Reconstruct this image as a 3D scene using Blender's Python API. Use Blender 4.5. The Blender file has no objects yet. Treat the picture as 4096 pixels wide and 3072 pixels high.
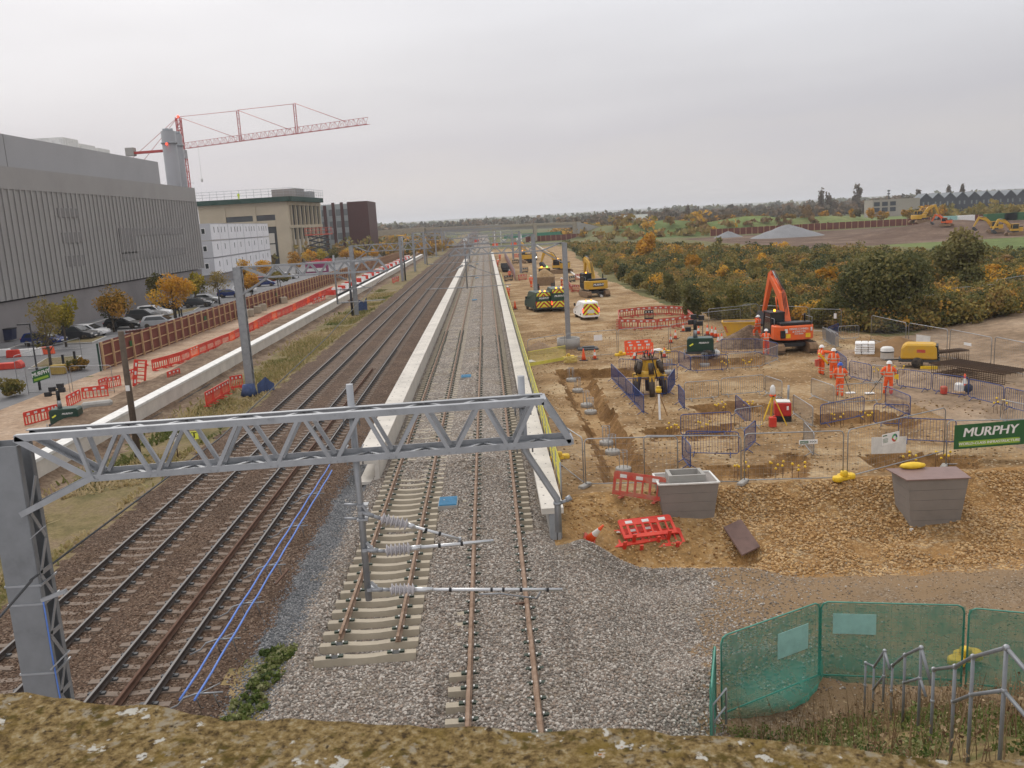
import bpy, bmesh, math, random
import numpy as np
from mathutils import Vector, Matrix
R = math.radians
random.seed(7); rng = np.random.default_rng(7)
scene = bpy.context.scene
col = scene.collection
# ------------------------------------------------------------------ camera
CF, CPI, CRO, CYA, CH = 3419.8576, 0.189423, -0.054589, 0.021086, 10.3394   # focal length in px of a 4096 px frame, pitch, roll, yaw, height
_cp, _sp, _cy, _sy = math.cos(CPI), math.sin(CPI), math.cos(CYA), math.sin(CYA)
FW = np.array([_sy*_cp, _cy*_cp, -_sp]); _r0 = np.array([_cy, -_sy, 0.]); _u0 = np.cross(_r0, FW)
CR = math.cos(CRO)*_r0 + math.sin(CRO)*_u0; CU = -math.sin(CRO)*_r0 + math.cos(CRO)*_u0
CC = np.array([0., 0., CH]); PS = 4096/2212
def ray(x, y): return (FW*CF + CR*(x*PS-2048) - CU*(y*PS-1536))/CF
def G(x, y, z=-0.3):
    d = ray(x, y); return CC + d*(z-CH)/d[2]
def AY(x, y, Y):
    d = ray(x, y); return CC + d*Y/d[1]
def AX(x, y, X):
    d = ray(x, y); return CC + d*X/d[0]
cd = bpy.data.cameras.new('Camera'); cam = bpy.data.objects.new('Camera', cd); col.objects.link(cam)
cam.matrix_world = Matrix(((CR[0], CU[0], -FW[0], 0), (CR[1], CU[1], -FW[1], 0), (CR[2], CU[2], -FW[2], CH), (0, 0, 0, 1)))
cd.sensor_width = 36; cd.lens = CF/4096*36; cd.clip_start = 0.05; cd.clip_end = 30000
cd.dof.use_dof = True; cd.dof.focus_distance = 45; cd.dof.aperture_fstop = 42
scene.camera = cam
# ------------------------------------------------------------------ light: overcast sky, soft weak sun
w = bpy.data.worlds.new('World'); scene.world = w; w.use_nodes = True
nt = w.node_tree; nt.nodes.clear(); N = nt.nodes.new; LK = nt.links.new
out = N('ShaderNodeOutputWorld'); bg = N('ShaderNodeBackground'); LK(bg.outputs[0], out.inputs[0])
sky = N('ShaderNodeTexSky'); sky.sky_type = 'NISHITA'; sky.sun_disc = False; sky.sun_elevation = R(44); sky.sun_rotation = R(-24)
sky.air_density = 2.0; sky.dust_density = 4.0
tc = N('ShaderNodeTexCoord'); sep = N('ShaderNodeSeparateXYZ'); LK(tc.outputs['Generated'], sep.inputs[0])
def ramp(nt, stops, interp='LINEAR'):
    r = nt.nodes.new('ShaderNodeValToRGB'); r.color_ramp.interpolation = interp
    e = r.color_ramp.elements
    while len(e) < len(stops): e.new(0.5)
    for k, (p, c) in enumerate(stops):
        e[k].position = p; e[k].color = (*c[:3], 1)
    return r
# cloud deck: warm thin band on the horizon, lavender grey above, brighter overhead as an overcast sky is
cr = ramp(nt, [(0.0, (6.3, 6.0, 5.95)), (0.03, (5.95, 5.75, 5.85)), (0.09, (5.3, 5.25, 5.75)), (0.16, (6.2, 6.15, 6.6)), (0.28, (7.6, 7.6, 8.05)), (0.55, (9.2, 9.05, 9.2)), (1.0, (11, 10.8, 10.9))])
mp = N('ShaderNodeMapping'); mp.inputs['Scale'].default_value = (1.6, 1.6, 9.0); LK(tc.outputs['Generated'], mp.inputs[0])
ns = N('ShaderNodeTexNoise'); ns.inputs['Scale'].default_value = 1.7; ns.inputs['Detail'].default_value = 4; LK(mp.outputs[0], ns.inputs['Vector'])
ad = N('ShaderNodeMath'); ad.operation = 'MULTIPLY_ADD'; LK(ns.outputs['Fac'], ad.inputs[0]); ad.inputs[1].default_value = 0.16; 
sb = N('ShaderNodeMath'); sb.operation = 'SUBTRACT'; LK(sep.outputs['Z'], sb.inputs[0]); sb.inputs[1].default_value = 0.08; LK(sb.outputs[0], ad.inputs[2])
LK(ad.outputs[0], cr.inputs[0])
# the left of the view is brighter than the right
dx = N('ShaderNodeMath'); dx.operation = 'MULTIPLY_ADD'; LK(sep.outputs['X'], dx.inputs[0]); dx.inputs[1].default_value = -0.17; dx.inputs[2].default_value = 1.0
mul = N('ShaderNodeVectorMath'); mul.operation = 'SCALE'; LK(cr.outputs[0], mul.inputs[0]); LK(dx.outputs[0], mul.inputs['Scale'])
mx = N('ShaderNodeMix'); mx.data_type = 'RGBA'; mx.inputs['Factor'].default_value = 0.9
LK(sky.outputs[0], mx.inputs['A']); LK(mul.outputs[0], mx.inputs['B']); LK(mx.outputs['Result'], bg.inputs[0]); bg.inputs[1].default_value = 0.12
sl = bpy.data.lights.new('Sun', 'SUN'); sl.energy = 1.3; sl.angle = R(22); sl.color = (1, 0.96, 0.9)
so = bpy.data.objects.new('Sun', sl); col.objects.link(so); so.rotation_euler = (R(-46), 0, R(24))
vs = scene.view_settings; vs.view_transform = 'Standard'; vs.look = 'None'; vs.exposure = 0.0; vs.gamma = 1.0
# ------------------------------------------------------------------ helpers
def tag(o, label=None, cat=None, group=None, kind=None):
    if label: o['label'] = label
    if cat: o['category'] = cat
    if group: o['group'] = group
    if kind: o['kind'] = kind
    return o
def thing(name, label, cat, loc=(0, 0, 0), rz=0.0, group=None):
    o = bpy.data.objects.new(name, None); col.objects.link(o); o.empty_display_size = 0.2
    o.location = loc; o.rotation_euler = (0, 0, rz)
    return tag(o, label, cat, group)
def kids(o): return [c for c in o.children]
def dup(o, loc=None, rz=None, label=None, group=None, parent=None):
    c = o.copy(); col.objects.link(c)
    if parent is not None: c.parent = parent
    if loc is not None: c.location = loc
    if rz is not None: c.rotation_euler = (0, 0, rz)
    if label: c['label'] = label
    if group: c['group'] = group
    for k in o.children: dup(k, parent=c)
    return c
def V3(p): return Vector((float(p[0]), float(p[1]), float(p[2])))
class MB:
    def __init__(s): s.v = []; s.f = []; s.m = []; s.k = 0; s.sm = []
    def mat(s, k): s.k = k; return s
    def add(s, vs, fs, smooth=False):
        b = len(s.v); s.v += [tuple(float(c) for c in v) for v in vs]
        for f in fs: s.f.append(tuple(b+i for i in f)); s.m.append(s.k); s.sm.append(smooth)
        return s
    def hexa(s, p):   # 8 points: bottom ring, top ring
        return s.add(p, [(3, 2, 1, 0), (4, 5, 6, 7), (0, 1, 5, 4), (1, 2, 6, 5), (2, 3, 7, 6), (3, 0, 4, 7)])
    def box(s, x, y, z, sx, sy, sz, rz=0.0):   # centre in x,y; z = bottom
        c, n = math.cos(rz), math.sin(rz); P = []
        for zz in (z, z+sz):
            for a, b in ((-1, -1), (1, -1), (1, 1), (-1, 1)):
                u, q = a*sx/2, b*sy/2; P.append((x+u*c-q*n, y+u*n+q*c, zz))
        return s.hexa(P)
    def bar(s, p0, p1, w, h, up=(0, 0, 1)):
        p0, p1 = V3(p0), V3(p1); d = (p1-p0).normalized(); u = Vector(up)
        if abs(d.dot(u)) > 0.98: u = Vector((0, 1, 0))
        r = d.cross(u).normalized()*w/2; q = r.normalized().cross(d)*h/2
        return s.hexa([p0-r-q, p0+r-q, p1+r-q, p1-r-q, p0-r+q, p0+r+q, p1+r+q, p1-r+q])
    def ang(s, p0, p1, w, t=0.012, up=(0, 0, 1), flip=1):   # steel angle section
        p0, p1 = V3(p0), V3(p1); d = (p1-p0).normalized(); u = Vector(up)
        if abs(d.dot(u)) > 0.98: u = Vector((0, 1, 0))
        r = d.cross(u).normalized()*flip; q = r.cross(d)*flip
        s.bar(p0+r*w/2, p1+r*w/2, w, t, up=q) if False else None
        a = [p0, p0+r*w, p0+r*w+q*t, p0+r*t+q*t, p0+r*t+q*w, p0+q*w]; b = [v+(p1-p0) for v in a]
        n = 6; fs = [(i, (i+1) % n, n+(i+1) % n, n+i) for i in range(n)]
        fs += [(5, 4, 3, 2, 1, 0), (6, 7, 8, 9, 10, 11)]
        return s.add(a+b, fs)
    def tube(s, pts, r, n=8, caps=True, smooth=True):
        pts = [V3(p) for p in pts]; m = len(pts); rs = r if isinstance(r, (list, tuple)) else [r]*m; vs = []; ref = None
        for i, p in enumerate(pts):
            d = (pts[min(i+1, m-1)]-pts[max(i-1, 0)])
            d = d.normalized() if d.length > 1e-9 else Vector((0, 0, 1))
            if ref is None: ref = Vector((0, 0, 1)) if abs(d.z) < 0.9 else Vector((0, 1, 0))
            a = d.cross(ref).normalized(); b = a.cross(d); ref = b
            for k in range(n):
                t = 2*math.pi*k/n; vs.append(p+(a*math.cos(t)+b*math.sin(t))*rs[i])
        fs = [(i*n+k, i*n+(k+1) % n, (i+1)*n+(k+1) % n, (i+1)*n+k) for i in range(m-1) for k in range(n)]
        s.add(vs, fs, smooth)
        if caps:
            b = len(s.v)-len(vs)
            s.f.append(tuple(b+k for k in range(n))[::-1]); s.m.append(s.k); s.sm.append(False)
            s.f.append(tuple(b+(m-1)*n+k for k in range(n))); s.m.append(s.k); s.sm.append(False)
        return s
    def lathe(s, prof, c=(0, 0, 0), n=14, smooth=True, axis='z'):   # prof: (radius, height)
        vs = []
        for r, h in prof:
            for k in range(n):
                t = 2*math.pi*k/n; a, b = r*math.cos(t), r*math.sin(t)
                p = (a, b, h) if axis == 'z' else ((h, a, b) if axis == 'x' else (b, h, a))
                vs.append((c[0]+p[0], c[1]+p[1], c[2]+p[2]))
        m = len(prof)
        fs = [(i*n+k, i*n+(k+1) % n, (i+1)*n+(k+1) % n, (i+1)*n+k) for i in range(m-1) for k in range(n)]
        if prof[0][0] > 1e-4: fs.append(tuple(range(n))[::-1])
        if prof[-1][0] > 1e-4: fs.append(tuple((m-1)*n+k for k in range(n)))
        return s.add(vs, fs, smooth)
    def prism(s, poly, h0, h1, plane='xz', taper=None):
        # poly in plane; extruded along the third axis from h0 to h1; taper(p, side) may move the end points
        n = len(poly); vs = []
        for sd, h in ((0, h0), (1, h1)):
            for a, b in poly:
                if taper: a, b, hh = taper(a, b, h)
                else: hh = h
                vs.append((a, hh, b) if plane == 'xz' else ((hh, a, b) if plane == 'yz' else (a, b, hh)))
        fs = [(i, (i+1) % n, n+(i+1) % n, n+i) for i in range(n)] + [tuple(range(n))[::-1], tuple(range(n, 2*n))]
        return s.add(vs, fs)
    def quad(s, a, b, c, d): return s.add([a, b, c, d], [(0, 1, 2, 3)])
    def ball(s, c, r, n=8, m=6, sq=(1, 1, 1)):
        prof = [(max(1e-5, math.sin(math.pi*i/m)), -math.cos(math.pi*i/m)) for i in range(m+1)]
        b = len(s.v); s.lathe(prof, (0, 0, 0), n)
        for i in range(b, len(s.v)):
            v = s.v[i]; s.v[i] = (c[0]+v[0]*r*sq[0], c[1]+v[1]*r*sq[1], c[2]+v[2]*r*sq[2])
        return s
    def xf(s, M):
        s.v = [tuple(M @ Vector(v)) for v in s.v]; return s
    def merge(s, o, M=None, k=None):
        b = len(s.v); s.v += [tuple(M @ Vector(v)) if M else v for v in o.v]
        for f, m, q in zip(o.f, o.m, o.sm): s.f.append(tuple(b+i for i in f)); s.m.append(m if k is None else k); s.sm.append(q)
        return s
    def pieces(s, name, mats, parent, gap=0.03):   # one object per group of touching islands
        par = list(range(len(s.v)))
        def fd(a):
            while par[a] != a: par[a] = par[par[a]]; a = par[a]
            return a
        for f in s.f:
            for i in f[1:]: par[fd(i)] = fd(f[0])
        isl = {}
        for k, f in enumerate(s.f): isl.setdefault(fd(f[0]), []).append(k)
        grp = []
        for ks in isl.values():
            P = np.array([s.v[i] for k in ks for i in s.f[k]]); lo, hi = P.min(0)-gap, P.max(0)+gap; new = [lo, hi, list(ks)]; keep = []
            for g in grp:
                if (g[0] <= new[1]).all() and (new[0] <= g[1]).all(): new = [np.minimum(g[0], new[0]), np.maximum(g[1], new[1]), g[2]+new[2]]
                else: keep.append(g)
            grp = keep+[new]
        o = None
        for g in grp:
            m = MB(); mp_ = {}
            for k in g[2]:
                for i in s.f[k]:
                    if i not in mp_: mp_[i] = len(m.v); m.v.append(s.v[i])
                m.f.append(tuple(mp_[i] for i in s.f[k])); m.m.append(s.m[k]); m.sm.append(s.sm[k])
            o = m.build(name, mats, parent)
        return o
    def build(s, name, mats, parent=None, bevel=0.0, loc=None):
        me = bpy.data.meshes.new(name); me.from_pydata(s.v, [], s.f)
        mats = mats if isinstance(mats, (list, tuple)) else [mats]
        for m in mats: me.materials.append(m)
        me.polygons.foreach_set('material_index', s.m); me.polygons.foreach_set('use_smooth', s.sm)
        bm = bmesh.new(); bm.from_mesh(me); bmesh.ops.recalc_face_normals(bm, faces=bm.faces)
        if bevel: bmesh.ops.bevel(bm, geom=[e for e in bm.edges if len(e.link_faces) == 2 and e.calc_face_angle(0) > 0.6], offset=bevel, segments=1, affect='EDGES', clamp_overlap=True)
        bm.to_mesh(me); bm.free(); me.update()
        o = bpy.data.objects.new(name, me); col.objects.link(o)
        if parent is not None: o.parent = parent
        if loc is not None: o.location = loc
        return o
def npmesh(name, verts, faces4, mats, parent=None, mi=None, smooth=False, uvcol=None):
    me = bpy.data.meshes.new(name); n = len(faces4); k = faces4.shape[1]
    me.vertices.add(len(verts)); me.vertices.foreach_set('co', np.asarray(verts, np.float32).ravel())
    me.loops.add(n*k); me.loops.foreach_set('vertex_index', np.asarray(faces4, np.int32).ravel())
    me.polygons.add(n); me.polygons.foreach_set('loop_start', np.arange(0, n*k, k, dtype=np.int32))
    for m in (mats if isinstance(mats, (list, tuple)) else [mats]): me.materials.append(m)
    if mi is not None: me.polygons.foreach_set('material_index', np.asarray(mi, np.int32))
    me.polygons.foreach_set('use_smooth', np.full(n, smooth))
    if uvcol is not None:
        a = me.attributes.new('tint', 'FLOAT', 'FACE'); a.data.foreach_set('value', np.asarray(uvcol, np.float32))
    me.update(calc_edges=True); me.validate()
    o = bpy.data.objects.new(name, me); col.objects.link(o)
    if parent is not None: o.parent = parent
    return o
def text(s, size, mat, parent, loc, rot=(R(90), 0, 0), shear=0.0, bold=0.0, align='CENTER', name='lettering', ext=0.004, sx=1.0):
    c = bpy.data.curves.new(name, 'FONT'); c.body = s; c.size = size; c.align_x = align; c.align_y = 'CENTER'; c.shear = shear; c.extrude = ext
    c.resolution_u = 3; c.materials.append(mat)
    tmp = bpy.data.objects.new('tmp', c); col.objects.link(tmp); me = bpy.data.meshes.new_from_object(tmp.evaluated_get(bpy.context.evaluated_depsgraph_get())); bpy.data.objects.remove(tmp)
    vs = np.array([v.co for v in me.vertices]); fs = [tuple(p.vertices) for p in me.polygons]; hv = size*.028; V_ = []; F_ = []
    for k, dx in enumerate((-hv, 0, hv)): F_ += [tuple(i+k*len(vs) for i in f) for f in fs]; V_ += [(v[0]+dx, v[1], v[2]+k*.0006) for v in vs]
    me = bpy.data.meshes.new(name); me.from_pydata(V_, [], F_); me.materials.append(mat)
    o = bpy.data.objects.new(name, me); col.objects.link(o); o.parent = parent; o.location = loc; o.rotation_euler = rot; o.scale = (sx, 1, 1)
    return o
# ------------------------------------------------------------------ materials
def newmat(name):
    m = bpy.data.materials.new(name); m.use_nodes = True; nt = m.node_tree
    return m, nt, nt.nodes['Principled BSDF']
def mat(name, c, rough=0.75, metal=0.0, var=0.18, vs=2.5, bump=0.0, bs=30.0, c2=None, pos=False, c2amt=0.5, spec=0.35, lo=0.42, hi=0.62, emit=0.0):
    m, nt, b = newmat(name); L = nt.links.new; n = nt.nodes.new
    b.inputs['Roughness'].default_value = rough; b.inputs['Metallic'].default_value = metal; b.inputs['Specular IOR Level'].default_value = spec
    if pos: g = n('ShaderNodeNewGeometry'); co = g.outputs['Position']
    else: t = n('ShaderNodeTexCoord'); co = t.outputs['Object']
    z = n('ShaderNodeTexNoise'); z.inputs['Scale'].default_value = vs; z.inputs['Detail'].default_value = 7; z.inputs['Roughness'].default_value = 0.65; L(co, z.inputs['Vector'])
    d = [max(0, x*(1-var)) for x in c]; e = [x*(1+var) for x in c] if c2 is None else c2
    r = ramp(nt, [(lo-0.12, d), (lo, c), (hi, e)] if c2 is None else [(lo-0.12, d), (lo, c), (hi, c2)])
    L(z.outputs['Fac'], r.inputs[0]); L(r.outputs[0], b.inputs['Base Color'])
    if bump:
        z2 = n('ShaderNodeTexNoise'); z2.inputs['Scale'].default_value = bs; z2.inputs['Detail'].default_value = 5; L(co, z2.inputs['Vector'])
        bp = n('ShaderNodeBump'); bp.inputs['Strength'].default_value = min(1, bump*4); bp.inputs['Distance'].default_value = bump; L(z2.outputs['Fac'], bp.inputs['Height']); L(bp.outputs[0], b.inputs['Normal'])
    if emit: b.inputs['Emission Color'].default_value = (*c, 1); b.inputs['Emission Strength'].default_value = emit
    return m
def gravel(name, stones, scale, tint=None, tscale=0.35, tlo=0.45, thi=0.65, bump=0.03, fine=None, dark=0.45):
    """loose stone: every Voronoi cell one stone with a colour of its own, dark gaps between, soil or dust showing in patches"""
    m, nt, b = newmat(name); L = nt.links.new; n = nt.nodes.new
    g = n('ShaderNodeNewGeometry'); b.inputs['Roughness'].default_value = 0.9; b.inputs['Specular IOR Level'].default_value = 0.15
    nz = n('ShaderNodeTexNoise'); nz.inputs['Scale'].default_value = scale*0.8; L(g.outputs['Position'], nz.inputs['Vector'])
    mv = n('ShaderNodeVectorMath'); mv.operation = 'MULTIPLY_ADD'; L(nz.outputs['Color'], mv.inputs[0]); mv.inputs[1].default_value = (0.9/scale,)*3; L(g.outputs['Position'], mv.inputs[2])
    v = n('ShaderNodeTexVoronoi'); v.inputs['Scale'].default_value = scale; L(mv.outputs[0], v.inputs['Vector'])
    ve = n('ShaderNodeTexVoronoi'); ve.feature = 'DISTANCE_TO_EDGE'; ve.inputs['Scale'].default_value = scale; L(mv.outputs[0], ve.inputs['Vector'])
    s = n('ShaderNodeSeparateColor'); L(v.outputs['Color'], s.inputs[0])
    k = len(stones); r = ramp(nt, [(i/k, c) for i, c in enumerate(stones)], 'CONSTANT'); L(s.outputs[0], r.inputs[0])
    er = ramp(nt, [(0.0, (dark,)*3), (0.16, (1, 1, 1))]); L(ve.outputs['Distance'], er.inputs[0])
    mm = n('ShaderNodeMix'); mm.data_type = 'RGBA'; mm.blend_type = 'MULTIPLY'; mm.inputs['Factor'].default_value = 1; L(r.outputs[0], mm.inputs['A']); L(er.outputs[0], mm.inputs['B'])
    last = mm.outputs['Result']
    big = n('ShaderNodeTexNoise'); big.inputs['Scale'].default_value = 0.5; big.inputs['Detail'].default_value = 5; L(g.outputs['Position'], big.inputs['Vector'])
    br = ramp(nt, [(0.3, (0.8, 0.8, 0.8)), (0.7, (1.18, 1.18, 1.18))]); L(big.outputs['Fac'], br.inputs[0])
    m2 = n('ShaderNodeMix'); m2.data_type = 'RGBA'; m2.blend_type = 'MULTIPLY'; m2.inputs['Factor'].default_value = 1; L(last, m2.inputs['A']); L(br.outputs[0], m2.inputs['B']); last = m2.outputs['Result']
    hgt = ve.outputs['Distance']
    if tint is not None:
        t = n('ShaderNodeTexNoise'); t.inputs['Scale'].default_value = tscale; t.inputs['Detail'].default_value = 8; t.inputs['Roughness'].default_value = 0.7; L(g.outputs['Position'], t.inputs['Vector'])
        tr = ramp(nt, [(tlo, (0, 0, 0)), (thi, (1, 1, 1))]); L(t.outputs['Fac'], tr.inputs[0])
        m3 = n('ShaderNodeMix'); m3.data_type = 'RGBA'; L(tr.outputs[0], m3.inputs['Factor']); L(last, m3.inputs['A']); m3.inputs['B'].default_value = (*tint, 1); last = m3.outputs['Result']
    L(last, b.inputs['Base Color'])
    bp = n('ShaderNodeBump'); bp.inputs['Strength'].default_value = 0.9; bp.inputs['Distance'].default_value = bump; L(hgt, bp.inputs['Height']); L(bp.outputs[0], b.inputs['Normal'])
    return m
def soil(name, c1, c2, c3, s1=0.25, s2=3.0, bump=0.05, stones=None):
    """earth: three soil colours in large and small patches, scattered pale stones, rough bump"""
    m, nt, b = newmat(name); L = nt.links.new; n = nt.nodes.new
    g = n('ShaderNodeNewGeometry'); b.inputs['Roughness'].default_value = 0.95; b.inputs['Specular IOR Level'].default_value = 0.15
    a = n('ShaderNodeTexNoise'); a.inputs['Scale'].default_value = s1; a.inputs['Detail'].default_value = 9; a.inputs['Roughness'].default_value = 0.7; L(g.outputs['Position'], a.inputs['Vector'])
    r = ramp(nt, [(0.36, c1), (0.5, c2), (0.64, c3)]); L(a.outputs['Fac'], r.inputs[0])
    f = n('ShaderNodeTexNoise'); f.inputs['Scale'].default_value = s2; f.inputs['Detail'].default_value = 8; f.inputs['Roughness'].default_value = 0.75; L(g.outputs['Position'], f.inputs['Vector'])
    fr = ramp(nt, [(0.3, (0.62, 0.6, 0.58)), (0.5, (1, 1, 1)), (0.7, (1.35, 1.33, 1.3))]); L(f.outputs['Fac'], fr.inputs[0])
    mm = n('ShaderNodeMix'); mm.data_type = 'RGBA'; mm.blend_type = 'MULTIPLY'; mm.inputs['Factor'].default_value = 1; L(r.outputs[0], mm.inputs['A']); L(fr.outputs[0], mm.inputs['B']); last = mm.outputs['Result']
    if stones:
        v = n('ShaderNodeTexVoronoi'); v.inputs['Scale'].default_value = stones[1]; L(g.outputs['Position'], v.inputs['Vector'])
        sc = n('ShaderNodeSeparateColor'); L(v.outputs['Color'], sc.inputs[0])
        q = n('ShaderNodeMath'); q.operation = 'GREATER_THAN'; L(sc.outputs[1], q.inputs[0]); q.inputs[1].default_value = stones[2]
        q2 = n('ShaderNodeMath'); q2.operation = 'LESS_THAN'; L(v.outputs['Distance'], q2.inputs[0]); q2.inputs[1].default_value = 0.38
        q3 = n('ShaderNodeMath'); q3.operation = 'MULTIPLY'; L(q.outputs[0], q3.inputs[0]); L(q2.outputs[0], q3.inputs[1])
        m3 = n('ShaderNodeMix'); m3.data_type = 'RGBA'; L(q3.outputs[0], m3.inputs['Factor']); L(last, m3.inputs['A']); m3.inputs['B'].default_value = (*stones[0], 1); last = m3.outputs['Result']
    L(last, b.inputs['Base Color'])
    bp = n('ShaderNodeBump'); bp.inputs['Strength'].default_value = 0.8; bp.inputs['Distance'].default_value = bump; L(f.outputs['Fac'], bp.inputs['Height']); L(bp.outputs[0], b.inputs['Normal'])
    return m
M = {}
M['galv'] = mat('galvanised_steel', (0.30, 0.31, 0.325), 0.45, 0.55, 0.16, 3.0, 0.004, 40)
M['galv_post'] = mat('grey_post_steel', (0.2, 0.208, 0.218), 0.55, 0.35, 0.16, 2.0, 0.004, 40)
M['galv_dull'] = mat('dull_galvanised_steel', (0.30, 0.315, 0.33), 0.6, 0.3, 0.14, 2.0)
M['alu'] = mat('bright_tube', (0.55, 0.56, 0.57), 0.35, 0.7, 0.1, 3)
M['conc'] = mat('pale_concrete', (0.55, 0.53, 0.49), 0.85, 0, 0.14, 1.2, 0.01, 30)
M['conc_new'] = mat('new_precast_concrete', (0.52, 0.485, 0.43), 0.8, 0, 0.16, 0.8, 0.006, 25)
M['conc_warm'] = mat('buff_concrete_sleeper', (0.34, 0.295, 0.225), 0.85, 0, 0.16, 1.4, 0.008, 30)
M['conc_old'] = mat('stained_sleeper', (0.168, 0.13, 0.102), 0.9, 0, 0.25, 2.5, 0.01, 30)
M['conc_dark'] = mat('grey_concrete', (0.33, 0.315, 0.29), 0.85, 0, 0.15, 1.5, 0.01, 30)
M['rail_top'] = mat('worn_rail', (0.12, 0.112, 0.108), 0.5, 0.35, 0.1, 2)
M['rail_web'] = mat('dark_rail_web', (0.055, 0.042, 0.035), 0.75, 0.1, 0.25, 4)
M['rail_rust'] = mat('rusty_new_rail', (0.2, 0.125, 0.08), 0.75, 0.15, 0.25, 3, c2=(0.3, 0.21, 0.15))
M['rust'] = mat('rust', (0.105, 0.056, 0.036), 0.85, 0.1, 0.3, 3)
M['red_pl'] = mat('red_plastic', (0.6, 0.045, 0.028), 0.5, 0, 0.22, 1.6, c2=(0.68, 0.075, 0.045))
M['orange_pl'] = mat('orange_red_plastic', (0.82, 0.105, 0.03), 0.5, 0, 0.2, 1.6)
M['red_mud'] = mat('muddy_red_plastic', (0.52, 0.06, 0.04), 0.6, 0, 0.25, 2.2, c2=(0.42, 0.17, 0.11))
M['white'] = mat('white_paint', (0.78, 0.77, 0.75), 0.5, 0, 0.07, 2)
M['white_dirty'] = mat('grubby_white', (0.62, 0.61, 0.58), 0.6, 0, 0.18, 2)
M['black'] = mat('black_plastic', (0.02, 0.02, 0.022), 0.5, 0, 0.2, 3)
M['dark'] = mat('dark_grey_metal', (0.05, 0.052, 0.055), 0.6, 0, 0.2, 3)
M['rubber'] = mat('muddy_rubber', (0.035, 0.032, 0.03), 0.85, 0, 0.3, 5, c2=(0.11, 0.085, 0.06))
M['glass'] = mat('dark_glass', (0.025, 0.03, 0.033), 0.12, 0, 0.2, 1, spec=0.6)
M['yellow'] = mat('machine_yellow', (0.62, 0.35, 0.028), 0.5, 0, 0.15, 1.5, c2=(0.55, 0.33, 0.06))
M['yellow_pl'] = mat('yellow_plastic', (0.72, 0.47, 0.03), 0.55, 0, 0.2, 4)
M['lime'] = mat('fluorescent_yellow', (0.75, 0.78, 0.08), 0.5, 0, 0.1, 3)
M['orange_m'] = mat('machine_orange', (0.78, 0.13, 0.025), 0.45, 0, 0.14, 1.5, c2=(0.66, 0.14, 0.05))
M['mud'] = mat('caked_mud', (0.22, 0.145, 0.085), 0.95, 0, 0.3, 4, 0.03, 12)
M['green_d'] = mat('dark_green_paint', (0.012, 0.045, 0.03), 0.35, 0, 0.15, 2, spec=0.5)
M['green_sign'] = mat('sign_green', (0.03, 0.115, 0.04), 0.6, 0, 0.12, 1.5)
M['lime_sign'] = mat('sign_light_green', (0.27, 0.42, 0.05), 0.6, 0, 0.1, 1.5)
M['blue_bar'] = mat('blue_barrier_paint', (0.035, 0.062, 0.2), 0.5, 0.1, 0.18, 3)
M['bluegrate'] = mat('blue_grating', (0.05, 0.2, 0.34), 0.6, 0, 0.15, 3)
M['bluecable'] = mat('blue_cable', (0.1, 0.2, 0.55), 0.5, 0, 0.12, 2)
M['wood'] = mat('softwood', (0.42, 0.28, 0.155), 0.8, 0, 0.2, 2.5)
M['woodpole'] = mat('weathered_pole', (0.1, 0.075, 0.055), 0.85, 0, 0.25, 3)
M['ply'] = mat('maroon_film_faced_ply', (0.145, 0.04, 0.028), 0.6, 0, 0.2, 0.7)
M['amber'] = mat('amber_lamp_lit', (1.0, 0.33, 0.02), 0.4, emit=5.0)
M['redlamp'] = mat('red_lamp_lit', (1.0, 0.06, 0.03), 0.4, emit=3.0)
M['redlens'] = mat('red_lens', (0.5, 0.02, 0.02), 0.3)
M['headlamp'] = mat('headlamp_lit', (1.0, 0.95, 0.8), 0.4, emit=6.0)
M['greenlamp'] = mat('green_lamp_lit', (0.2, 1.0, 0.1), 0.4, emit=3.0)
M['asphalt'] = mat('asphalt', (0.15, 0.148, 0.15), 0.9, 0, 0.2, 0.4, 0.01, 30, pos=True)
# ------------------------------------------------------------------ terrain: one height field, cut into named grounds
def sst(a, b, x): t = np.clip((x-a)/(b-a), 0, 1); return t*t*(3-2*t)
_ht = rng.random((257, 257))
def vn(x, y, s=1.0, o=0.0):   # value noise
    x = np.asarray(x, float)*s+o+1000; y = np.asarray(y, float)*s+o*1.7+1000; i = np.floor(x).astype(int); j = np.floor(y).astype(int); u = x-i; v = y-j; u = u*u*(3-2*u); v = v*v*(3-2*v)
    a = _ht[i % 256, j % 256]; b = _ht[(i+1) % 256, j % 256]; c = _ht[i % 256, (j+1) % 256]; d = _ht[(i+1) % 256, (j+1) % 256]
    return (a*(1-u)+b*u)*(1-v)+(c*(1-u)+d*u)*v
def fbm(x, y, s=1.0, n=4, o=0.0):
    t = 0; a = 0.5
    for k in range(n): t = t+a*(vn(x, y, s*2**k, o+k*13.7)-0.5); a *= 0.5
    return t
def pin(px, py, poly):   # signed distance to polygon, negative inside
    poly = np.asarray(poly, float); d = np.full(np.shape(px), 1e9); ins = np.zeros(np.shape(px), bool); n = len(poly)
    for i in range(n):
        a = poly[i]; b = poly[(i+1) % n]; e = b-a; wx = px-a[0]; wy = py-a[1]
        t = np.clip((wx*e[0]+wy*e[1])/(e@e), 0, 1); d = np.minimum(d, np.hypot(wx-e[0]*t, wy-e[1]*t))
        c = ((a[1] <= py) & (b[1] > py)) | ((b[1] <= py) & (a[1] > py))
        with np.errstate(divide='ignore', invalid='ignore'): xs = a[0]+(py-a[1])/(b[1]-a[1])*e[0] if e[1] != 0 else np.full(np.shape(px), 1e9)
        ins ^= c & (px < xs)
    return np.where(ins, -d, d)
def GP(pts, z=-0.3): return [G(x, y, z)[:2] for x, y in pts]
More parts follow.
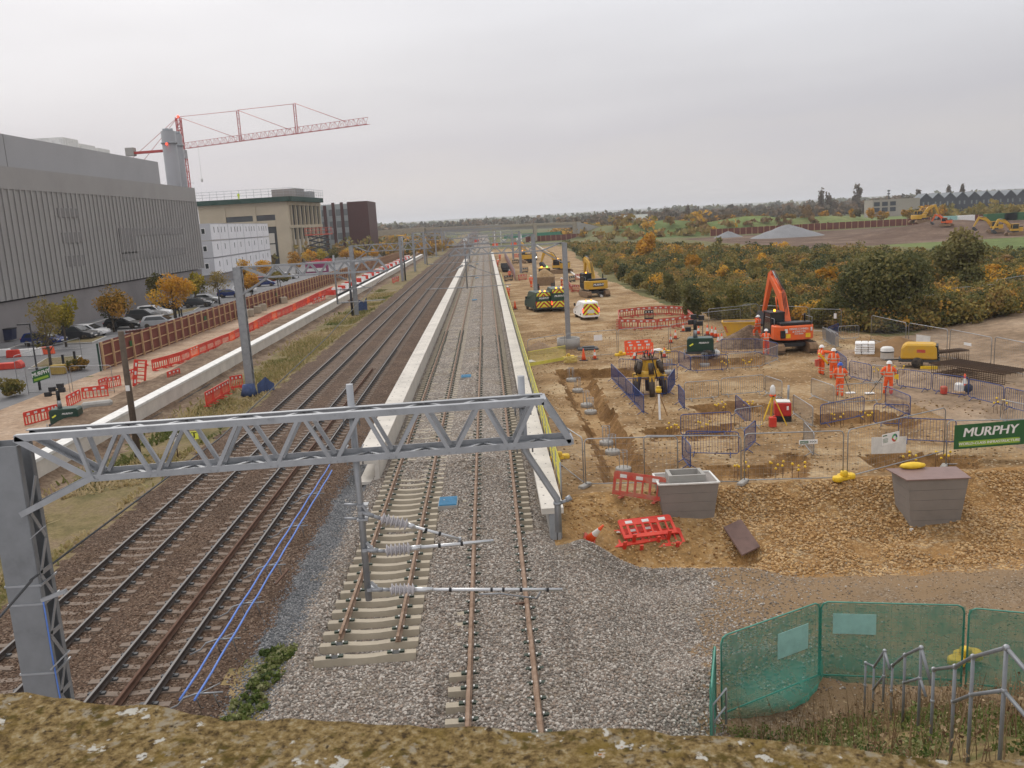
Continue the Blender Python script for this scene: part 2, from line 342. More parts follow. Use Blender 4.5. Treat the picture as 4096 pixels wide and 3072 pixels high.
PITS = [(GP([(1197, 799), (1445, 793), (1450, 812), (1280, 816), (1395, 1000), (1440, 1040), (1300, 1040), (1267, 936)]), 0.7),
        (GP([(1493, 775), (1648, 769), (1652, 795), (1493, 800)]), 0.5), (GP([(1490, 878), (1600, 866), (1720, 880), (1690, 905), (1530, 910)]), 0.45),
        (GP([(1392, 925), (1470, 918), (1480, 950), (1405, 952)]), 0.45), (GP([(1480, 925), (1590, 912), (1580, 945), (1490, 952)]), 0.4),
        (GP([(1530, 1006), (1660, 1004), (1700, 975), (1745, 980), (1750, 1036), (1530, 1038)]), 0.4),
        (GP([(1865, 985), (1960, 975), (2110, 985), (2120, 1014), (1890, 1018)]), 0.45), (GP([(1755, 892), (1900, 884), (1990, 905), (1960, 925), (1770, 925)]), 0.5),
        (GP([(1865, 790), (1960, 800), (1980, 822), (1900, 815)]), 0.4), (GP([(2110, 872), (2230, 890), (2230, 925), (2140, 905)]), 0.45), (GP([(1460, 742), (1640, 735), (1650, 748), (1470, 756)]), 0.0)]
def nudge(x, y): return x+0.9*fbm(x, y, 0.8, 3, 3), y+0.9*fbm(x, y, 0.8, 3, 9)
def height(x, y):
    x = np.asarray(x, float); y = np.asarray(y, float)
    z = np.full(np.broadcast(x, y).shape, -0.3)+0.10*fbm(x, y, 0.12, 4)*(y < 400)+0.0*x
    # running lines
    old = sst(-16.3, -15.0, x)*(1-sst(-6.9, -6.3, x))
    z = z*(1-old)+(-0.4+0.03*fbm(x, y, 2.5, 2))*old
    verge = sst(-21.8, -21.2, x)*(1-sst(-16.3, -15.2, x)); z = z*(1-verge)+(-0.66+0.25*fbm(x, y, 0.5, 4))*verge
    # soil bank behind the platform wall
    bank = sst(-22.2, -22.8, x)*(1-sst(-25.5, -26.6, x))*sst(36, 40, y)*(1-sst(118, 130, y)); z = z+bank*(0.45+0.5*fbm(x, y, 0.45, 4))
    # loop formation
    nb = sst(-6.6, -5.2, x)*(1-sst(1.2, 1.9, x)) ; near = 1-sst(31, 36, y)
    wob = 0.035*fbm(x, y, 1.6, 3)+0.02*fbm(x, y, 5, 2)
    zl = -0.02+wob
    cL = (1-sst(-4.75, -4.5, x)); cM = sst(-4.2, -4.1, x)*(1-sst(-3.05, -2.95, x)); wav = 0.10*np.abs(np.sin(y*1.5+2.4*fbm(x, y, 0.6, 2)*5+0.5*x))**2-0.03+0.05*fbm(x, y, 3.0, 2)
    far = 1-near
    zl = zl+far*(cM*(0.0+0.7*wav)-sst(33, 36, y)*(1-sst(95, 140, y))*cL*0.17)
    c_ = sst(-5.1, -4.7, x)*(1-sst(-2.45, -2.1, x)); zl = zl-near*c_*0.16*sst(17.6, 19.2, y)
    cs = sst(-4.1, -4.0, x)*(1-sst(-3.1, -3.0, x))*np.exp(-((y-28.6)/0.3)**2); zl = zl+near*cs*0.15
    bl = sst(-2.2, -1.8, x)*(1-sst(-1.1, -0.95, x)); zl = zl+bl*(0.05+1.5*wav*far+0.05*near*fbm(x, y, 2, 3)*4)
    dM = sst(-0.85, -0.75, x)*(1-sst(0.4, 0.5, x)); zl = zl+dM*(0.045+0.02*fbm(x, y, 2.2, 3)*4)
    dR = sst(0.62, 0.72, x)*(1-sst(1.15, 1.3, x)); zl = zl-dR*0.13*sst(27.0, 28.0, y)*(1-sst(75, 110, y))+dR*0.04*(1-sst(27, 28, y))
    dl = sst(-1.75, -1.55, x)*(1-sst(-0.98, -0.9, x)); zl = zl-dl*0.17*(1-sst(18.3, 18.8, y))
    zl = zl-0.35*(1-sst(-5.9, -5.0, x))*near
    z = z*(1-nb)+zl*nb
    cess = sst(-6.7, -6.3, x)*(1-sst(-5.9, -5.2, x)); z = z*(1-cess*far)+(-0.45+0.18*fbm(x, y, 1.2, 3))*cess*far
    # road on the right falls away from the loop; the stone slope climbs to the site
    rt = sst(1.2, 3.4, x)*(1-sst(30, 33, y)); z = z*(1-rt)+(-0.05)*rt
    yy = y+0.5*fbm(x, y, 0.8, 3); lo = sst(2.0, 4.6, x)*(0.72*(1-sst(29.3, 31.5, yy))+0.28*(1-sst(25.5, 29.6, yy))); z = z-lo*1.35+0.5*sst(2.5, 5, x)*(1-sst(23.0, 25.8, y))
    ey = np.clip(15.4+0.62*(x-4.4), 14.6, 16.9); em = sst(3.6, 5.2, x-0.12*(y-14))*np.clip((ey-y)*0.6, 0, 6); z = z+em; z = z+sst(1.6, 3.0, x)*(1-sst(24, 26, y))*0.22*fbm(x, y, 0.55, 3, 12)
    ridge = np.exp(-((y-(26.0-0.13*(x-3)))/0.75)**2)*sst(1.6, 2.8, x)*(1-sst(7.5, 9.5, x)); z = z+ridge*0.42
    dip = np.exp(-((y-(27.7-0.05*(x-3)))/0.85)**2)*sst(1.9, 3.0, x)*(1-sst(8.2, 9.5, x)); z = z-dip*0.55
    pile = np.exp(-((y-18.9-0.25*(x-6))/1.0)**2)*sst(3.2, 4.4, x)*(1-sst(8.5, 10, x)); z = z+0.5*pile
    heap2 = np.exp(-((x-3.6)**2/1.4+(y-16.9)**2/2.2)); z = z+0.35*heap2
    z = z-0.4*np.exp(-((x-14.2)**2/2.2+(y-28.2)**2/0.8))-0.15*np.exp(-((x-6.7)**2/1.6+(y-28.8)**2/0.6))
    rough = sst(2.2, 3, x)*sst(24, 27, y)*(1-sst(31, 33, y)); z = z+rough*0.16*fbm(x, y, 2.2, 3)
    # excavations
    sx, sy = nudge(x, y); m = (x > 2) & (y > 29) & (y < 75)
    if np.any(m):
        zz = np.zeros_like(z)
        for poly, dep in PITS: zz[m] = np.minimum(zz[m], -dep*(1-sst(-0.55, 0.05, pin(sx[m], sy[m], poly)))) if dep else zz[m]
        z = z+zz
    site = sst(2.6, 3.6, x)*sst(31, 33, y)*(1-sst(200, 260, y))
    z = z+site*0.10*fbm(x, y, 0.9, 4)
    # haul road climbing out on the right
    ramp_ = sst(30, 44, x-0.25*(y-60))*sst(38, 50, y)*(1-sst(85, 100, y)); z = z+1.0*ramp_
    # spoil heaps on the far works
    for hx, hy, hr, hh in ((135, 250, 30, 4.0), (170, 235, 30, 3.4), (205, 240, 26, 3.0)):
        d = np.hypot(x-hx, (y-hy)*0.9)/hr; z = z+hh*np.clip(1-d, 0, 1)**1.1*(1+0.5*fbm(x, y, 0.2, 4))
    # embankment of the far bridge
    eb = np.clip(1-np.abs(y-405+0.35*(x-60))/22, 0, 1)*sst(36, 60, x)*(1-sst(120, 210, x)); z = z+7.0*eb
    # distant rise
    rr = np.hypot(x, y); z = z+sst(3500, 9000, rr)*(48+38*fbm(x*0.001, y*0.001, 0.9, 3, 5))
    return z
def hz(x, y): return float(height(np.array([x]), np.array([y]))[0])
def geo(a, s, q, n):
    o = [a]
    for _ in range(n): s *= q; o.append(o[-1]+s)
    return o
xs = list(np.arange(-36, -26, 0.6))+list(np.arange(-26, -16.6, 0.35))+list(np.arange(-16.6, -6.8, 0.25))+list(np.arange(-6.8, 3.2, 0.1))+list(np.arange(3.2, 24, 0.2))+list(np.arange(24, 60, 0.5))
xs = [-v for v in geo(36.6, 0.6, 1.13, 62)][::-1]+xs+geo(60.5, 0.6, 1.12, 66)
ys = list(np.arange(5, 13, 0.5))+list(np.arange(13, 34, 0.1))+list(np.arange(34, 62, 0.2))+list(np.arange(62, 120, 0.5)); ys = ys+geo(ys[-1]+0.5, 0.5, 1.045, 150)
GX, GY = np.meshgrid(np.array(xs), np.array(ys)); GZ = height(GX, GY)
FX = (GX[1:, 1:]+GX[:-1, :-1])/2; FY = (GY[1:, 1:]+GY[:-1, :-1])/2
NX, NY = FX+1.2*fbm(FX, FY, 1.3, 3, 20), FY+1.2*fbm(FX, FY, 1.3, 3, 31)
bx = FX+2.5*fbm(FX, FY, 0.15, 3, 2)
# edge of the scrub on the right as y -> x
EDGE_Y = np.array([0, 60, 66, 75, 82, 90, 104, 148, 217, 260, 330]); EDGE_X = np.array([60, 60, 31, 27.5, 24, 21.5, 20, 20, 23, 26, 28])
edge = np.interp(FY, EDGE_Y, EDGE_X)
Z = np.zeros(FX.shape, int)                                                   # 0 far farmland
Z[(FX < -33) & (FY > 20) & (FY < 480)] = 7                                    # car park
Z[(NX >= -33) & (NX < -26.2) & (FY < 420)] = 6                                # haul path
Z[(NX >= -26.2) & (FX < -21.9) & (FY < 420)] = 5
Z[(FX >= -21.9) & (NX < -15.3) & (FY < 900)] = 4
Z[(FX >= -21.9) & (NX < -20.1) & (FY > 20) & (FY < 420)] = 5
Z[(NX >= -15.3) & (NX < -6.55) & (FY < 1300)] = 1
Z[(NX >= -6.55) & (NX < -5.35) & (FY < 600)] = 2
Z[(NX >= -6.0) & (NX < -4.6) & (FY < 34)] = 3
Z[(NX >= -5.35) & (FX < 1.7) & (FY < 700)] = 3
Z[(NX >= -6.75) & (NX < -5.6) & (FY < 20.5)] = 12                              # weeds by the loop end
site = (FX >= 1.7) & (FY > 31.3) & (bx < edge) & (FY < 330); Z[site] = 8
Z[(FX >= 1.7) & (NY > 26.3-0.13*(NX-3)) & (FY <= 31.6)] = 9
Z[(Z == 9) & (NX < 7.6+0.8*fbm(FX, FY, 0.7, 3, 61))] = 19
nr = (FX >= 1.7) & (NY <= 26.3-0.13*(NX-3)); Z[nr] = 10
pd = np.zeros(FX.shape); mm_ = (FX > 2) & (FY > 31.6) & (FY < 75); sx_, sy_ = nudge(FX[mm_], FY[mm_]); dd = np.full(sx_.shape, 9.0)
for poly, dep in PITS:
    if dep: dd = np.minimum(dd, pin(sx_, sy_, poly))
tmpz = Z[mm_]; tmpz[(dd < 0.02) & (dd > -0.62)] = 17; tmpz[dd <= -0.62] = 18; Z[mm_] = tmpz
Z[nr & (NX < 3.0+0.33*(NY-14)+1.2*fbm(FX, FY, 0.5, 4, 50))] = 3
emb = nr & (NX > 4.0) & (FY < np.clip(15.4+0.62*(FX-4.4), 14.6, 16.9)+0.1); Z[emb] = 13
hr = (FX > 22) & (FY > 31.3) & (NY < np.interp(FX, [22, 28, 33, 40, 53, 70, 120], [58, 63, 66, 72, 81, 88, 96])); Z[hr] = 11
Z[(Z == 0) & (FX > 18) & (bx < 150) & (FY > 62) & (FY < 345)] = 14            # floor under the scrub
Z[(FX > 75) & (FX+0*FY > 60) & (FY > 205) & (FY < 335) & (FX < 330)] = 15      # spoil works
gf = (FX > 60) & (FY > 352) & (FY < 640) & (FX < 320); Z[gf] = 16
Z[(FX > 95) & (FX < 200) & (FY > 150) & (FY < 205)] = 16
M['old_ballast'] = gravel('rust_stained_ballast', [(0.105, 0.064, 0.043), (0.15, 0.098, 0.068), (0.08, 0.052, 0.036), (0.2, 0.14, 0.1), (0.117, 0.074, 0.05)], 14, (0.105, 0.067, 0.042), 0.6, 0.5, 0.72)
M['cess'] = gravel('blue_grey_ballast', [(0.13, 0.135, 0.14), (0.2, 0.2, 0.205), (0.10, 0.105, 0.11), (0.27, 0.27, 0.27), (0.16, 0.155, 0.15)], 15, (0.12, 0.11, 0.095), 0.5, 0.55, 0.75)
M['ballast'] = gravel('pink_grey_ballast', [(0.25, 0.212, 0.178), (0.35, 0.31, 0.268), (0.165, 0.138, 0.115), (0.46, 0.42, 0.37), (0.29, 0.23, 0.184), (0.2, 0.18, 0.156)], 15, (0.22, 0.175, 0.12), 0.45, 0.52, 0.75)
M['road_gravel'] = gravel('brown_road_gravel', [(0.25, 0.182, 0.118), (0.32, 0.245, 0.17), (0.17, 0.12, 0.076), (0.38, 0.315, 0.24), (0.21, 0.153, 0.1)], 17, (0.24, 0.162, 0.092), 0.3, 0.3, 0.5)
M['stone'] = gravel('ochre_rubble', [(0.43, 0.262, 0.11), (0.32, 0.182, 0.074), (0.51, 0.345, 0.175), (0.25, 0.138, 0.054), (0.39, 0.27, 0.15)], 8.5, (0.3, 0.165, 0.06), 0.55, 0.45, 0.62, 0.07)
M['dirt'] = soil('ochre_site_dirt', (0.17, 0.1, 0.044), (0.29, 0.187, 0.092), (0.42, 0.315, 0.19), 0.22, 4.0, 0.06, ((0.42, 0.33, 0.22), 6.0, 0.88))
M['path'] = soil('tan_haul_path', (0.25, 0.17, 0.115), (0.36, 0.26, 0.18), (0.42, 0.32, 0.24), 0.25, 3.0, 0.03)
M['bank'] = soil('dark_soil_bank', (0.11, 0.075, 0.05), (0.18, 0.125, 0.085), (0.25, 0.19, 0.13), 0.5, 4.0, 0.1)
M['turf'] = soil('dry_verge_grass', (0.1, 0.09, 0.036), (0.19, 0.15, 0.072), (0.21, 0.155, 0.1), 0.35, 6.0, 0.06)
M['hroad'] = soil('rutted_track', (0.17, 0.118, 0.074), (0.28, 0.2, 0.132), (0.35, 0.265, 0.185), 0.12, 1.6, 0.08)
M['scrubfloor'] = soil('scrub_floor', (0.08, 0.085, 0.035), (0.14, 0.13, 0.05), (0.2, 0.155, 0.08), 0.3, 3.0, 0.05)
M['spoil'] = soil('dark_spoil', (0.09, 0.055, 0.04), (0.13, 0.085, 0.06), (0.2, 0.14, 0.1), 0.06, 0.9, 0.2)
M['field'] = soil('green_field', (0.10, 0.135, 0.04), (0.13, 0.165, 0.05), (0.17, 0.18, 0.07), 0.02, 0.3, 0.02)
M['farm'] = soil('farmland', (0.075, 0.08, 0.035), (0.11, 0.115, 0.045), (0.16, 0.14, 0.07), 0.004, 0.05, 0.02)
M['weedsoil'] = soil('weedy_bank', (0.09, 0.105, 0.03), (0.22, 0.165, 0.075), (0.33, 0.24, 0.12), 0.8, 7.0, 0.06)
M['cut'] = soil('fresh_cut_earth_shaded', (0.14, 0.075, 0.028), (0.21, 0.115, 0.045), (0.29, 0.17, 0.07), 0.8, 5.0, 0.08)  # fresh earth colour, darkened to paint in relief that soft light leaves flat
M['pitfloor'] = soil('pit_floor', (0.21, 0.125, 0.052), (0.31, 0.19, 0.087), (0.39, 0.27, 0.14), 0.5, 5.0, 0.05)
M['slope_earth'] = soil('ochre_slope_earth', (0.2, 0.12, 0.05), (0.36, 0.215, 0.085), (0.42, 0.29, 0.15), 0.6, 5.0, 0.09, ((0.46, 0.32, 0.17), 9.0, 0.8))
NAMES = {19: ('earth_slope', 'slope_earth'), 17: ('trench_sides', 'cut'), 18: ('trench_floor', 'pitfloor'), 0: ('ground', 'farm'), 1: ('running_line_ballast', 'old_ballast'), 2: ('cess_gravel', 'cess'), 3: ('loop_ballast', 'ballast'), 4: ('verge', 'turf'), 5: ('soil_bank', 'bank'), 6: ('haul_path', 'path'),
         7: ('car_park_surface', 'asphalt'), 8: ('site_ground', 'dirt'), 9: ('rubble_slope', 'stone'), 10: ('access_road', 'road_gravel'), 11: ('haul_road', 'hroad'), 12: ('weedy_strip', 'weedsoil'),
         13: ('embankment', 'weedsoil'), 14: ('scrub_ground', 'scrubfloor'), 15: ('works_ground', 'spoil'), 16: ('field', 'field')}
nxg = GX.shape[1]; idx = np.arange(GX.size).reshape(GX.shape)
quads = np.stack([idx[:-1, :-1], idx[:-1, 1:], idx[1:, 1:], idx[1:, :-1]], -1)
VV = np.stack([GX, GY, GZ], -1).reshape(-1, 3)
for k, (nm, mk) in NAMES.items():
    q = quads[Z == k]
    if not len(q): continue
    u, inv = np.unique(q, return_inverse=True)
    o = npmesh(nm, VV[u], inv.reshape(-1, 4), M[mk], smooth=True); o['kind'] = 'structure'
# ------------------------------------------------------------------ tracks
def sleeper_mb(col_i=0, clips=True, ln=2.5, old=False):
    b = MB(); secs = [(-ln/2, 0.0), (-0.95, 0.0), (-0.55, 0.005), (-0.2, -0.028), (0.2, -0.028), (0.55, 0.005), (0.95, 0.0), (ln/2, 0.0)]
    vs = []
    for x, dz in secs: vs += [(x, -0.142, -0.2), (x, 0.142, -0.2), (x, 0.10, dz), (x, -0.10, dz)]
    n = len(secs); fs = [(i*4+k, i*4+(k+1) % 4, i*4+4+(k+1) % 4, i*4+4+k) for i in range(n-1) for k in range(4)]+[(3, 2, 1, 0), tuple((n-1)*4+k for k in range(4))]
    b.add(vs, fs)
    if clips:
        for g in (-0.7525, 0.7525):
            b.mat(1).box(g, 0, 0.0, 0.17, 0.17, 0.012)
            for s in (-1, 1):
                b.mat(2).box(g+s*0.15, 0, 0.004, 0.12, 0.11, 0.045); b.mat(3).box(g+s*0.095, 0.0, 0.02, 0.035, 0.06, 0.05)
    return b
M['clip_green'] = mat('dark_green_clip', (0.02, 0.035, 0.022), 0.6)
M['pad'] = mat('rail_pad', (0.06, 0.062, 0.06), 0.8)
SM = [M['conc_warm'], M['pad'], M['clip_green'], M['white_dirty']]
def rail_mb(y0, y1, head=0):
    b = MB(); pf = [(-0.07, 0.012), (0.07, 0.012), (0.07, 0.022), (0.012, 0.045), (0.012, 0.125), (0.036, 0.135), (0.036, 0.168), (0.028, 0.172), (-0.028, 0.172), (-0.036, 0.168), (-0.036, 0.135), (-0.012, 0.125), (-0.012, 0.045), (-0.07, 0.022)]
    n = len(pf); vs = [(x, y0, z) for x, z in pf]+[(x, y1, z) for x, z in pf]
    for i in range(n):
        b.k = 1 if i in (6, 7, 8) else 0
        b.add([vs[i], vs[(i+1) % n], vs[n+(i+1) % n], vs[n+i]], [(0, 1, 2, 3)])
    b.k = 0; b.add(vs, [tuple(range(n))[::-1], tuple(range(n, 2*n))]); return b
PITCH = 0.634
def track(name, label, X, z, y0, y1, r0, rmat, smat, sy0, seg=1):
    t = thing(name, label, 'railway track', (X, 0, z))
    for s, ra in ((-1, r0[0]), (1, r0[1])):
        rail_mb(ra, y1).build('rail', rmat, t, loc=(s*0.7525, 0, 0))
    n = int((y1-sy0)/PITCH); first = None
    for i in range(min(n, 100)):
        if first is None: o = first = sleeper_mb(old=(smat[0] is M['conc_old'])).build('sleeper', smat, t)
        else: o = first.copy(); col.objects.link(o)
        o.location = (random.uniform(-.02, .02), sy0+i*PITCH, 0); o.parent = t
    if n > 100:
        b = MB(); sm = sleeper_mb(clips=False)
        for i in range(100, min(n, 560)): b.merge(sm, Matrix.Translation((random.uniform(-.02, .02), sy0+i*PITCH, 0)))
        o = b.build('sleeper', [smat[0]], t); o['kind'] = 'stuff'
    return t
OLD = [M['conc_old'], M['pad'], M['dark'], M['dark']]
track('running_track', 'older railway track beside the grassy verge with dark rails and stained sleepers', -12.7595, -0.37, 8, 900, (8, 8), [M['rail_web'], M['rail_top']], OLD, 12)
tB = track('running_track', 'older railway track with a loose rusty rail lying between its running rails', -9.266, -0.37, 8, 900, (8, 8), [M['rail_web'], M['rail_top']], OLD, 11.6)
tB['group'] = 'running tracks'
b = rail_mb(0, 52).build('spare_rail', [M['rust'], M['rust']]); b.location = (-9.27, 13, -0.37); tag(b, 'loose rusty rail laid along the middle of the older track', 'rail')
NEW = [M['rail_rust'], M['rail_rust']]
track('loop_track', 'new track on bare concrete sleepers whose rails stop short of the bridge', -3.569, 0, 8, 640, (20.45, 20.12), NEW, SM, 19.612+PITCH)
track('loop_track', 'new track nearly buried in pink ballast next to the fenced platform', -0.2114, 0, 8, 640, (8, 8), NEW, SM, 15.2)
o = sleeper_mb().build('concrete_sleeper', SM); o.location = (-3.569, 19.612-0.02, 0.005); o.rotation_euler = (0, 0, R(2.0)); tag(o, 'last bare concrete sleeper at the track end with no rail on it', 'sleeper')
# ------------------------------------------------------------------ platforms
def coping(name, label, x0, x1, y0, y1, z, th, step, m, parent=None):
    b = MB()
    y = y0
    while y < y1-0.05:
        e = min(y+step, y1); b.box((x0+x1)/2, (y+e)/2, z-th, x1-x0, e-y-0.012, th); y = e
    return b.build(name, m, parent)
p = thing('platform', 'unfinished pale island platform between the older lines and the new loop', 'platform', (-5.5, 35, 0))
b = MB().prism([(-0.48, -0.35), (0.42, -0.35), (0.42, 0.74), (-0.48, 0.74), (-0.48, 0.55), (0.24, 0.55), (0.24, -0.1), (0.1, -0.22), (-0.48, -0.22)], 0, 192).build('platform_wall', M['conc_new'], p)
o = coping('coping', '', -0.5, 0.46, 0, 192, 0.9, 0.155, 2.4, M['conc_new'], p)
holes = MB()
for k in range(60):
    for dx in (-0.3, 0.2): holes.box(dx, 0.6+1.2*k, 0.9, 0.07, 0.07, 0.003)
holes.build('lifting_hole', M['dark'], p)['kind'] = 'stuff'
p = thing('platform', 'new pale platform edge with yellow handrail beside the building site', 'platform', (1.68, 27, 0))
MB().box(0.1, 120, -0.5, 0.4, 239.6, 1.195).build('platform_wall', M['conc_dark'], p)
coping('coping', '', -0.36, 0.37, 0, 240, 0.9, 0.2, 2.4, M['conc_warm'] if False else M['conc_new'], p)
b = MB()
for yy in (0.12,): b.box(0.0, yy, -0.75, 0.22, 0.2, 1.44); b.box(0.2, yy, -0.75, 0.12, 0.2, 1.44)
b.build('end_column', M['galv_dull'], p)
holes = MB()
for k in range(40): holes.box(-0.2, 0.5+0.9*k, 0.9, 0.06, 0.06, 0.003); holes.box(0.15, 0.5+1.2*k, 0.9, 0.05, 0.05, 0.003)
holes.build('lifting_hole', M['dark'], p)['kind'] = 'stuff'
o = MB().box(0, 0, -0.4, 0.5, 66, 0.35).build('path_slab', M['conc_dark']); o.location = (2.4, 79, 0); tag(o, 'low grey concrete strip at the foot of the fenced platform', 'concrete strip')
p = thing('platform', 'long white platform wall under construction beside the verge', 'platform', (-21.9, 38, 0))
MB().box(0.15, 128, -0.85, 0.25, 256, 1.25).build('platform_wall', M['conc_new'], p)
coping('coping', '', -0.45, 0.33, 0, 256, 0.55, 0.15, 2.4, M['white_dirty'], p)
MB().box(0.36, 128, -0.85, 0.34, 256, 0.3).build('base_shade_strip', M['dark'], p)  # dark strip standing in for the shadow gap along the wall base
p = thing('platform', 'second platform wall with black inner face and white rim behind the white one', 'platform', (-23.6, 134, 0))
MB().box(0, 69, -0.7, 0.3, 138, 1.15).build('platform_wall', M['black'], p); coping('coping', '', -0.35, 0.2, 0, 138, 0.62, 0.17, 3.0, M['white'], p)
# ------------------------------------------------------------------ near gantry (its boom crosses the lower middle of the view)
YB, YD = 11.4, 0.4
gt = thing('overhead_line_gantry', 'large near galvanised lattice boom carried by a lattice post at the left', 'gantry', (-6.72, 11.6, -0.6))
def rel(o, p): return tuple(float(a)-b for a, b in zip(p, o.location))
TL, TR, BL, BR = AY(30, 948, YB), AY(1175, 868, YB), AY(198, 1034, YB), AY(1234, 955, YB)
def lerp(a, b, t): return np.asarray(a)*(1-t)+np.asarray(b)*t
def onl(a, b, x): return lerp(a, b, (x-a[0])/(b[0]-a[0]))
LOC = np.array(gt.location)
ch = MB(); W_ = 0.085
for dy, fl in ((0, 1), (YD, -1)):
    o = np.array([0, dy, 0])-LOC
    for a, b, up in ((TL, TR, (0, 0, -1)), (BL, BR, (0, 0, 1)), (TL, BL, (0, 0, 1)), (TR, BR, (0, 0, 1))):
        ch.bar(a+o, b+o+0, 0.012, W_) ; ch.bar(a+o+np.array([0, 0.045*fl, 0.04 if up[2] < 0 else -0.04]), b+o+np.array([0, 0.045*fl, 0.04 if up[2] < 0 else -0.04]), 0.09, 0.012)
ch.pieces('chord', M['galv'], gt, .01)
tx = [float(AY(x, 890, YB)[0]) for x in (144, 252, 384, 515, 648, 781, 911, 1041, 1160)]
bxs = [float(AY(x, 990, YB)[0]) for x in (197, 328, 460, 591, 721, 848, 979, 1105, 1225)]
dg = MB(); lc = MB()
for dy, fl in ((0.02, 1), (YD-0.02, -1)):
    o = np.array([0, dy, 0])-LOC
    for i in range(9):
        a = onl(TL, TR, tx[i]); b0 = onl(BL, BR, bxs[i])
        dg.bar(a+o+np.array([0.04, 0, 0]), b0+o-np.array([0.04, 0, 0]), 0.05, 0.055, up=(0, 1, 0)) if i < 8 else None
        if i > 0: dg.bar(a+o-np.array([0.04, 0, 0]), onl(BL, BR, bxs[i-1])+o+np.array([0.04, 0, 0]), 0.05, 0.055, up=(0, 1, 0))
dg.build('diagonal_bracing', M['galv'], gt)
for i in range(9):
    a = onl(TL, TR, tx[i]); o = -LOC
    if i < 8:
        m_ = onl(TL, TR, (tx[i]+tx[i+1])/2)
        lc.bar(a+o+np.array([0.03, YD, 0.02]), m_+o+np.array([0, 0, 0.02]), 0.05, 0.012); lc.bar(m_+o+np.array([0.03, 0, 0.02]), onl(TL, TR, tx[i+1])+o+np.array([-0.03, YD, 0.02]), 0.05, 0.012)
        b0, b1 = onl(BL, BR, bxs[i]), onl(BL, BR, bxs[i+1]); m_ = (b0+b1)/2
        lc.bar(b0+o+np.array([0.03, 0, -0.02]), m_+o+np.array([0, YD, -0.02]), 0.05, 0.012); lc.bar(m_+o+np.array([0.03, YD, -0.02]), b1+o+np.array([-0.03, 0, -0.02]), 0.05, 0.012)
lc.bar(TR-LOC, TR+np.array([0, YD, 0])-LOC, 0.07, 0.07); lc.bar(BR-LOC, BR+np.array([0, YD, 0])-LOC, 0.07, 0.07)
lc.pieces('lacing', M['galv'], gt)
br = MB()
for dy in (0, YD):
    br.bar(AY(45, 1112, YB)+np.array([0, dy, 0])-LOC, AY(203, 1030, YB)+np.array([0, dy, 0])-LOC, 0.05, 0.08)
br.pieces('knee_brace', M['galv'], gt)
ps = MB()   # post: two channels joined by lattice bars
x0, x1 = -6.96, -6.50
for yy, s in ((YB, 1), (YB+YD, -1)):
    ps.box((x0+x1)/2-LOC[0], yy-LOC[1], -0.1, x1-x0, 0.014, 8.4)
    for xx in (x0, x1): ps.box(xx-LOC[0], yy+s*0.045-LOC[1], -0.1, 0.016, 0.09, 8.4)
ps.build('post', M['galv_post'], gt)
lt = MB(); z = 0.0; k = 0
while z < 7.7:
    for xx in (x0-0.01, x1+0.01):
        ya, yb = (YB+0.07, YB+YD-0.07) if k % 2 == 0 else (YB+YD-0.07, YB+0.07)
        lt.bar((xx-LOC[0], ya-LOC[1], z), (xx-LOC[0], yb-LOC[1], z+0.42), 0.012, 0.06, up=(0, 0.7, 0.7))
        if k % 2 == 1: lt.bar((xx-LOC[0], YB-LOC[1]+0.05, z+0.46), (xx-LOC[0], YB+YD-LOC[1]-0.05, z+0.46), 0.012, 0.07)
    z += 0.46; k += 1
lt.pieces('lattice_bracing', M['galv'], gt, .06)
st = MB()
for z in (6.28, 6.0, 4.95):
    st.box(-0.01, -0.2, z, 0.5, 0.03, 0.03); st.box(0.25, 0.0, z, 0.02, 0.45, 0.03)
st.bar((0.26, -0.28, 6.1), (0.62, -0.28, 6.22), 0.05, 0.05); st.bar((0.24, -0.25, 7.0), (0.45, -0.25, 7.16), 0.06, 0.01); st.bar((0.22, -0.25, 5.05), (0.5, -0.25, 5.3), 0.07, 0.02)
st.pieces('band_clamp', M['galv'], gt)
gc = MB(); gc.tube([(0.245, -0.22, 6.05), (0.27, -0.26, 5.9), (0.26, -0.25, 5.3), (0.27, -0.24, 4.3), (0.27, -0.24, 0)], 0.012, 6); gc.build('earth_cable', M['bluecable'], gt)
# drop tubes with insulated cantilevers
YT = 11.95
def insulator(b, p0, p1, n=6, r=0.095, core=0.03):
    p0, p1 = V3(p0), V3(p1); L_ = (p1-p0).length; q = Vector((1, 0, 0)).rotation_difference((p1-p0).normalized()).to_matrix().to_4x4()
    t = MB(); pf = [(core, 0)]
    for i in range(n):
        a = (i+0.25)*L_/n; pf += [(core, a), (r, a+0.012), (r*0.97, a+0.018), (core*1.3, a+0.045)]
        if i < n-1: pf += [(core, a+L_/n*0.5), (r*0.7, a+L_/n*0.5+0.01), (core*1.2, a+L_/n*0.5+0.03)]
    pf.append((core, L_)); t.lathe(pf, n=12, axis='x'); b.merge(t, Matrix.Translation(p0) @ q)
dt = thing('drop_tube', 'vertical drop tube under the near boom holding three insulated arms', 'drop tube', tuple(AY(797, 1296, YT)))
LO = np.array(dt.location); f = lambda x, y, Y=YT: AY(x, y, Y)-LO
top = f(754, 830); top[0] = 0.0; top[1] = 0
MB().tube([(0, 0, 0), (0, 0, float(top[2]))], 0.05, 14).build('tube', M['galv'], dt)
ub = MB()
for zz in (float(top[2])-0.48, float(top[2])-1.05):
    ub.box(0, 0.0, zz, 0.3, 0.16, 0.03)
    for s in (-1, 1): ub.tube([(s*0.11, -0.1, zz-0.1), (s*0.11, -0.1, zz+0.14), (s*0.11, 0.08, zz+0.14)], 0.012, 6)
ub.pieces('clamp', M['galv'], dt)
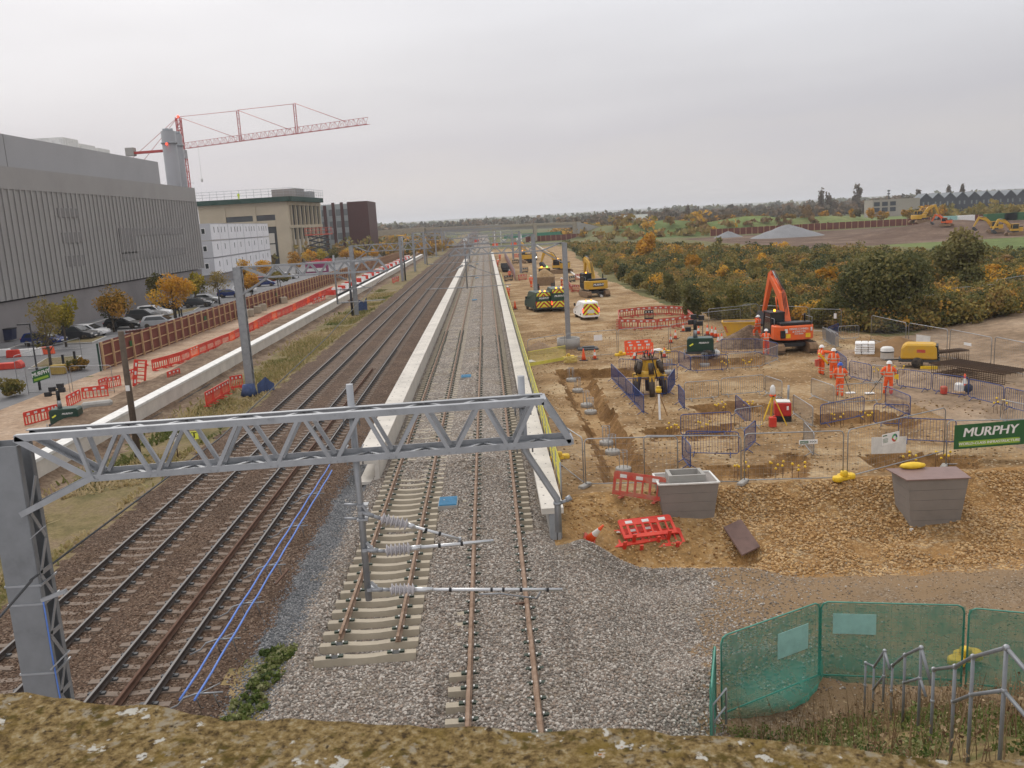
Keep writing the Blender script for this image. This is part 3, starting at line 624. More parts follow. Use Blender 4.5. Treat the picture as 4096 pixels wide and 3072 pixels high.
for nm, (ax, ay), (i0x, i0y), (i1x, i1y), (ex, ey) in (('stay_arm', (785, 1104), (823, 1117), (882, 1131), (992, 1161)), ('registration_arm', (794, 1185), (833, 1187), (887, 1181), (1066, 1165)), ('lower_arm', (804, 1270), (843, 1270), (896, 1270), (1214, 1270))):
    a, i0, i1, e = f(ax, ay), f(i0x, i0y), f(i1x, i1y), f(ex, ey)
    for q in (a, i0, i1, e): q[1] = -0.06
    b = MB().tube([i1, e], 0.021 if nm == 'stay_arm' else 0.026, 10); b.tube([i1-(e-i1)*0.01, i1+(e-i1)*0.12], 0.04, 8)
    arm = b.build(nm, M['alu'], dt)
    b = MB().tube([a, lerp(a, i0, 0.6)], 0.035, 8); b.tube([lerp(a, i0, 0.5), i0], 0.028, 8); b.box(a[0], a[1]+0.06, a[2]-0.03, 0.14, 0.14, 0.05); b.bar(a+np.array([0, 0, 0.12]), lerp(a, i0, 0.4), 0.05, 0.03)
    b.build('bracket', M['galv'], arm)
    b = MB(); insulator(b, i0, i1); b.build('insulator', M['white_dirty'] if False else mat('silicone_insulator', (0.45, 0.43, 0.44), 0.55), arm)
    b = MB()
    for t in ((0.35, 0.62) if nm != 'lower_arm' else (0.24, 0.52, 0.6, 0.72, 0.9)):
        q = lerp(i1, e, t); d = (e-i1)/np.linalg.norm(e-i1)*0.018; b.tube([q-d, q+d], 0.036, 8)
    b.pieces('cable_tie', M['black'], arm)
ra = MB(); q = [f(1034, 1284), f(1078, 1282), f(1160, 1293), f(1165, 1297)]
ra.tube([q[0], q[1], q[2]], 0.012, 6); ra.tube([f(1170, 1274), q[2]], 0.016, 6); ra.tube([f(992, 1161), f(994, 1172)], 0.03, 6); ra.build('steady_arm', M['galv'], dt)
st = MB()
for yy in (1090, 1120):
    c = f(775, yy); st.tube([c, f(744, yy)], 0.022, 8); st.box(c[0]+0.06, c[1], c[2]-0.02, 0.16, 0.14, 0.03)
st.pieces('bracket', M['galv'], dt)
bt = thing('drop_tube', 'cranked drop tube at the boom end bending out over the platform end', 'drop tube', tuple(AY(1207, 1148, YT)))
LO2 = np.array(bt.location); f2 = lambda x, y: AY(x, y, YT)-LO2
a0, a1, a2 = f2(1125, 812), f2(1141, 972), f2(1209, 1078); a1[0] = a0[0]; a2[0] = 0.0
MB().tube([a0*[1, 0, 1], a1*[1, 0, 1], a2*[1, 0, 1], (0, 0, 0)], 0.05, 14).build('tube', M['galv'], bt)
b = MB(); b.lathe([(0.06, -0.02), (0.06, 0.02)], (0, 0, float(a2[2])-0.06), 14); b.tube([(0.05, 0, float(a2[2])-0.06), (0.2, 0, float(a2[2])+0.0)], 0.025, 8); b.tube([(0.13, 0, float(a2[2])-0.02), (0.2, 0, float(a2[2])+0.02)], 0.045, 8)
for zz in (float(a0[2])-0.45, float(a0[2])-1.0):
    b.box(float(a0[0]), 0, zz, 0.3, 0.16, 0.03)
    for s in (-1, 1): b.tube([(float(a0[0])+s*0.11, -0.1, zz-0.1), (float(a0[0])+s*0.11, -0.1, zz+0.14)], 0.012, 6)
b.pieces('clamp', M['galv'], bt)
b = MB().tube([(-6.5, 11.2, 5.85), (-6.62, 20, 5.6), (-6.75, 35, 6.0), (-6.8, 59.1, 7.35)], 0.016, 6); o = b.build('earth_wire', M['dark']); tag(o, 'thin black earth wire running from near lattice post to the next boom end', 'wire')
b = MB().tube([(-6.45, 11.15, 5.87), (-6.2, 8, 5.6), (-6.0, 4.5, 5.2)], 0.018, 6); o = b.build('earth_wire', M['dark']); tag(o, 'short black wire sloping down from near lattice post past the parapet', 'wire')
# ------------------------------------------------------------------ the other gantries along the line
def gantry(label, Y, xp, xe, zt, zb, z0, pw=0.5, d=0.5, bay=1.05, drops=(), detail=True, group='gantries along the line'):
    s = 1 if xe > xp else -1
    t = thing('overhead_line_gantry', label, 'gantry', (xp, Y, z0), 0, group)
    L_ = abs(xe-xp); H0 = zt-z0; H1 = zb-z0
    b = MB()
    for yy in (-d/2, d/2): b.box(0, yy, 0, pw, 0.02, H0); [b.box(q*pw/2, yy*0.86, 0, 0.02, 0.14, H0) for q in (-1, 1)]
    k = 0; z = 0.1
    while z < H0-0.6 and detail:
        for q in (-1, 1): b.bar((q*pw/2, -d/2*(1 if k % 2 else -1), z), (q*pw/2, d/2*(1 if k % 2 else -1), z+0.55), 0.015, 0.06, up=(0, 0.7, 0.7))
        z += 0.6; k += 1
    b.build('post', M['galv'], t)
    w = 0.1 if detail else 0.11; b = MB(); g = MB()
    xa = s*min(2.4, L_*0.2); xt = s*(L_-0.6)
    for yy in (-d/2, d/2):
        b.bar((0, yy, H0), (xt, yy, H0), w, w); b.bar((xa, yy, H1), (s*L_, yy, H1), w, w); b.bar((s*0.3, yy, H0), (xa, yy, H1), w, w); b.bar((xt, yy, H0), (s*L_, yy, H1), w, w)
        n = max(3, int((L_-abs(xa))/bay)); 
        for i in range(n):
            x_0 = xa+s*i*(L_-abs(xa))/n; x_m = xa+s*(i+0.5)*(L_-abs(xa))/n; x_1 = xa+s*(i+1)*(L_-abs(xa))/n
            g.bar((x_0, yy, H1), (x_m, yy, H0), w*0.7, w*0.7)
            if i < n-1: g.bar((x_m, yy, H0), (x_1, yy, H1), w*0.7, w*0.7)
            if yy > 0 and detail: g.bar((x_0, -d/2, H1), (x_m, d/2, H1), w*0.6, 0.02); g.bar((x_m-s*bay/2, -d/2, H0), (x_m, d/2, H0), w*0.6, 0.02)
    b.build('chord', M['galv'], t); g.build('diagonal_bracing', M['galv'], t)
    b = MB(); [b.bar((s*pw*0.3, yy, H1-1.1), (xa, yy, H1), w, w) for yy in (-d/2, d/2)]; b.build('knee_brace', M['galv'], t)
    for dx, zz, arms in drops:
        b = MB().tube([(dx, d/2+0.1, zt+0.45-z0), (dx, d/2+0.1, zz-z0)], 0.06, 8); tb = b.build('drop_tube', M['galv'], t)
        for sg, ln in arms:
            e = MB(); zz0 = zz-z0
            e.tube([(dx, d/2, zz0+0.1), (dx+sg*ln, d/2, zz0+0.15)], 0.03, 6); e.tube([(dx, d/2, zz0+1.0), (dx+sg*ln*0.75, d/2, zz0+1.05)], 0.028, 6); e.tube([(dx, d/2, zz0+1.95), (dx+sg*ln*0.6, d/2, zz0+1.1)], 0.026, 6)
            for h, h2 in ((0.1, 0.12), (1.0, 1.01), (1.95, 1.66)): insulator(e, (dx+sg*0.25, d/2, zz0+h), (dx+sg*0.8, d/2, zz0+h2), 4, 0.09, 0.035)
            e.build('arm', M['galv'], tb)
    return t
G2 = float(AY(718, 553, 59.2)[0])
gantry('second gantry boom from the bridge, on a post wrapped in blue netting', 59.2, -17.0, -6.8, 8.17, 7.4, -0.6, drops=[(G2+17.0, 5.25, [(1, 3.3)])])
gantry('third lattice boom along the verge, lit grey in front of the glass building', 110.8, -17.2, float(AY(931, 528, 110.8)[0]), 8.2, 7.35, -0.6, drops=[(9.5, 5.2, [(1, 3.0)])])
gantry('fourth lattice boom along the verge, left of the far platforms', 174, -17.2, -5.5, 8.3, 7.3, -0.6, drops=[(9, 5.2, [(1, 3)])])
gantry('fifth lattice boom along the verge, with a cabinet at its post', 245, -17.5, -5.0, 8.3, 7.2, -0.6, bay=1.4)
for i, Y in enumerate((208, 300, 345)): gantry('small far lattice gantry spanning every track in the haze by the bridge', Y, -17.4, 6.4, 8.6, 7.6, -0.6, bay=2.2, detail=False, group='far gantries')
xl = float(AY(969, 553, 70.2)[0])
gantry('gantry whose tall grey post stands in a concrete ring on the site', 70.2, 6.35, xl, float(AY(1226, 524, 70.2)[2]), float(AY(1000, 551, 70.2)[2]), -0.3, pw=0.36, d=0.36, drops=[(float(AY(1004, 540, 70.2)[0])-6.35, 5.0, [(1, 3.6), (-1, 3.4)]), ])
for i, (px, py, Y) in enumerate(((1151, 506, 113), (1121, 499, 174), (1106, 502, 238))):
    c = AY(px, py, Y); gantry( ['tall grey steel post standing behind the dark green vans', 'tall grey steel post beside the red mesh fence', 'far grey steel post between the yellow digger and the platform'][i], Y, float(c[0]), -5.2, float(c[2]), float(c[2])-.85, -.3, pw=.5, d=.4, bay=1.5, detail=False, drops=[(-8.4, 5.1, [(1, 3.2), (-1, 3.2)])], group='gantries along the site')
for i, (px, py, ty, tx_) in enumerate(((1070, 540, 500, 1068), (872, 560, 510, 869), (1128, 565, 505, 1126), (1083, 535, 499, 1081))):
    c = G(px, py, -0.3); zt = AY(tx_, ty, c[1])[2]; o = MB().tube([(0, 0, 0), (0, 0, float(zt)+0.3)], 0.16, 8).build('lamp_post' if False else 'mast', M['white_dirty'], loc=tuple(c)); tag(o, ['pale slim mast by the far end of the fenced platform', 'white slim mast at the far end of the white platform wall', 'slim pale mast near the yellow digger on the site', 'thin pale mast among the far gantries'][i], 'mast', 'slim masts')
o = MB().lathe([(0.95, 0), (0.95, 0.85), (0.8, 0.85), (0.8, 0.05)], n=28).build('concrete_ring', M['conc_dark'], loc=(6.35, 70.2, -0.35)); tag(o, 'grey concrete ring around the foot of the tall gantry post', 'concrete ring')
# ------------------------------------------------------------------ poles
for i, (px, py, ty, tx_, zz) in enumerate(((300, 995, 716, 250, -0.6), (762, 682, 560, 752, -0.6), (876, 606, 513, 862, -0.6))):
    c = G(px, py, zz); zt = float(AY(tx_, ty, c[1])[2]); h = zt-zz
    t = thing('wooden_pole', ['brown wooden pole with a brown insulator, near end of the white platform', 'slim pole with black foot beside the third boom post', 'slim pole with black foot beyond the white platform wall'][i], 'pole', tuple(c), 0, 'line side poles')
    if i == 0:
        MB().tube([(0, 0, 0), (0, 0, h)], [0.17, 0.14], 10).build('pole', M['woodpole'], t); b = MB(); insulator(b, (0.25, -0.1, h-0.05), (0.9, 0.3, h-0.02), 5, 0.09, 0.05); b.build('insulator', mat('brown_glaze', (0.09, 0.03, 0.025), 0.3), t); MB().box(0.02, -0.17, h*0.55, 0.2, 0.02, 0.28).build('number_plate', M['white'], t)
    else: MB().tube([(0, 0, h*0.5), (0, 0, h)], [0.14, 0.11], 8).build('pole', M['galv_dull'], t); MB().tube([(0, 0, 0), (0, 0, h*0.5)], [0.17, 0.15], 8).build('painted_foot', M['black'], t)
# ------------------------------------------------------------------ temporary fencing
def heras_mb(w=3.5, h=2.0, tr=0.022):
    b = MB(); c = 0.16
    pts = [(0.02, 0, 0.0), (0.02, 0, h-c), (0.02+c*0.3, 0, h-c*0.3), (c, 0, h), (w-c, 0, h), (w-0.02-c*0.3, 0, h-c*0.3), (w-0.02, 0, h-c), (w-0.02, 0, 0)]
    b.tube(pts, tr, 6); b.tube([(0.02, 0, 0.15), (w-0.02, 0, 0.15)], tr*0.9, 6)
    m = MB(); n = int(w/0.15)
    for i in range(1, n): m.bar((w*i/n, 0, 0.15), (w*i/n, 0, h), 0.0035, 0.0035)
    for i in range(1, 8): m.bar((0, 0, 0.15+i*(h-0.15)/8), (w, 0, 0.15+i*(h-0.15)/8), 0.0035, 0.0035)
    return b, m
_hp = {}
def heras(a, b_, label, z=None, group='steel mesh fence panels', m=None, name='mesh_fence'):
    a = np.asarray(a, float); b_ = np.asarray(b_, float); w = float(np.hypot(*(b_-a)[:2])); key = (round(w, 1), m)
    t = thing(name, label, 'fence panel', tuple(a), math.atan2(b_[1]-a[1], b_[0]-a[0]), group)
    if key not in _hp:
        fb, mb = heras_mb(w); mt = M[m] if m else M['galv']; _hp[key] = (fb.build('frame', mt, t).data, mb.build('wire_mesh', mt, t).data)
    else:
        for nm, me in zip(('frame', 'wire_mesh'), _hp[key]): o = bpy.data.objects.new(nm, me); col.objects.link(o); o.parent = t
    return t
def GS(x, y, it=3):   # pixel to a point on the terrain
    z = -0.3
    for _ in range(6): c = G(x, y, z); z = 0.5*z+0.5*hz(c[0], c[1])
    return G(x, y, z)
HF = [((1188, 992), (1262, 1050), 'mesh fence panel turning from the yellow handrail to the rubble slope'), ((1265, 1053), (1466, 1048), 'mesh fence panel above the leaning red barrier'), ((1392, 1046), (1602, 1044), 'mesh fence panel above the open topped grey chamber'), ((1607, 1045), (1825, 1038), 'mesh fence panel with a small arrow sign on its wires'), ((1829, 1038), (2038, 1008), 'mesh fence panel with white board and colour wheel notice'), ((2042, 1010), (2250, 985), 'mesh fence panel under the big green banner'),
      ((1142, 792), (1222, 778), 'mesh fence panel with yellow netting beside the platform'), ((1225, 777), (1334, 768), 'mesh fence panel with white sheet, in front of the tall post'), ((1336, 768), (1445, 758), 'mesh fence panel behind the stacked red barriers'), ((1448, 757), (1520, 742), 'mesh fence panel left of the green lighting tower'),
      ((1517, 726), (1602, 716), 'mesh fence panel before the yellow skip'), ((1530, 716), (1622, 706), 'mesh fence panel behind the yellow skip'), ((1603, 705), (1638, 704), 'short mesh fence panel between skip and orange digger'), ((1640, 708), (1746, 714), 'mesh fence panel behind the orange digger'), ((1748, 718), (1817, 721), 'mesh fence panel right of the orange digger with a white notice'),
      ((1881, 737), (1956, 758), 'mesh fence panel running from lone post behind the white bags'), ((1961, 758), (2045, 776), 'mesh fence panel with a pale board behind the yellow compressor'), ((2050, 776), (2140, 797), 'mesh fence panel behind the upper rusty cage'), ((2146, 797), (2226, 815), 'mesh fence panel behind the lower rusty cage')]
for a, b_, l in HF: heras(GS(*a), GS(*b_), l)
for a, b_, l in (((1949, 693), (2051, 671), 'dark mesh fence panel with green notice below the big dark tree'), ((2053, 671), (2148, 652), 'dark mesh fence panel halfway up the dirt track'), ((2150, 652), (2240, 634), 'dark mesh fence panel at the top of the dirt track')): heras(GS(*a), GS(*b_), l, m='green_d' if False else 'galv_dull')
for a, b_, l in (((62, 852), (155, 851), 'mesh fence panel carrying the green banner by the car park'), ((158, 849), (248, 848), 'mesh fence panel ending at the brown wooden pole'), ((37, 822), (178, 775), 'low mesh fence panel across the car park entrance')): heras(G(*a), G(*b_), l)
# green netted panels in the foreground
NET, ntn, nb_ = newmat('green_debris_net'); nb_.inputs['Base Color'].default_value = (0.03, 0.26, 0.19, 1); nb_.inputs['Roughness'].default_value = 0.7
_tp = ntn.nodes.new('ShaderNodeBsdfTransparent'); _mx = ntn.nodes.new('ShaderNodeMixShader'); _o = ntn.nodes['Material Output']
_g = ntn.nodes.new('ShaderNodeNewGeometry'); _n = ntn.nodes.new('ShaderNodeTexNoise'); _n.inputs['Scale'].default_value = 3; _n.inputs['Detail'].default_value = 6; ntn.links.new(_g.outputs['Position'], _n.inputs['Vector'])
_r = ramp(ntn, [(0.3, (0.48,)*3), (0.7, (0.74,)*3)]); ntn.links.new(_n.outputs['Fac'], _r.inputs[0]); ntn.links.new(_r.outputs[0], _mx.inputs[0])
ntn.links.new(_tp.outputs[0], _mx.inputs[1]); ntn.links.new(nb_.outputs[0], _mx.inputs[2]); ntn.links.new(_mx.outputs[0], _o.inputs[0])
M['net'] = NET
def netted(a, b_, label, sag=0.0, board=None, mirror=False):
    t = heras(a, b_, label, group='green netted fence panels', m='green_frame'); w = float(np.hypot(b_[0]-a[0], b_[1]-a[1]))
    nx, nz = 28, 14; V = []; 
    for j in range(nz+1):
        for i in range(nx+1):
            u, v = i/nx, j/nz; bul = sag*math.sin(math.pi*min(1, u*0.95))*math.exp(-((v-0.18)/0.16)**2)
            V.append((u*w, -0.03-bul-0.02*math.sin(u*40+v*9), 0.06*math.sin(math.pi*u)*(-3 if sag > 0.3 else 0)*(1-v)**2+v*1.98))
    F = [(j*(nx+1)+i, j*(nx+1)+i+1, (j+1)*(nx+1)+i+1, (j+1)*(nx+1)+i) for j in range(nz) for i in range(nx)]
    MB().add(V, F, True).build('debris_net', M['net'], t)
    if board: MB().box(board[0], -0.07, board[1], board[2], 0.012, board[3]).build('board', M['pale_board'], t)
    return t
M['green_frame'] = mat('green_tinted_steel', (0.1, 0.27, 0.21), 0.6, 0.2); M['pale_board'] = mat('pale_aqua_board', (0.28, 0.5, 0.46), 0.6)
zg = -0.62
c0 = G(1556, 1592, zg); c1 = G(1760, 1432, zg)
cA = np.array([4.45, 15.9, -0.45]); 
def topfit(x, y, H_): return G(x, y, H_)   # ground point below a pixel known to be at height H_
zt_ = 1.22
q0, q1, q2, q3, q4 = topfit(1556, 1376, zt_), topfit(1772, 1300, zt_), topfit(2086, 1308, zt_), topfit(2092, 1313, zt_), topfit(2340, 1336, zt_)
for q in (q0, q1, q2, q3, q4): q[2] = zt_-2.0
netted(q0, q1, 'green netted fence panel with its net bulging over the gravel', 0.7, (2.1, 1.0, 0.95, 0.62)); netted(q1, q2, 'green netted fence panel facing the bridge with a pale board', 0.1, (0.75, 1.25, 0.95, 0.5)); netted(q3, q4, 'green netted fence panel nearest the right edge behind the handrail', 0.1)
q5 = topfit(1545, 1390, zt_-0.1); q6 = topfit(1537, 1500, zt_-0.25); q5[2] = q6[2] = zt_-2.1
netted(q5, q6, 'green netted fence panel seen edge on beside the steps', 0.0)
# ------------------------------------------------------------------ pedestrian barriers
def ped_mb(w=2.3):
    b = MB(); h = 1.1; c = 0.12; pts = [(0, 0, 0.12+c), (0, 0, h-c), (c*0.3, 0, h-c*0.3), (c, 0, h), (w-c, 0, h), (w-c*0.3, 0, h-c*0.3), (w, 0, h-c), (w, 0, 0.12+c), (w-c*0.3, 0, 0.12+c*0.3), (w-c, 0, 0.12), (c, 0, 0.12), (c*0.3, 0, 0.12+c*0.3), (0, 0, 0.12+c)]
    b.tube(pts, 0.021, 6); bars = MB(); n = int(w/0.125)
    for i in range(1, n): bars.bar((w*i/n, 0, 0.12), (w*i/n, 0, h), 0.013, 0.013)
    ft = []
    for x in (0.35, w-0.35):
        f_ = MB(); f_.tube([(x, -0.3, 0.0), (x, -0.02, 0.17), (x, 0.02, 0.17), (x, 0.3, 0.0)], 0.018, 6); ft.append(f_)
    return b, bars, ft
_pb = {}
def ped(a, b_, label, mk='blue_bar', tilt=0.0):
    a = np.asarray(a, float); b_ = np.asarray(b_, float); w = float(np.hypot(*(b_-a)[:2])); w = min(max(w, 1.6), 3.0); key = (round(w, 1), mk)
    t = thing('pedestrian_barrier', label, 'barrier', tuple(a), math.atan2(b_[1]-a[1], b_[0]-a[0]), 'steel pedestrian barriers'); t.rotation_euler[0] = tilt
    if key not in _pb:
        f_, br_, ft = ped_mb(w); _pb[key] = [('frame', f_.build('frame', M[mk], t).data), ('bars', br_.build('bars', M[mk], t).data)]+[('foot', q.build('foot', M[mk], t).data) for q in ft]
    else:
        for nm, me in _pb[key]: o = bpy.data.objects.new(nm, me); col.objects.link(o); o.parent = t
    return t
PB = [((1338, 808), (1387, 800), 'behind the yellow pile cutter, left of two', 0), ((1389, 798), (1465, 788), 'behind the yellow pile cutter, right of two', 0), ((1467, 792), (1492, 805), 'end on between two trenches near the lighting tower', 0), ((1493, 805), (1570, 800), 'along the near lip of the far trench', 0),
      ((1572, 800), (1648, 794), 'along the near lip of the far trench, next to the blue one', 1), ((1652, 791), (1680, 780), 'closing the far trench beside the digger tracks', 1), ((1558, 764), (1629, 763), 'in front of the dark gravel pile', 0), ((1631, 763), (1680, 775), 'in front of the two people at the digger', 0), ((1353, 857), (1441, 854), 'in front of the yellow pile cutter', 0), ((1444, 855), (1461, 829), 'right of the yellow pile cutter', 0), ((1412, 821), (1459, 824), 'close behind the yellow pile cutter legs', 0),
      ((1466, 871), (1479, 889), 'seen end on left of the silver barriers', 0), ((1479, 867), (1552, 861), 'first of two in line beside the end on blue one', 1), ((1558, 858), (1650, 850), 'second of two in line, by the red generator', 1), ((1653, 852), (1689, 867), 'slanting behind the red generator', 1), ((1589, 895), (1630, 914), 'slanting down to the left of the red generator', 0), ((1587, 932), (1647, 922), 'near the red fuel can', 1), ((1471, 944), (1580, 938), 'in front of the triangular pit', 0), ((1608, 982), (1632, 957), 'at the right corner of the front pen', 0), ((1482, 983), (1596, 986), 'front of the pen above the grey chamber', 0), ((1474, 994), (1491, 1017), 'bent and end on, at the left corner of the front pen', 0),
      ((1806, 792), (1834, 815), 'behind the three standing people', 0), ((1835, 817), (1881, 827), 'first in the long row after the three people', 0), ((1882, 827), (1936, 836), 'second in the long row, behind the lone person', 1), ((1938, 837), (2010, 847), 'in the long row with a small yellow notice', 0), ((2014, 848), (2090, 859), 'in the long row by the tools and cone', 0), ((2092, 862), (2166, 881), 'in the long row below the rusty cages', 0), ((2169, 882), (2240, 900), 'last of the long row at the picture edge', 0),
      ((1752, 858), (1801, 878), 'slanting left of the person in blue helmet', 1), ((1806, 875), (1905, 868), 'low row behind which two people hold detectors', 1), ((1912, 878), (1965, 903), 'slanting down from the lone person', 0), ((1887, 918), (1963, 907), 'joining the slanting one at the pit corner', 0), ((1772, 922), (1881, 917), 'across the middle pit', 0), ((1713, 897), (1756, 927), 'left end of the middle pit', 1), ((1736, 962), (1758, 989), 'end on near the arrow sign', 1), ((1940, 954), (2063, 960), 'behind the white board with colour wheel', 0), ((2160, 912), (2240, 930), 'behind the big green banner', 1), ((1811, 735), (1854, 733), 'against the bushes right of the digger', 1), ((1788, 738), (1811, 728), 'leaning blue one by the stacked silver barriers', 0)]
for a, b_, l, k in PB: ped(GS(*a), GS(*b_), ('silver' if k else 'blue')+' steel barrier '+l, 'galv' if k else 'blue_bar')
A0, A1 = GS(1321, 821), GS(1391, 898)
for i in range(4):
    ped(lerp(A0, A1, i/4), lerp(A0, A1, (i+1)/4), 'blue steel barrier, '+('farthest', 'second', 'third', 'nearest')[i]+' of four in the row left of the pile cutter')
for i in range(3):
    a, b_ = GS(1778+7*i, 736+2*i), GS(1812+7*i, 758+2*i); ped(a, b_, 'silver steel barrier, '+('back', 'middle', 'front')[i]+' one of the stack beside the digger', 'galv', 0.06)
# ------------------------------------------------------------------ plastic chapter barriers
def chap_mb(w=2.0, h=1.0):
    b = MB(); t = 0.05; n = 7
    b.prism([(0.0, h-0.3), (w, h-0.3), (w, h-0.06), (w-0.06, h), (0.06, h), (0, h-0.06)], -t/2, t/2)
    b.box(w/2, 0, 0.1, w, t, 0.16); b.box(0.05, 0, 0.26, 0.1, t, h-0.56); b.box(w-0.05, 0, 0.26, 0.1, t, h-0.56)
    for i in range(1, n): b.box(w*i/n, 0, 0.26, 0.09 if i % 2 else 0.06, t*0.8, h-0.56)
    for s in (0.35, w-0.35): b.box(s, 0, 0.0, 0.12, 0.5, 0.06); b.box(s, 0, 0.05, 0.1, 0.08, 0.07)
    return b
def chap_plates(w=2.0, h=1.0):
    b = MB()
    for i in range(3):
        for s in (-1, 1): b.box(0.38+i*0.62, s*0.029, h-0.23, 0.26, 0.006, 0.13)
    return b
CH_D = {}
def chap(p, rz, label, mk='red_pl', rot=None, plates=True, group='red plastic barriers', z=None):
    t = thing('plastic_barrier', label, 'barrier', tuple(map(float, p)), rz, group)
    if rot: t.rotation_euler = rot
    if mk not in CH_D: CH_D[mk] = (chap_mb().build('body', M[mk], t).data, chap_plates().build('reflective_plate', M['white_dirty'], t).data)
    else:
        for nm, me in list(zip(('body', 'reflective_plate'), CH_D[mk]))[:2 if plates else 1]: o = bpy.data.objects.new(nm, me); col.objects.link(o); o.parent = t
    return t
def ordw(i): return ['first', 'second', 'third', 'fourth', 'fifth', 'sixth', 'seventh', 'eighth', 'ninth', 'tenth', 'eleventh', 'twelfth', 'thirteenth', 'fourteenth', 'fifteenth', 'sixteenth', 'seventeenth', 'eighteenth', 'nineteenth', 'twentieth', 'twenty first', 'twenty second', 'twenty third', 'twenty fourth', 'twenty fifth', 'twenty sixth', 'twenty seventh', 'twenty eighth', 'twenty ninth', 'thirtieth', 'thirty first', 'thirty second', 'thirty third', 'thirty fourth', 'thirty fifth', 'thirty sixth', 'thirty seventh', 'thirty eighth', 'thirty ninth', 'fortieth', 'forty first', 'forty second'][i]
def chap_seg(a, b_, label, mk='red_pl', **k):
    a, b_ = np.asarray(a, float), np.asarray(b_, float); t = chap(a, math.atan2(b_[1]-a[1], b_[0]-a[0]), label, mk, **k); t.scale[0] = float(np.hypot(*(b_-a)[:2]))/2.0; return t
for a, b_, l in (((55, 926), (106, 912), 'faded red barrier nearest the picture edge by the haul path'), ((105, 912), (128, 906), 'short orange red barrier behind the black lamp heads'), ((147, 887), (176, 871), 'red barrier right of the black lamp heads'), ((179, 868), (236, 861), 'red barrier with wide view of its eight slots, by white concrete lump'), ((216, 849), (235, 842), 'red barrier end on, left of the wooden pole'), ((234, 845), (263, 838), 'red barrier just left of the wooden pole'), ((273, 829), (293, 823), 'red barrier just right of the wooden pole'), ((364, 831), (391, 822), 'muddy red barrier half down by the platform wall'), ((446, 880), (462, 871), 'red barrier nearest end of the short row on the verge'), ((462, 871), (480, 860), 'second red barrier of the short row on the verge'), ((480, 860), (497, 850), 'third red barrier of the short row on the verge'), ((499, 843), (526, 838), 'red barrier meeting the blue netted post'), ((848, 612), (862, 607), 'lone red barrier far along the verge'), ((676, 660), (703, 650), 'fallen red barrier on the soil by white wall')):
    chap_seg(G(*a, -0.5), G(*b_, -0.5), l)
chap(G(318, 836), R(20), 'red barrier standing on its end in the soil', rot=(0, R(-80), R(20)))
path = [G(x, y) for x, y in ((330, 803), (350, 799), (377, 790), (397, 783), (429, 769), (462, 755), (487, 744), (512, 735), (550, 713), (591, 690), (616, 681), (640, 670), (663, 658), (690, 644), (724, 629))]
pts = [path[0]]; dacc = 0
def walk(path, step):
    out_ = [path[0]]; cur = path[0]; i = 1
    while i < len(path):
        d = np.linalg.norm(path[i]-cur)
        if d >= step: cur = cur+(path[i]-cur)/d*step; out_.append(cur)
        else:
            i += 1
            if i < len(path) and np.linalg.norm(path[i]-cur) < step: continue
    return out_
wp = walk(path, 2.05)
for i in range(len(wp)-1):
    chap_seg(wp[i], wp[i+1], 'red barrier, '+ordw(min(i, 41))+' from the near end of the long haul path row', 'orange_pl' if i % 5 == 3 else 'red_pl', plates=False, group='long red barrier row')
# red and white blocks on the second platform rim
def blk(col2): b = MB(); b.prism([(-0.3, 0), (0.3, 0), (0.2, 0.75), (-0.2, 0.75)], -0.75, 0.75, 'xz'); return b
rb = None
for i in range(30):
    yy = 131+i*4.6; rz = R(60+20*math.sin(i*2.1)); red = i % 2 == 0
    o = blk(0).build('traffic_block', M['red_pl'] if red else M['white']) if i < 2 else (rb[i % 2]).copy()
    if i < 2: rb = (rb or [])+[o]
    else: col.objects.link(o)
    o.location = (-23.95+0.12*math.sin(i), yy, 0.62); o.rotation_euler = (0, 0, rz); tag(o, ('red' if red else 'white')+' traffic block, '+ordw(i)+' from the bridge on the rim of the second platform wall', 'traffic block', 'red and white blocks on the platform rim')
# enclosure on the site
E_ = [(1336, 690), (1337, 712), (1378, 713), (1420, 712), (1462, 708), (1497, 700), (1480, 684), (1445, 681), (1410, 682), (1372, 685), (1336, 690)]
k = 0
for i in range(len(E_)-1):
    a, b_ = GS(*E_[i]), GS(*E_[i+1]); n = max(1, int(round(np.linalg.norm(b_-a)/2.1)))
    for j in range(n): chap_seg(lerp(a, b_, j/n), lerp(a, b_, (j+1)/n), 'muddy red barrier, '+ordw(k)+' of the ring beyond the lighting tower', 'red_mud', group='barrier ring'); k += 1
for (a, b_, l) in (((1352, 770), (1412, 768), 'bright red barrier at the front of the leaning stack'), ((1350, 764), (1408, 760), 'bright red barrier behind in the leaning stack')): t = chap_seg(GS(*a), GS(*b_), l, 'orange_pl'); t.rotation_euler[0] = R(-8)
for a, b_, l, mk in (((1236, 630), (1252, 631), 'muddy red barrier beside the yellow digger tracks', 'red_mud'), ((1229, 622), (1236, 632), 'muddy red barrier end on near the yellow digger', 'red_mud'), ((1243, 605), (1257, 604), 'red barrier behind the yellow digger', 'red_mud'), ((1193, 578), (1214, 577), 'pinkish red barrier on the road behind the dumper', 'red_mud'), ((1120, 606), (1138, 604), 'red barrier at the foot of the grey post by the red fence', 'red_mud'), ((1108, 557), (1121, 556), 'far red barrier left of the far yellow digger', 'red_pl'), ((1230, 610), (1243, 608), 'black barrier between tall post and yellow digger', 'black'), ((1126, 590), (1141, 588), 'black barrier on the dirt by the grey post', 'black'), ((1090, 608), (1108, 606), 'black barrier by the crouching person', 'black'), ((1107, 570), (1120, 569), 'black barrier under the far digger', 'black'), ((1392, 692), (1412, 691), 'black barrier inside the red barrier ring', 'black')): chap_seg(GS(*a), GS(*b_), l, mk, group='barriers around the working diggers')
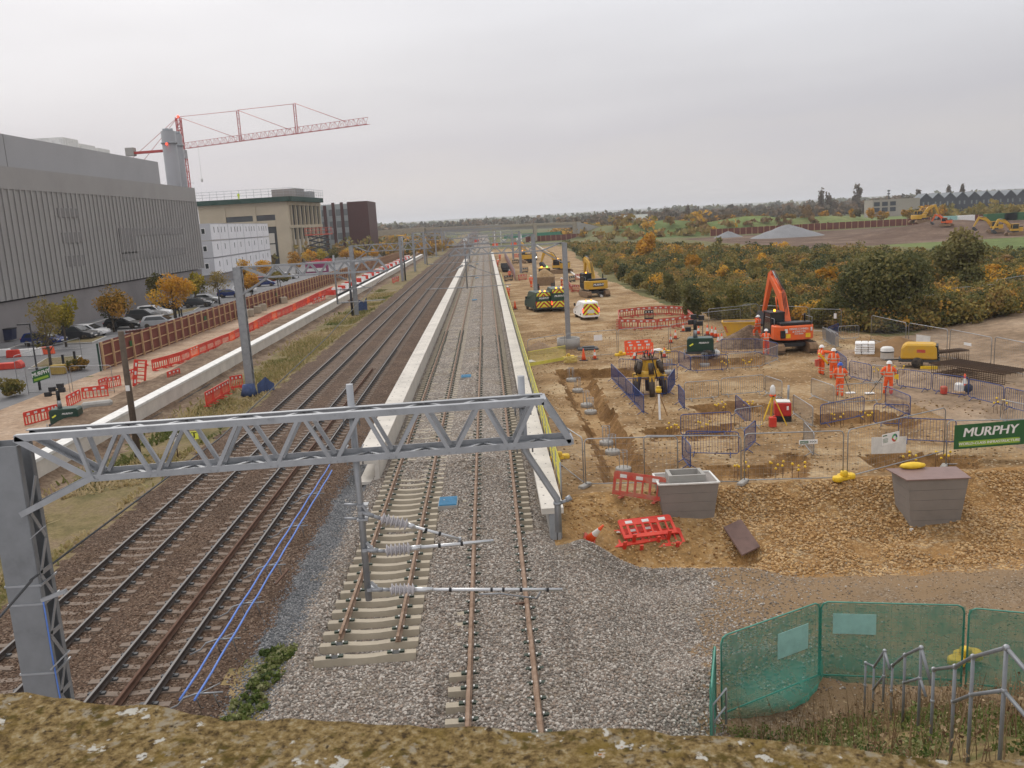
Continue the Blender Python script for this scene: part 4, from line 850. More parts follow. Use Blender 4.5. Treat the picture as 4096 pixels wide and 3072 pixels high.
t = chap(GS(1322, 1075), 0, 'red barrier leaning on the open topped grey chamber', 'red_mud'); a, b_ = GS(1322, 1075), GS(1416, 1108); t.rotation_euler = (R(-12), R(4), math.atan2(b_[1]-a[1], b_[0]-a[0])); t.location[2] += 0.05
for i, (x, y, rz, rx, l) in enumerate(((1350, 1178, 8, -63, 'top red barrier with white plates in the fallen heap'), (1330, 1190, 14, -72, 'under red barrier poking out left of the fallen heap'), (1365, 1192, 4, -68, 'lowest red barrier in the fallen heap'))):
    c = GS(x, y); t = chap(c, 0, l, 'red_pl', rot=(R(rx), 0, R(rz))); t.location[2] = c[2]+(0.16, 0.05, 0.0)[i]
# ------------------------------------------------------------------ traffic cones
def cone(p, label, h=0.75, worn=False, tilt=0, plain=False):
    t = thing('traffic_cone', label, 'cone', tuple(map(float, p)), random.uniform(0, 3), 'traffic cones'); t.rotation_euler[0] = tilt; k = h/0.75
    MB().box(0, 0, 0, 0.4*k, 0.4*k, 0.05*k).build('base', M['dark'] if not worn else M['red_mud'], t)
    b = MB(); pf = [(0.15, 0.05), (0.105, 0.3), (0.105, 0.301), (0.06, 0.55), (0.06, 0.551), (0.03, 0.75), (0.02, 0.755)]; pf = [(r*k, z*k) for r, z in pf]
    b.lathe(pf, n=12); o = b.build('shell', [M['orange_pl'], M['white']], t)
    if not plain:
        for p_ in o.data.polygons:
            if 0.3*k < p_.center[2] < 0.56*k: p_.material_index = 1
    return t
for x, y, l, h, pl in ((1261, 779, 'plain orange cone beside the yellow hose coil', 0.9, 1), (1285, 776, 'grubby pale cone right of the plain orange one', .75, 0), (1371, 777, 'cone in front of the leaning red stack', .75, 0), (1435, 772, 'cone right of the leaning red stack', .75, 0), (1449, 741, 'cone left of the green lighting tower', .75, 0), (1459, 732, 'cone just behind the one left of the lighting tower', .75, 0), (1476, 716, 'cone by the corner of the red ring', .75, 0), (1509, 722, 'cone beyond the lighting tower heads', .75, 0), (1528, 724, 'left of three tall cones at the fence corner', .9, 0), (1538, 727, 'middle of three tall cones at the fence corner', .9, 0), (1546, 729, 'right of three tall cones at the fence corner', .9, 0), (1552, 745, 'front left cone of the pair by the gravel pile', .9, 0), (1559, 744, 'front right cone of the pair by the gravel pile', .9, 0), (1113, 668, 'red cone at the foot of the platform near the vans', 1.0, 1), (2083, 842, 'orange cone among the tools by the barrier row', .9, 0)):
    cone(GS(x, y), l, h, False, 0, pl)
cone(GS(1272, 1172)+np.array([0, 0, 0.08]), 'fallen muddy cone at the foot of the platform end', 0.85, True, R(35)).rotation_euler = (R(20), R(38), 0)
# ------------------------------------------------------------------ people
HV, hn, hb = newmat('orange_high_visibility_cloth'); hb.inputs['Roughness'].default_value = 0.8
_t = hn.nodes.new('ShaderNodeTexCoord'); _s = hn.nodes.new('ShaderNodeSeparateXYZ'); hn.links.new(_t.outputs['Object'], _s.inputs[0])
def _mth(op, a, b_=None):
    n = hn.nodes.new('ShaderNodeMath'); n.operation = op
    for i, v in enumerate((a, b_)):
        if v is None: continue
        if isinstance(v, (int, float)): n.inputs[i].default_value = v
        else: hn.links.new(v, n.inputs[i])
    return n.outputs[0]
acc = None
for c_, h_ in ((1.03, .03), (1.21, .028), (0.30, .028), (0.44, .028)):
    q = _mth('LESS_THAN', _mth('ABSOLUTE', _mth('SUBTRACT', _s.outputs['Z'], c_)), h_); acc = q if acc is None else _mth('MAXIMUM', acc, q)
st_ = _mth('MULTIPLY', _mth('LESS_THAN', _mth('ABSOLUTE', _mth('SUBTRACT', _mth('ABSOLUTE', _s.outputs['X']), 0.105)), 0.024), _mth('GREATER_THAN', _s.outputs['Z'], 1.22))
acc = _mth('MAXIMUM', acc, st_)
_no = hn.nodes.new('ShaderNodeTexNoise'); _no.inputs['Scale'].default_value = 9; hn.links.new(_t.outputs['Object'], _no.inputs['Vector'])
_rp = ramp(hn, [(0.3, (0.72, 0.085, 0.015)), (0.7, (1.0, 0.15, 0.03))]); hn.links.new(_no.outputs['Fac'], _rp.inputs[0])
_m = hn.nodes.new('ShaderNodeMix'); _m.data_type = 'RGBA'; hn.links.new(acc, _m.inputs['Factor']); hn.links.new(_rp.outputs[0], _m.inputs['A']); _m.inputs['B'].default_value = (0.55, 0.47, 0.38, 1); hn.links.new(_m.outputs['Result'], hb.inputs['Base Color'])
M['skin'] = mat('skin', (0.45, 0.24, 0.17), 0.6, 0, 0.1, 8); M['boot'] = mat('muddy_boot', (0.07, 0.045, 0.03), 0.85, 0, 0.25, 8); M['glove'] = mat('dark_glove', (0.05, 0.05, 0.055), 0.8)
M['helmet_blue'] = mat('blue_helmet', (0.03, 0.1, 0.45), 0.4); M['hv_yellow'] = mat('yellow_high_visibility_cloth', (0.6, 0.75, 0.05), 0.8)
BASE = dict(pelvis=(0, 0, .98), waist=(0, 0, 1.1), chest=(0, 0, 1.32), nb=(0, .01, 1.49), neck=(0, 0, 1.55), head=(0, -.02, 1.65), top=(0, 0, 1.74), nose=(0, -.115, 1.645),
  hipL=(.1, 0, .92), kneeL=(.12, -.02, .51), ankL=(.12, .02, .1), toeL=(.13, -.15, .05), hipR=(-.1, 0, .92), kneeR=(-.12, -.02, .51), ankR=(-.12, .02, .1), toeR=(-.13, -.15, .05),
  shL=(.2, .01, 1.44), elL=(.27, .03, 1.19), wrL=(.27, -.08, .97), shR=(-.2, .01, 1.44), elR=(-.27, .03, 1.19), wrR=(-.27, -.08, .97))
RAD = dict(pelvis=(.2, .16), waist=(.2, .16), chest=(.215, .165), nb=(.1, .09), neck=(.06, .06), head=(.085, .1), top=(.07, .08), nose=(.02, .02), hip=(.125, .12), knee=(.1, .1), ank=(.08, .08), toe=(.05, .04), sh=(.105, .1), el=(.08, .08), wr=(.045, .045))
def person(p, rz, label, pose=None, helmet='white', cloth=None, group='workers on the site'):
    J = dict(BASE); J.update(pose or {})
    names = list(J); vs = [Vector(J[n]) for n in names]; ix = {n: i for i, n in enumerate(names)}; rad = [RAD[n] if n in RAD else RAD[n[:-1]] for n in names]
    E = [('pelvis', 'waist'), ('waist', 'chest'), ('chest', 'nb'), ('nb', 'neck'), ('neck', 'head'), ('head', 'top'), ('head', 'nose')]; zone = {}
    for s in 'LR': E += [('pelvis', 'hip'+s), ('hip'+s, 'knee'+s), ('knee'+s, 'ank'+s), ('ank'+s, 'toe'+s), ('chest', 'sh'+s), ('sh'+s, 'el'+s), ('el'+s, 'wr'+s)]
    edges = [(ix[a], ix[b_]) for a, b_ in E]; mats_ = [1 if a in ('head', 'neck') else (2 if a.startswith('ank') else 0) for a, b_ in E]
    for s in 'LR':   # hands: palm, four bent fingers of different length, thumb from the side
        w_ = Vector(J['wr'+s]); d = (w_-Vector(J['el'+s])).normalized(); sd = Vector((0, -1, 0)); sd = (sd-d*sd.dot(d)).normalized(); nrm = d.cross(sd)*(1 if s == 'L' else -1)
        pc = w_+d*.06; i0 = len(vs); vs.append(pc); rad.append((.032, .022)); edges.append((ix['wr'+s], i0)); mats_.append(3)
        for k, ln in enumerate((.07, .08, .075, .06)):
            kb = pc+d*.035+sd*(.03-.02*k); a = len(vs); vs += [kb, kb+d*ln*.55, kb+d*ln*.8+nrm*ln*.4]; rad += [(.011, .011), (.0095, .0095), (.008, .008)]; edges += [(i0, a), (a, a+1), (a+1, a+2)]; mats_ += [3]*3
        a = len(vs); vs += [pc+sd*.035-d*.01, pc+sd*.055+d*.03+nrm*.02]; rad += [(.013, .013), (.01, .01)]; edges += [(i0, a), (a, a+1)]; mats_ += [3]*2
    me = bpy.data.meshes.new('person'); me.from_pydata(vs, edges, [])
    o = bpy.data.objects.new('tmp', me); col.objects.link(o); sk = o.modifiers.new('s', 'SKIN'); sk.use_smooth_shade = True; sb_ = o.modifiers.new('d', 'SUBSURF'); sb_.levels = 1
    for i, sv in enumerate(me.skin_vertices[0].data): sv.radius = rad[i]; sv.use_root = (i == 0)
    dg_ = bpy.context.evaluated_depsgraph_get(); em = bpy.data.meshes.new_from_object(o.evaluated_get(dg_)); bpy.data.objects.remove(o)
    em.materials.clear()
    for m_ in (cloth or HV, M['skin'], M['boot'], M['glove']): em.materials.append(m_)
    A = np.array([vs[a] for a, _ in edges]); B = np.array([vs[b_] for _, b_ in edges]); mt = np.array(mats_)
    cen = np.array([p_.center for p_ in em.polygons]); D = B-A; t = np.clip(((cen[:, None]-A)*D).sum(-1)/np.maximum((D*D).sum(-1), 1e-9), 0, 1); dist = np.linalg.norm(cen[:, None]-(A+D*t[..., None]), axis=-1)-np.array([min(rad[a]) for a, _ in edges])
    em.polygons.foreach_set('material_index', mt[dist.argmin(1)].astype(np.int32))
    t = bpy.data.objects.new('person', em); col.objects.link(t); t.location = tuple(map(float, p)); t.rotation_euler = (0, 0, rz); tag(t, label, 'person', group)
    h = MB(); hd = Vector(J['head']); h.lathe([(.155, .02), (.15, .03), (.128, .03), (.122, .09), (.09, .14), (.04, .16), (.0001, .165)], (hd.x, hd.y+.015, hd.z+.005), 14); h.box(hd.x, hd.y-.15, hd.z+.02, .16, .09, .012)
    h.build('helmet', {'white': M['white'], 'blue': M['helmet_blue']}[helmet], t)
    if helmet: pass
    return t
def sc(t, k): t.scale = (k, k, k); return t
V_ = lambda x, y: math.atan2(G(x, y)[0], G(x, y)[1])   # bearing of a point from the camera
walkpose = dict(kneeL=(.12, -.16, .52), ankL=(.12, -.12, .1), toeL=(.13, -.28, .06), kneeR=(-.12, .04, .5), ankR=(-.12, .22, .14), toeR=(-.13, .08, .05))
detect = dict(elR=(-.33, -.02, 1.2), wrR=(-.3, -.26, 1.08), elL=(.33, .06, 1.2), wrL=(.2, -.05, 1.08))
hips = dict(elL=(.4, .1, 1.2), wrL=(.22, .04, 1.03))
K = 1.06
sc(person(GS(1919, 853), R(180-26), 'person in orange with white helmet standing alone, back turned, holding a ground detector', {**detect, **hips, 'kneeL': (.16, -.05, .51), 'ankL': (.2, -.12, .1), 'toeL': (.24, -.28, .05)}), K)
sc(person(GS(1814, 856), R(180-22), 'person in orange with blue helmet, back turned, sweeping a ground detector', {**detect, 'kneeR': (-.1, .1, .5), 'ankR': (-.1, .26, .12), 'toeR': (-.1, .1, .05)}, 'blue'), K)
sc(person(GS(1800, 819), R(160), 'person in orange with white helmet, back turned, between the pointing one and blue helmet', {}), K)
sc(person(GS(1774, 810), R(110), 'person in orange pointing right with outstretched arm, yellow level slung on back', {'elR': (-.42, -.16, 1.42), 'wrR': (-.62, -.32, 1.4), 'elL': (.26, -.02, 1.18), 'wrL': (.26, -.1, .95)}), K)
sc(person(GS(1655, 767), R(165), 'person in orange watching with arms folded in front of the digger', {'elL': (.28, -.05, 1.2), 'wrL': (.02, -.2, 1.2), 'elR': (-.28, -.05, 1.18), 'wrR': (-.03, -.22, 1.16)}), K)
pz = GS(1636, 752); sc(person(pz+np.array([0.25, 0.6, 0.55]), R(215), 'person in orange climbing at the side of the orange digger cab', {**walkpose, 'elR': (-.3, -.2, 1.4), 'wrR': (-.24, -.42, 1.5), 'kneeL': (.1, -.3, .62), 'ankL': (.12, -.24, .25), 'toeL': (.12, -.4, .2)}), K)
for x, y, rz, l, ps_ in ((1098, 648, -10, 'person in orange standing on the platform side near the red cone', {'wrL': (.05, -.22, 1.1), 'wrR': (-.05, -.22, 1.1)}), (1148, 621, 160, 'person in orange walking left of the dumper', walkpose), (1214, 628, 80, 'person in orange between dumper and yellow digger with one arm out', {'elR': (-.4, -.1, 1.4), 'wrR': (-.55, -.25, 1.5)}), (1080, 563, 10, 'far person in orange facing the bridge behind the fenced platform', {}), (1075, 577, 150, 'person in orange bending by the yellow handrail', {'chest': (0, -.2, 1.3), 'nb': (0, -.3, 1.43), 'neck': (0, -.33, 1.48), 'head': (0, -.38, 1.56), 'top': (0, -.38, 1.66), 'nose': (0, -.49, 1.54), 'shL': (.2, -.26, 1.4), 'shR': (-.2, -.26, 1.4), 'elL': (.25, -.35, 1.15), 'wrL': (.15, -.45, 1.0), 'elR': (-.25, -.35, 1.15), 'wrR': (-.15, -.45, 1.0)})):
    sc(person(GS(x, y), R(rz), l, ps_), K)
sc(person(GS(1101, 598)+np.array([0, 0, -.45]), R(170), 'person in orange crouching low among the black barriers', {}), 1.0)
# tools the people hold
for (x, y, ox, oy, rz, l) in ((1919, 853, -.36, .0, 12, 'ground detector held by the lone person'), (1814, 856, .3, .1, -12, 'ground detector held by the person in the blue helmet')):
    c = GS(x, y); t = thing('ground_detector', l, 'detector', tuple(c), 0); s_ = -1 if x > 1900 else 1
    MB().tube([(s_*.28, .1, 1.1), (s_*.8, .5, .06)], .02, 6).build('shaft', M['dark'], t); MB().box(s_*.82, .52, .02, .5, .3, .05).build('coil', M['white'], t)
c = GS(1774, 810); t = thing('survey_level', 'yellow survey level slung across the pointing person', 'survey tool', tuple(c+np.array([0, 0, .95])), 0); MB().bar((-.25, -.22, .48), (.3, -.26, -.2), .14, .12).build('case', M['yellow_pl'], t); MB().bar((.3, -.26, -.2), (.36, -.27, -.27), .12, .11).build('end_cap', M['black'], t); MB().box(-.32, -.1, -.35, .22, .2, .42).build('pouch', M['red_mud'], t)
# ------------------------------------------------------------------ vans
CHV, cn, cb = newmat('rear_chevrons'); cb.inputs['Roughness'].default_value = 0.5
_t = cn.nodes.new('ShaderNodeTexCoord'); _s = cn.nodes.new('ShaderNodeSeparateXYZ'); cn.links.new(_t.outputs['Object'], _s.inputs[0])
def cm(op, a, b_=None):
    n = cn.nodes.new('ShaderNodeMath'); n.operation = op
    for i, v in enumerate((a, b_)):
        if v is None: continue
        if isinstance(v, (int, float)): n.inputs[i].default_value = v
        else: cn.links.new(v, n.inputs[i])
    return n.outputs[0]
fr = cm('FRACT', cm('MULTIPLY', cm('ADD', _s.outputs['Z'], cm('ABSOLUTE', _s.outputs['X'])), 2.1)); gt_ = cm('GREATER_THAN', fr, 0.5)
_m = cn.nodes.new('ShaderNodeMix'); _m.data_type = 'RGBA'; cn.links.new(gt_, _m.inputs['Factor']); _m.inputs['A'].default_value = (0.42, 0.035, 0.02, 1); _m.inputs['B'].default_value = (0.72, 0.75, 0.06, 1); cn.links.new(_m.outputs['Result'], cb.inputs['Base Color'])
def wheel(b_t, x, y, r, w=0.2, rim=True, parent=None, rm='rubber'):
    t = MB().lathe([(r*0.6, -w/2), (r*0.92, -w/2), (r, -w/2+0.03), (r, w/2-0.03), (r*0.92, w/2), (r*0.6, w/2)], (x, y, r), 16, axis='x').build('wheel', M[rm], parent)
    if rim: MB().lathe([(0.01, -w*0.42), (r*0.6, -w*0.45), (r*0.6, w*0.45), (0.01, w*0.42)], (x, y, r), 12, axis='x').build('rim', M['galv_dull'], t)
    return t
def van(p, rz, label, body, W=2.0, L_=5.4, H_=2.45, hood=1.25, chev='high', lettered=True):
    t = thing('van', label, 'van', tuple(map(float, p)), rz); r = 0.35
    prof = [(0, .42), (.05, H_-.12), (.14, H_), (L_-2.2, H_), (L_-1.7, H_-.12), (L_-1.0, hood+.1), (L_-.15, hood-.15), (L_, .75), (L_, .4), (L_-.25, .34), (.1, .34)]
    def tp(a, b_, h): k = 1-0.17*max(0, (b_-1.15)/(H_-1.15))**1.4; return a, b_, h*k
    b = MB().prism(prof, -W/2, W/2, 'yz', taper=None)
    for i, v in enumerate(b.v): k = 1-0.15*max(0, (v[2]-1.15)/(H_-1.15))**1.4; b.v[i] = (v[0]*k, v[1], v[2])
    b.build('body', body, t, bevel=0.05)
    g = MB()
    for s in (-1, 1):
        k = 0.955; g.add([(s*W/2*k+s*.012, L_-1.95, 1.28), (s*W/2*k+s*.012, L_-1.1, 1.28), (s*W/2*.9+s*.02, L_-1.6, H_-.35), (s*W/2*.9+s*.02, L_-1.95, H_-.35)], [(0, 1, 2, 3)])
    g.add([(-W/2*.88, L_-1.02, hood+.14), (W/2*.88, L_-1.02, hood+.14), (W/2*.8, L_-1.68, H_-.16), (-W/2*.8, L_-1.68, H_-.16)], [(0, 1, 2, 3)]); g.v[-4:] = [(x, y+.03, z+.03) for x, y, z in g.v[-4:]]; g.build('window', M['glass'], t)
    if chev == 'high':
        lo, hi, mid0, mid1 = .5, H_-.1, 1.22, H_-.5
        c = MB(); c.box(0, -.012, lo, W*.9, .02, mid0-lo).build('chevron_panel', CHV, t); MB().prism([(-W*.41, mid1), (W*.41, mid1), (W*.385, hi), (-W*.385, hi)], -.022+.045, .05, 'xz').build('chevron_panel', CHV, t)
        MB().prism([(-W*.42, mid0), (W*.42, mid0), (W*.40, mid1), (-W*.40, mid1)], -.02, .04, 'xz').build('rear_panel', M['green_d'], t)
        text('MURPHY', .3, M['white'], t, (0, -.03, mid0+(mid1-mid0)*.62), shear=.25, bold=.0)
    else:
        MB().prism([(-W*.45, .55), (W*.45, .55), (W*.44, 1.2), (W*.36, H_-.18), (-W*.36, H_-.18), (-W*.44, 1.2)], -.025, .01, 'xz').build('chevron_panel', CHV, t)
        MB().prism([(-W*.22, .75), (W*.22, .75), (W*.16, 1.1), (-W*.16, 1.1)], -.032, -.02, 'xz').build('number_plate_recess', M['white_dirty'], t)
    MB().box(0, -.06, .36, W*.92, .12, .16).build('bumper', M['white'] if chev != 'high' else M['dark'], t)
    MB().box(0, -.05, .56, .5, .02, .11).build('number_plate', M['yellow_pl'], t)
    for s in (-1, 1):
        MB().box(s*W*.455, -.03, .85, .1, .05, .4).build('tail_light', M['redlamp'] if chev != 'high' or rz < R(8) else M['redlens'], t); MB().box(s*(W/2+.1), L_-1.35, 1.3, .18, .1, .28).build('mirror', M['black'], t)
        for y in (.95, L_-.95): wheel(None, s*(W/2-.12), y, r, .22, True, t)
    for x in ((-.28, .28) if chev != 'high' or True else (0,)): MB().lathe([(.1, 0), (.1, .08), (.06, .13), (.001, .14)], (x, .5 if chev == 'high' else .9, H_), 10).build('beacon', M['amber'], t)
    return t
van(GS(1176, 674), R(11), 'dark green van with open angle and red yellow chevrons, left of two', M['green_d'], 2.05, 5.4, 2.3)
van(GS(1210, 673), R(3), 'taller dark green van with lit tail lights, right of two', M['green_d'], 2.05, 5.8, 2.65)
van(GS(1277, 692), R(6), 'small white van with chevron rear and glowing amber beacons', M['white'], 1.85, 4.5, 1.9, 1.05, 'low')
# ------------------------------------------------------------------ excavators
def excavator(p, rz, label, cm_, sign=None, boom=((.6, 1.6), (2.0, 4.0), (4.2, 5.9)), stick=(4.9, 2.6), s=1.0, small=False, beacon=True, house_rz=0.0):
    t = thing('excavator', label, 'excavator', tuple(map(float, p)), rz); t.scale = (s, s, s)
    for q in (-1, 1):
        b = MB(); pf = [(-2.0, .35), (-1.85, .1), (-1.55, 0), (1.55, 0), (1.85, .1), (2.0, .35), (1.9, .68), (1.6, .8), (-1.6, .8), (-1.9, .68)]
        b.prism(pf, q*1.2-.3, q*1.2+.3, 'yz'); tr = b.build('track', M['mud'], t, bevel=.04)
        if not small:
            b = MB()
            for i in range(11): b.box(q*1.2, -1.6+i*.32, .8, .58, .06, .035)
            for i in range(4): b.box(q*1.2, -2.0+.06*i, .1+.17*i, .58, .06, .05)
            b.build('track_shoes', M['rubber'], tr)
    MB().box(0, 0, .45, 1.9, 2.2, .3).build('undercarriage', M['dark'], t); MB().lathe([(.65, .7), (.65, .98)], n=16).build('slew_ring', M['dark'], t)
    R2 = 1.45
    pl = [(-R2, 1.2), (-R2, -1.1)]+[(R2*math.sin(a), -1.1-.62*math.cos(a)) for a in np.linspace(-1.25, 1.25, 9)]+[(R2, -1.1), (R2, 1.2)]
    h = MB(); h.prism([(x, y) for x, y in pl if y < -.35]+[(R2, -.4), (-R2, -.4)] if False else pl[1:-1]+[(R2, -.4), (-R2, -.4)], 1.0, 2.05, 'xy'); h.build('counterweight', cm_, t, bevel=.07)
    MB().box(0, .45, .98, 2.8, 1.7, .3).build('deck', M['dark'], t)
    MB().box(.95, .2, 1.28, 1.0, 1.2, .75).build('engine_cover', cm_, t, bevel=.05); MB().box(.1, -.95, 2.05, 2.3, .95, .22).build('engine_top', M['black'], t, bevel=.04)
    MB().tube([(.95, -.75, 2.2), (.95, -.75, 2.65), (.9, -.85, 2.8)], .07, 8).build('exhaust', M['black'], t)
    c = MB(); cx, w2 = -.92, .5
    for x in (cx-w2, cx+w2): [c.bar((x, y, 1.25), (x, y2, 2.85), .08, .08) for y, y2 in ((-.35, -.3), (1.35, 1.1))]
    c.box(cx, .4, 2.85, 1.1, 1.6, .1); c.box(cx, .5, 1.2, 1.05, 1.75, .5); cab = c.build('cab', M['black'] if not small else cm_, t)
    MB().box(cx, .42, 1.68, .98, 1.45, 1.16).build('cab_glass', M['glass'], cab)
    r = MB()
    for x in (-1.4, 1.4): r.tube([(x, -1.0, 2.05), (x, -1.0, 2.55), (x, .9, 2.55)], .02, 5)
    r.build('handrail', M['galv_dull'], t)
    if beacon: MB().lathe([(.08, 2.95), (.08, 3.05), (.05, 3.1), (.001, 3.1)], (cx, .3, 0), 8).build('beacon', M['amber'], t)
    bx = .12
    def tapered(pts, ws, hs, name, m_, par):
        b = MB(); rings = []
        for i, (y, z) in enumerate(pts):
            d = Vector((0, pts[min(i+1, len(pts)-1)][0]-pts[max(i-1, 0)][0], pts[min(i+1, len(pts)-1)][1]-pts[max(i-1, 0)][1])).normalized(); n = Vector((0, -d.z, d.y))
            o = Vector((bx, y, z)); rings.append([o+Vector((-ws[i]/2, 0, 0))-n*hs[i]/2, o+Vector((ws[i]/2, 0, 0))-n*hs[i]/2, o+Vector((ws[i]/2, 0, 0))+n*hs[i]/2, o+Vector((-ws[i]/2, 0, 0))+n*hs[i]/2])
        vs = [v for r_ in rings for v in r_]; k = len(rings); fs = [(i*4+j, i*4+(j+1) % 4, i*4+4+(j+1) % 4, i*4+4+j) for i in range(k-1) for j in range(4)]+[(3, 2, 1, 0), tuple((k-1)*4+j for j in range(4))]
        return b.add(vs, fs).build(name, m_, par, bevel=.02)
    (y0, z0), (y1, z1), (y2, z2) = boom
    bo = tapered([(y0, z0), ((y0+y1)/2, (z0+z1)/2+.1), (y1, z1), ((y1+y2)/2, (z1+z2)/2), (y2, z2)], [.55, .5, .45, .4, .34], [.5, .62, .75, .55, .36], 'boom', cm_, t)
    sy, sz = stick; k2 = .22
    tapered([(y2-(sy-y2)*k2, z2+(z2-sz)*k2*.4), (y2, z2), ((y2+sy)/2, (z2+sz)/2), (sy, sz)], [.3, .34, .3, .26], [.3, .6, .45, .28], 'stick', cm_, t)
    b = MB()
    for q in (-.38, .38): b.tube([(bx+q, y0+.5, z0-.3), (bx+q, (y1+y0)/2+.5, (z1+z0)/2)], .085, 8); b.tube([(bx+q, (y1+y0)/2+.5, (z1+z0)/2), (bx+q, y1+.2, z1-.05)], .05, 8)
    b.tube([(bx, y1, z1+.5), (bx, (y1+y2)/2, (z1+z2)/2+.5)], .09, 8); b.k = 1; b.tube([(bx, (y1+y2)/2, (z1+z2)/2+.5), (bx, y2-(sy-y2)*k2*.8, z2+.32)], .05, 8)
    b.build('hydraulic_ram', [cm_, M['white']], bo)
    b = MB(); hh = [(bx-.1, y0-.1, z0+.3), (bx-.1, y1-.3, z1+.55), (bx-.1, y2-.4, z2+.4), (bx-.05, y2+.4, z2-.2)]
    for q in (0, .1, .2): b.tube([(x+q, y, z) for x, y, z in hh], .022, 5)
    b.build('hoses', M['black'], bo)
    b = MB(); b.prism([(sy-.1, sz+.2), (sy+.25, sz), (sy+.1, sz-.7), (sy-.5, sz-1.0), (sy-1.0, sz-.75), (sy-.55, sz-.25)], bx-.55, bx+.55, 'yz'); b.build('bucket', M['dark'], t, bevel=.03)
    if sign:
        yb = -1.735
        if sign[0]: MB().box(.05, yb, 1.35, 1.35, .03, .42).build('sign_board', M['dark'], t); text('MURPHY', .34, M['white'], t, (.05, yb-.02, 1.56), shear=.25, bold=.0)
        else:
            MB().box(-.98, -1.62, 1.18, .3, .2, .55).build('side_recess', M['black'], t)
            for x in (-.6, .85): MB().box(x, -1.665, 1.18, .34, .05, .3).build('warning_label', M['yellow_pl'], t)
            MB().box(-.75, -1.66, 1.55, .2, .05, .3).build('notice', M['white_dirty'], t); MB().box(1.15, -1.5, 1.62, .12, .12, .26).build('notice', M['white_dirty'], t)
            for i, s_ in enumerate(('DENNIS CONNELL', '& SONS LTD', '01223 880088')): text(s_, (.2, .2, .13)[i], M['white_dirty'], t, (.15, yb-.02, (1.83, 1.63, 1.47)[i]), sx=.85)
    return t
excavator(GS(1702, 757), R(1), 'orange excavator with raised folded arm and white lettering on its counterweight', M['orange_m'], (0,), ((.5, 1.7), (1.7, 3.9), (4.0, 5.35)), (5.7, 2.2), 1.0)
excavator(GS(1284, 640), R(10), 'yellow excavator with dark lettered board on its rear, seen from behind', M['yellow'], (1,), ((.5, 1.7), (1.8, 3.9), (3.7, 4.6)), (4.4, 2.6), 1.06)
excavator(GS(1138, 568), R(20), 'far yellow excavator with amber beacon by the red mesh fence', M['yellow'], None, ((.5, 1.7), (1.6, 4.3), (3.2, 4.9)), (4.0, 2.0), 1.0, True)
excavator(GS(1213, 590), R(60), 'yellow digger mostly hidden behind the loaded dumper', M['yellow'], None, ((.5, 1.7), (2.0, 3.6), (3.8, 4.3)), (4.6, 2.2), 0.95, True)
# dumper
t = thing('dump_truck', 'muddy yellow dump truck heaped with ochre earth, seen from behind', 'dump truck', tuple(GS(1178, 634)), R(-4))
b = MB(); b.prism([(-1.15, 1.1), (1.15, 1.1), (1.5, 2.35), (-1.5, 2.35)], 0, 4.2, 'xz'); b.build('hopper', M['mud'], t, bevel=.05)
b = MB(); n = 14; V = [(x*1.42, 2.1+y*2.0, 2.3+1.15*max(0, 1-max(abs(x), abs(y))**1.3)+.12*fbm(np.array(x*3.0), np.array(y*3.0), 2, 3)) for y in np.linspace(-1, 1, n) for x in np.linspace(-1, 1, n)]
b.add(V, [(j*n+i, j*n+i+1, (j+1)*n+i+1, (j+1)*n+i) for j in range(n-1) for i in range(n-1)], True); b.build('earth_load', M['dirt'], t)
for s_ in (-1, 1):
    for y in (.6, 2.3): wheel(None, s_*1.15, y, .85, .6, True, t, 'rubber')
    wheel(None, s_*1.15, 6.0, .85, .6, True, t, 'rubber'); MB().box(s_*.9, -.05, .95, .25, .1, .15).build('tail_light', M['redlens'], t)
MB().box(0, 5.2, 1.0, 2.3, 2.8, 1.2).build('bonnet', M['yellow'], t, bevel=.08); c = MB().box(0, 5.0, 2.2, 1.7, 1.6, 1.15); c.k = 1; c.box(0, 5.0, 3.3, 1.8, 1.7, .12); c.build('cab', [M['glass'], M['yellow']], t)
for x, m_ in ((-.4, 'amber'), (.4, 'greenlamp')): MB().lathe([(.12, 3.42), (.12, 3.55), (.05, 3.62), (.001, 3.63)], (x, 5.0, 0), 8).build('beacon', M[m_], t)
# far vehicle with headlamps on the haul route
t = thing('pickup_truck', 'far vehicle with bright headlamps driving toward the bridge camera', 'vehicle', tuple(GS(1140+11, 561)), R(180)); MB().prism([(0, .4), (0, 1.0), (1.9, 1.05), (2.4, 1.75), (3.6, 1.75), (4.0, 1.1), (5.0, 1.0), (5.0, .4)], -.9, .9, 'yz').build('body', M['dark'], t, bevel=.06)
for s_ in (-1, 1): MB().lathe([(.16, 5.0), (.16, 5.04)], (s_*.65, 0, .8), 10, axis='y').build('headlamp', M['headlamp'], t); [wheel(None, s_*.8, y, .38, .25, False, t) for y in (.9, 4.0)]
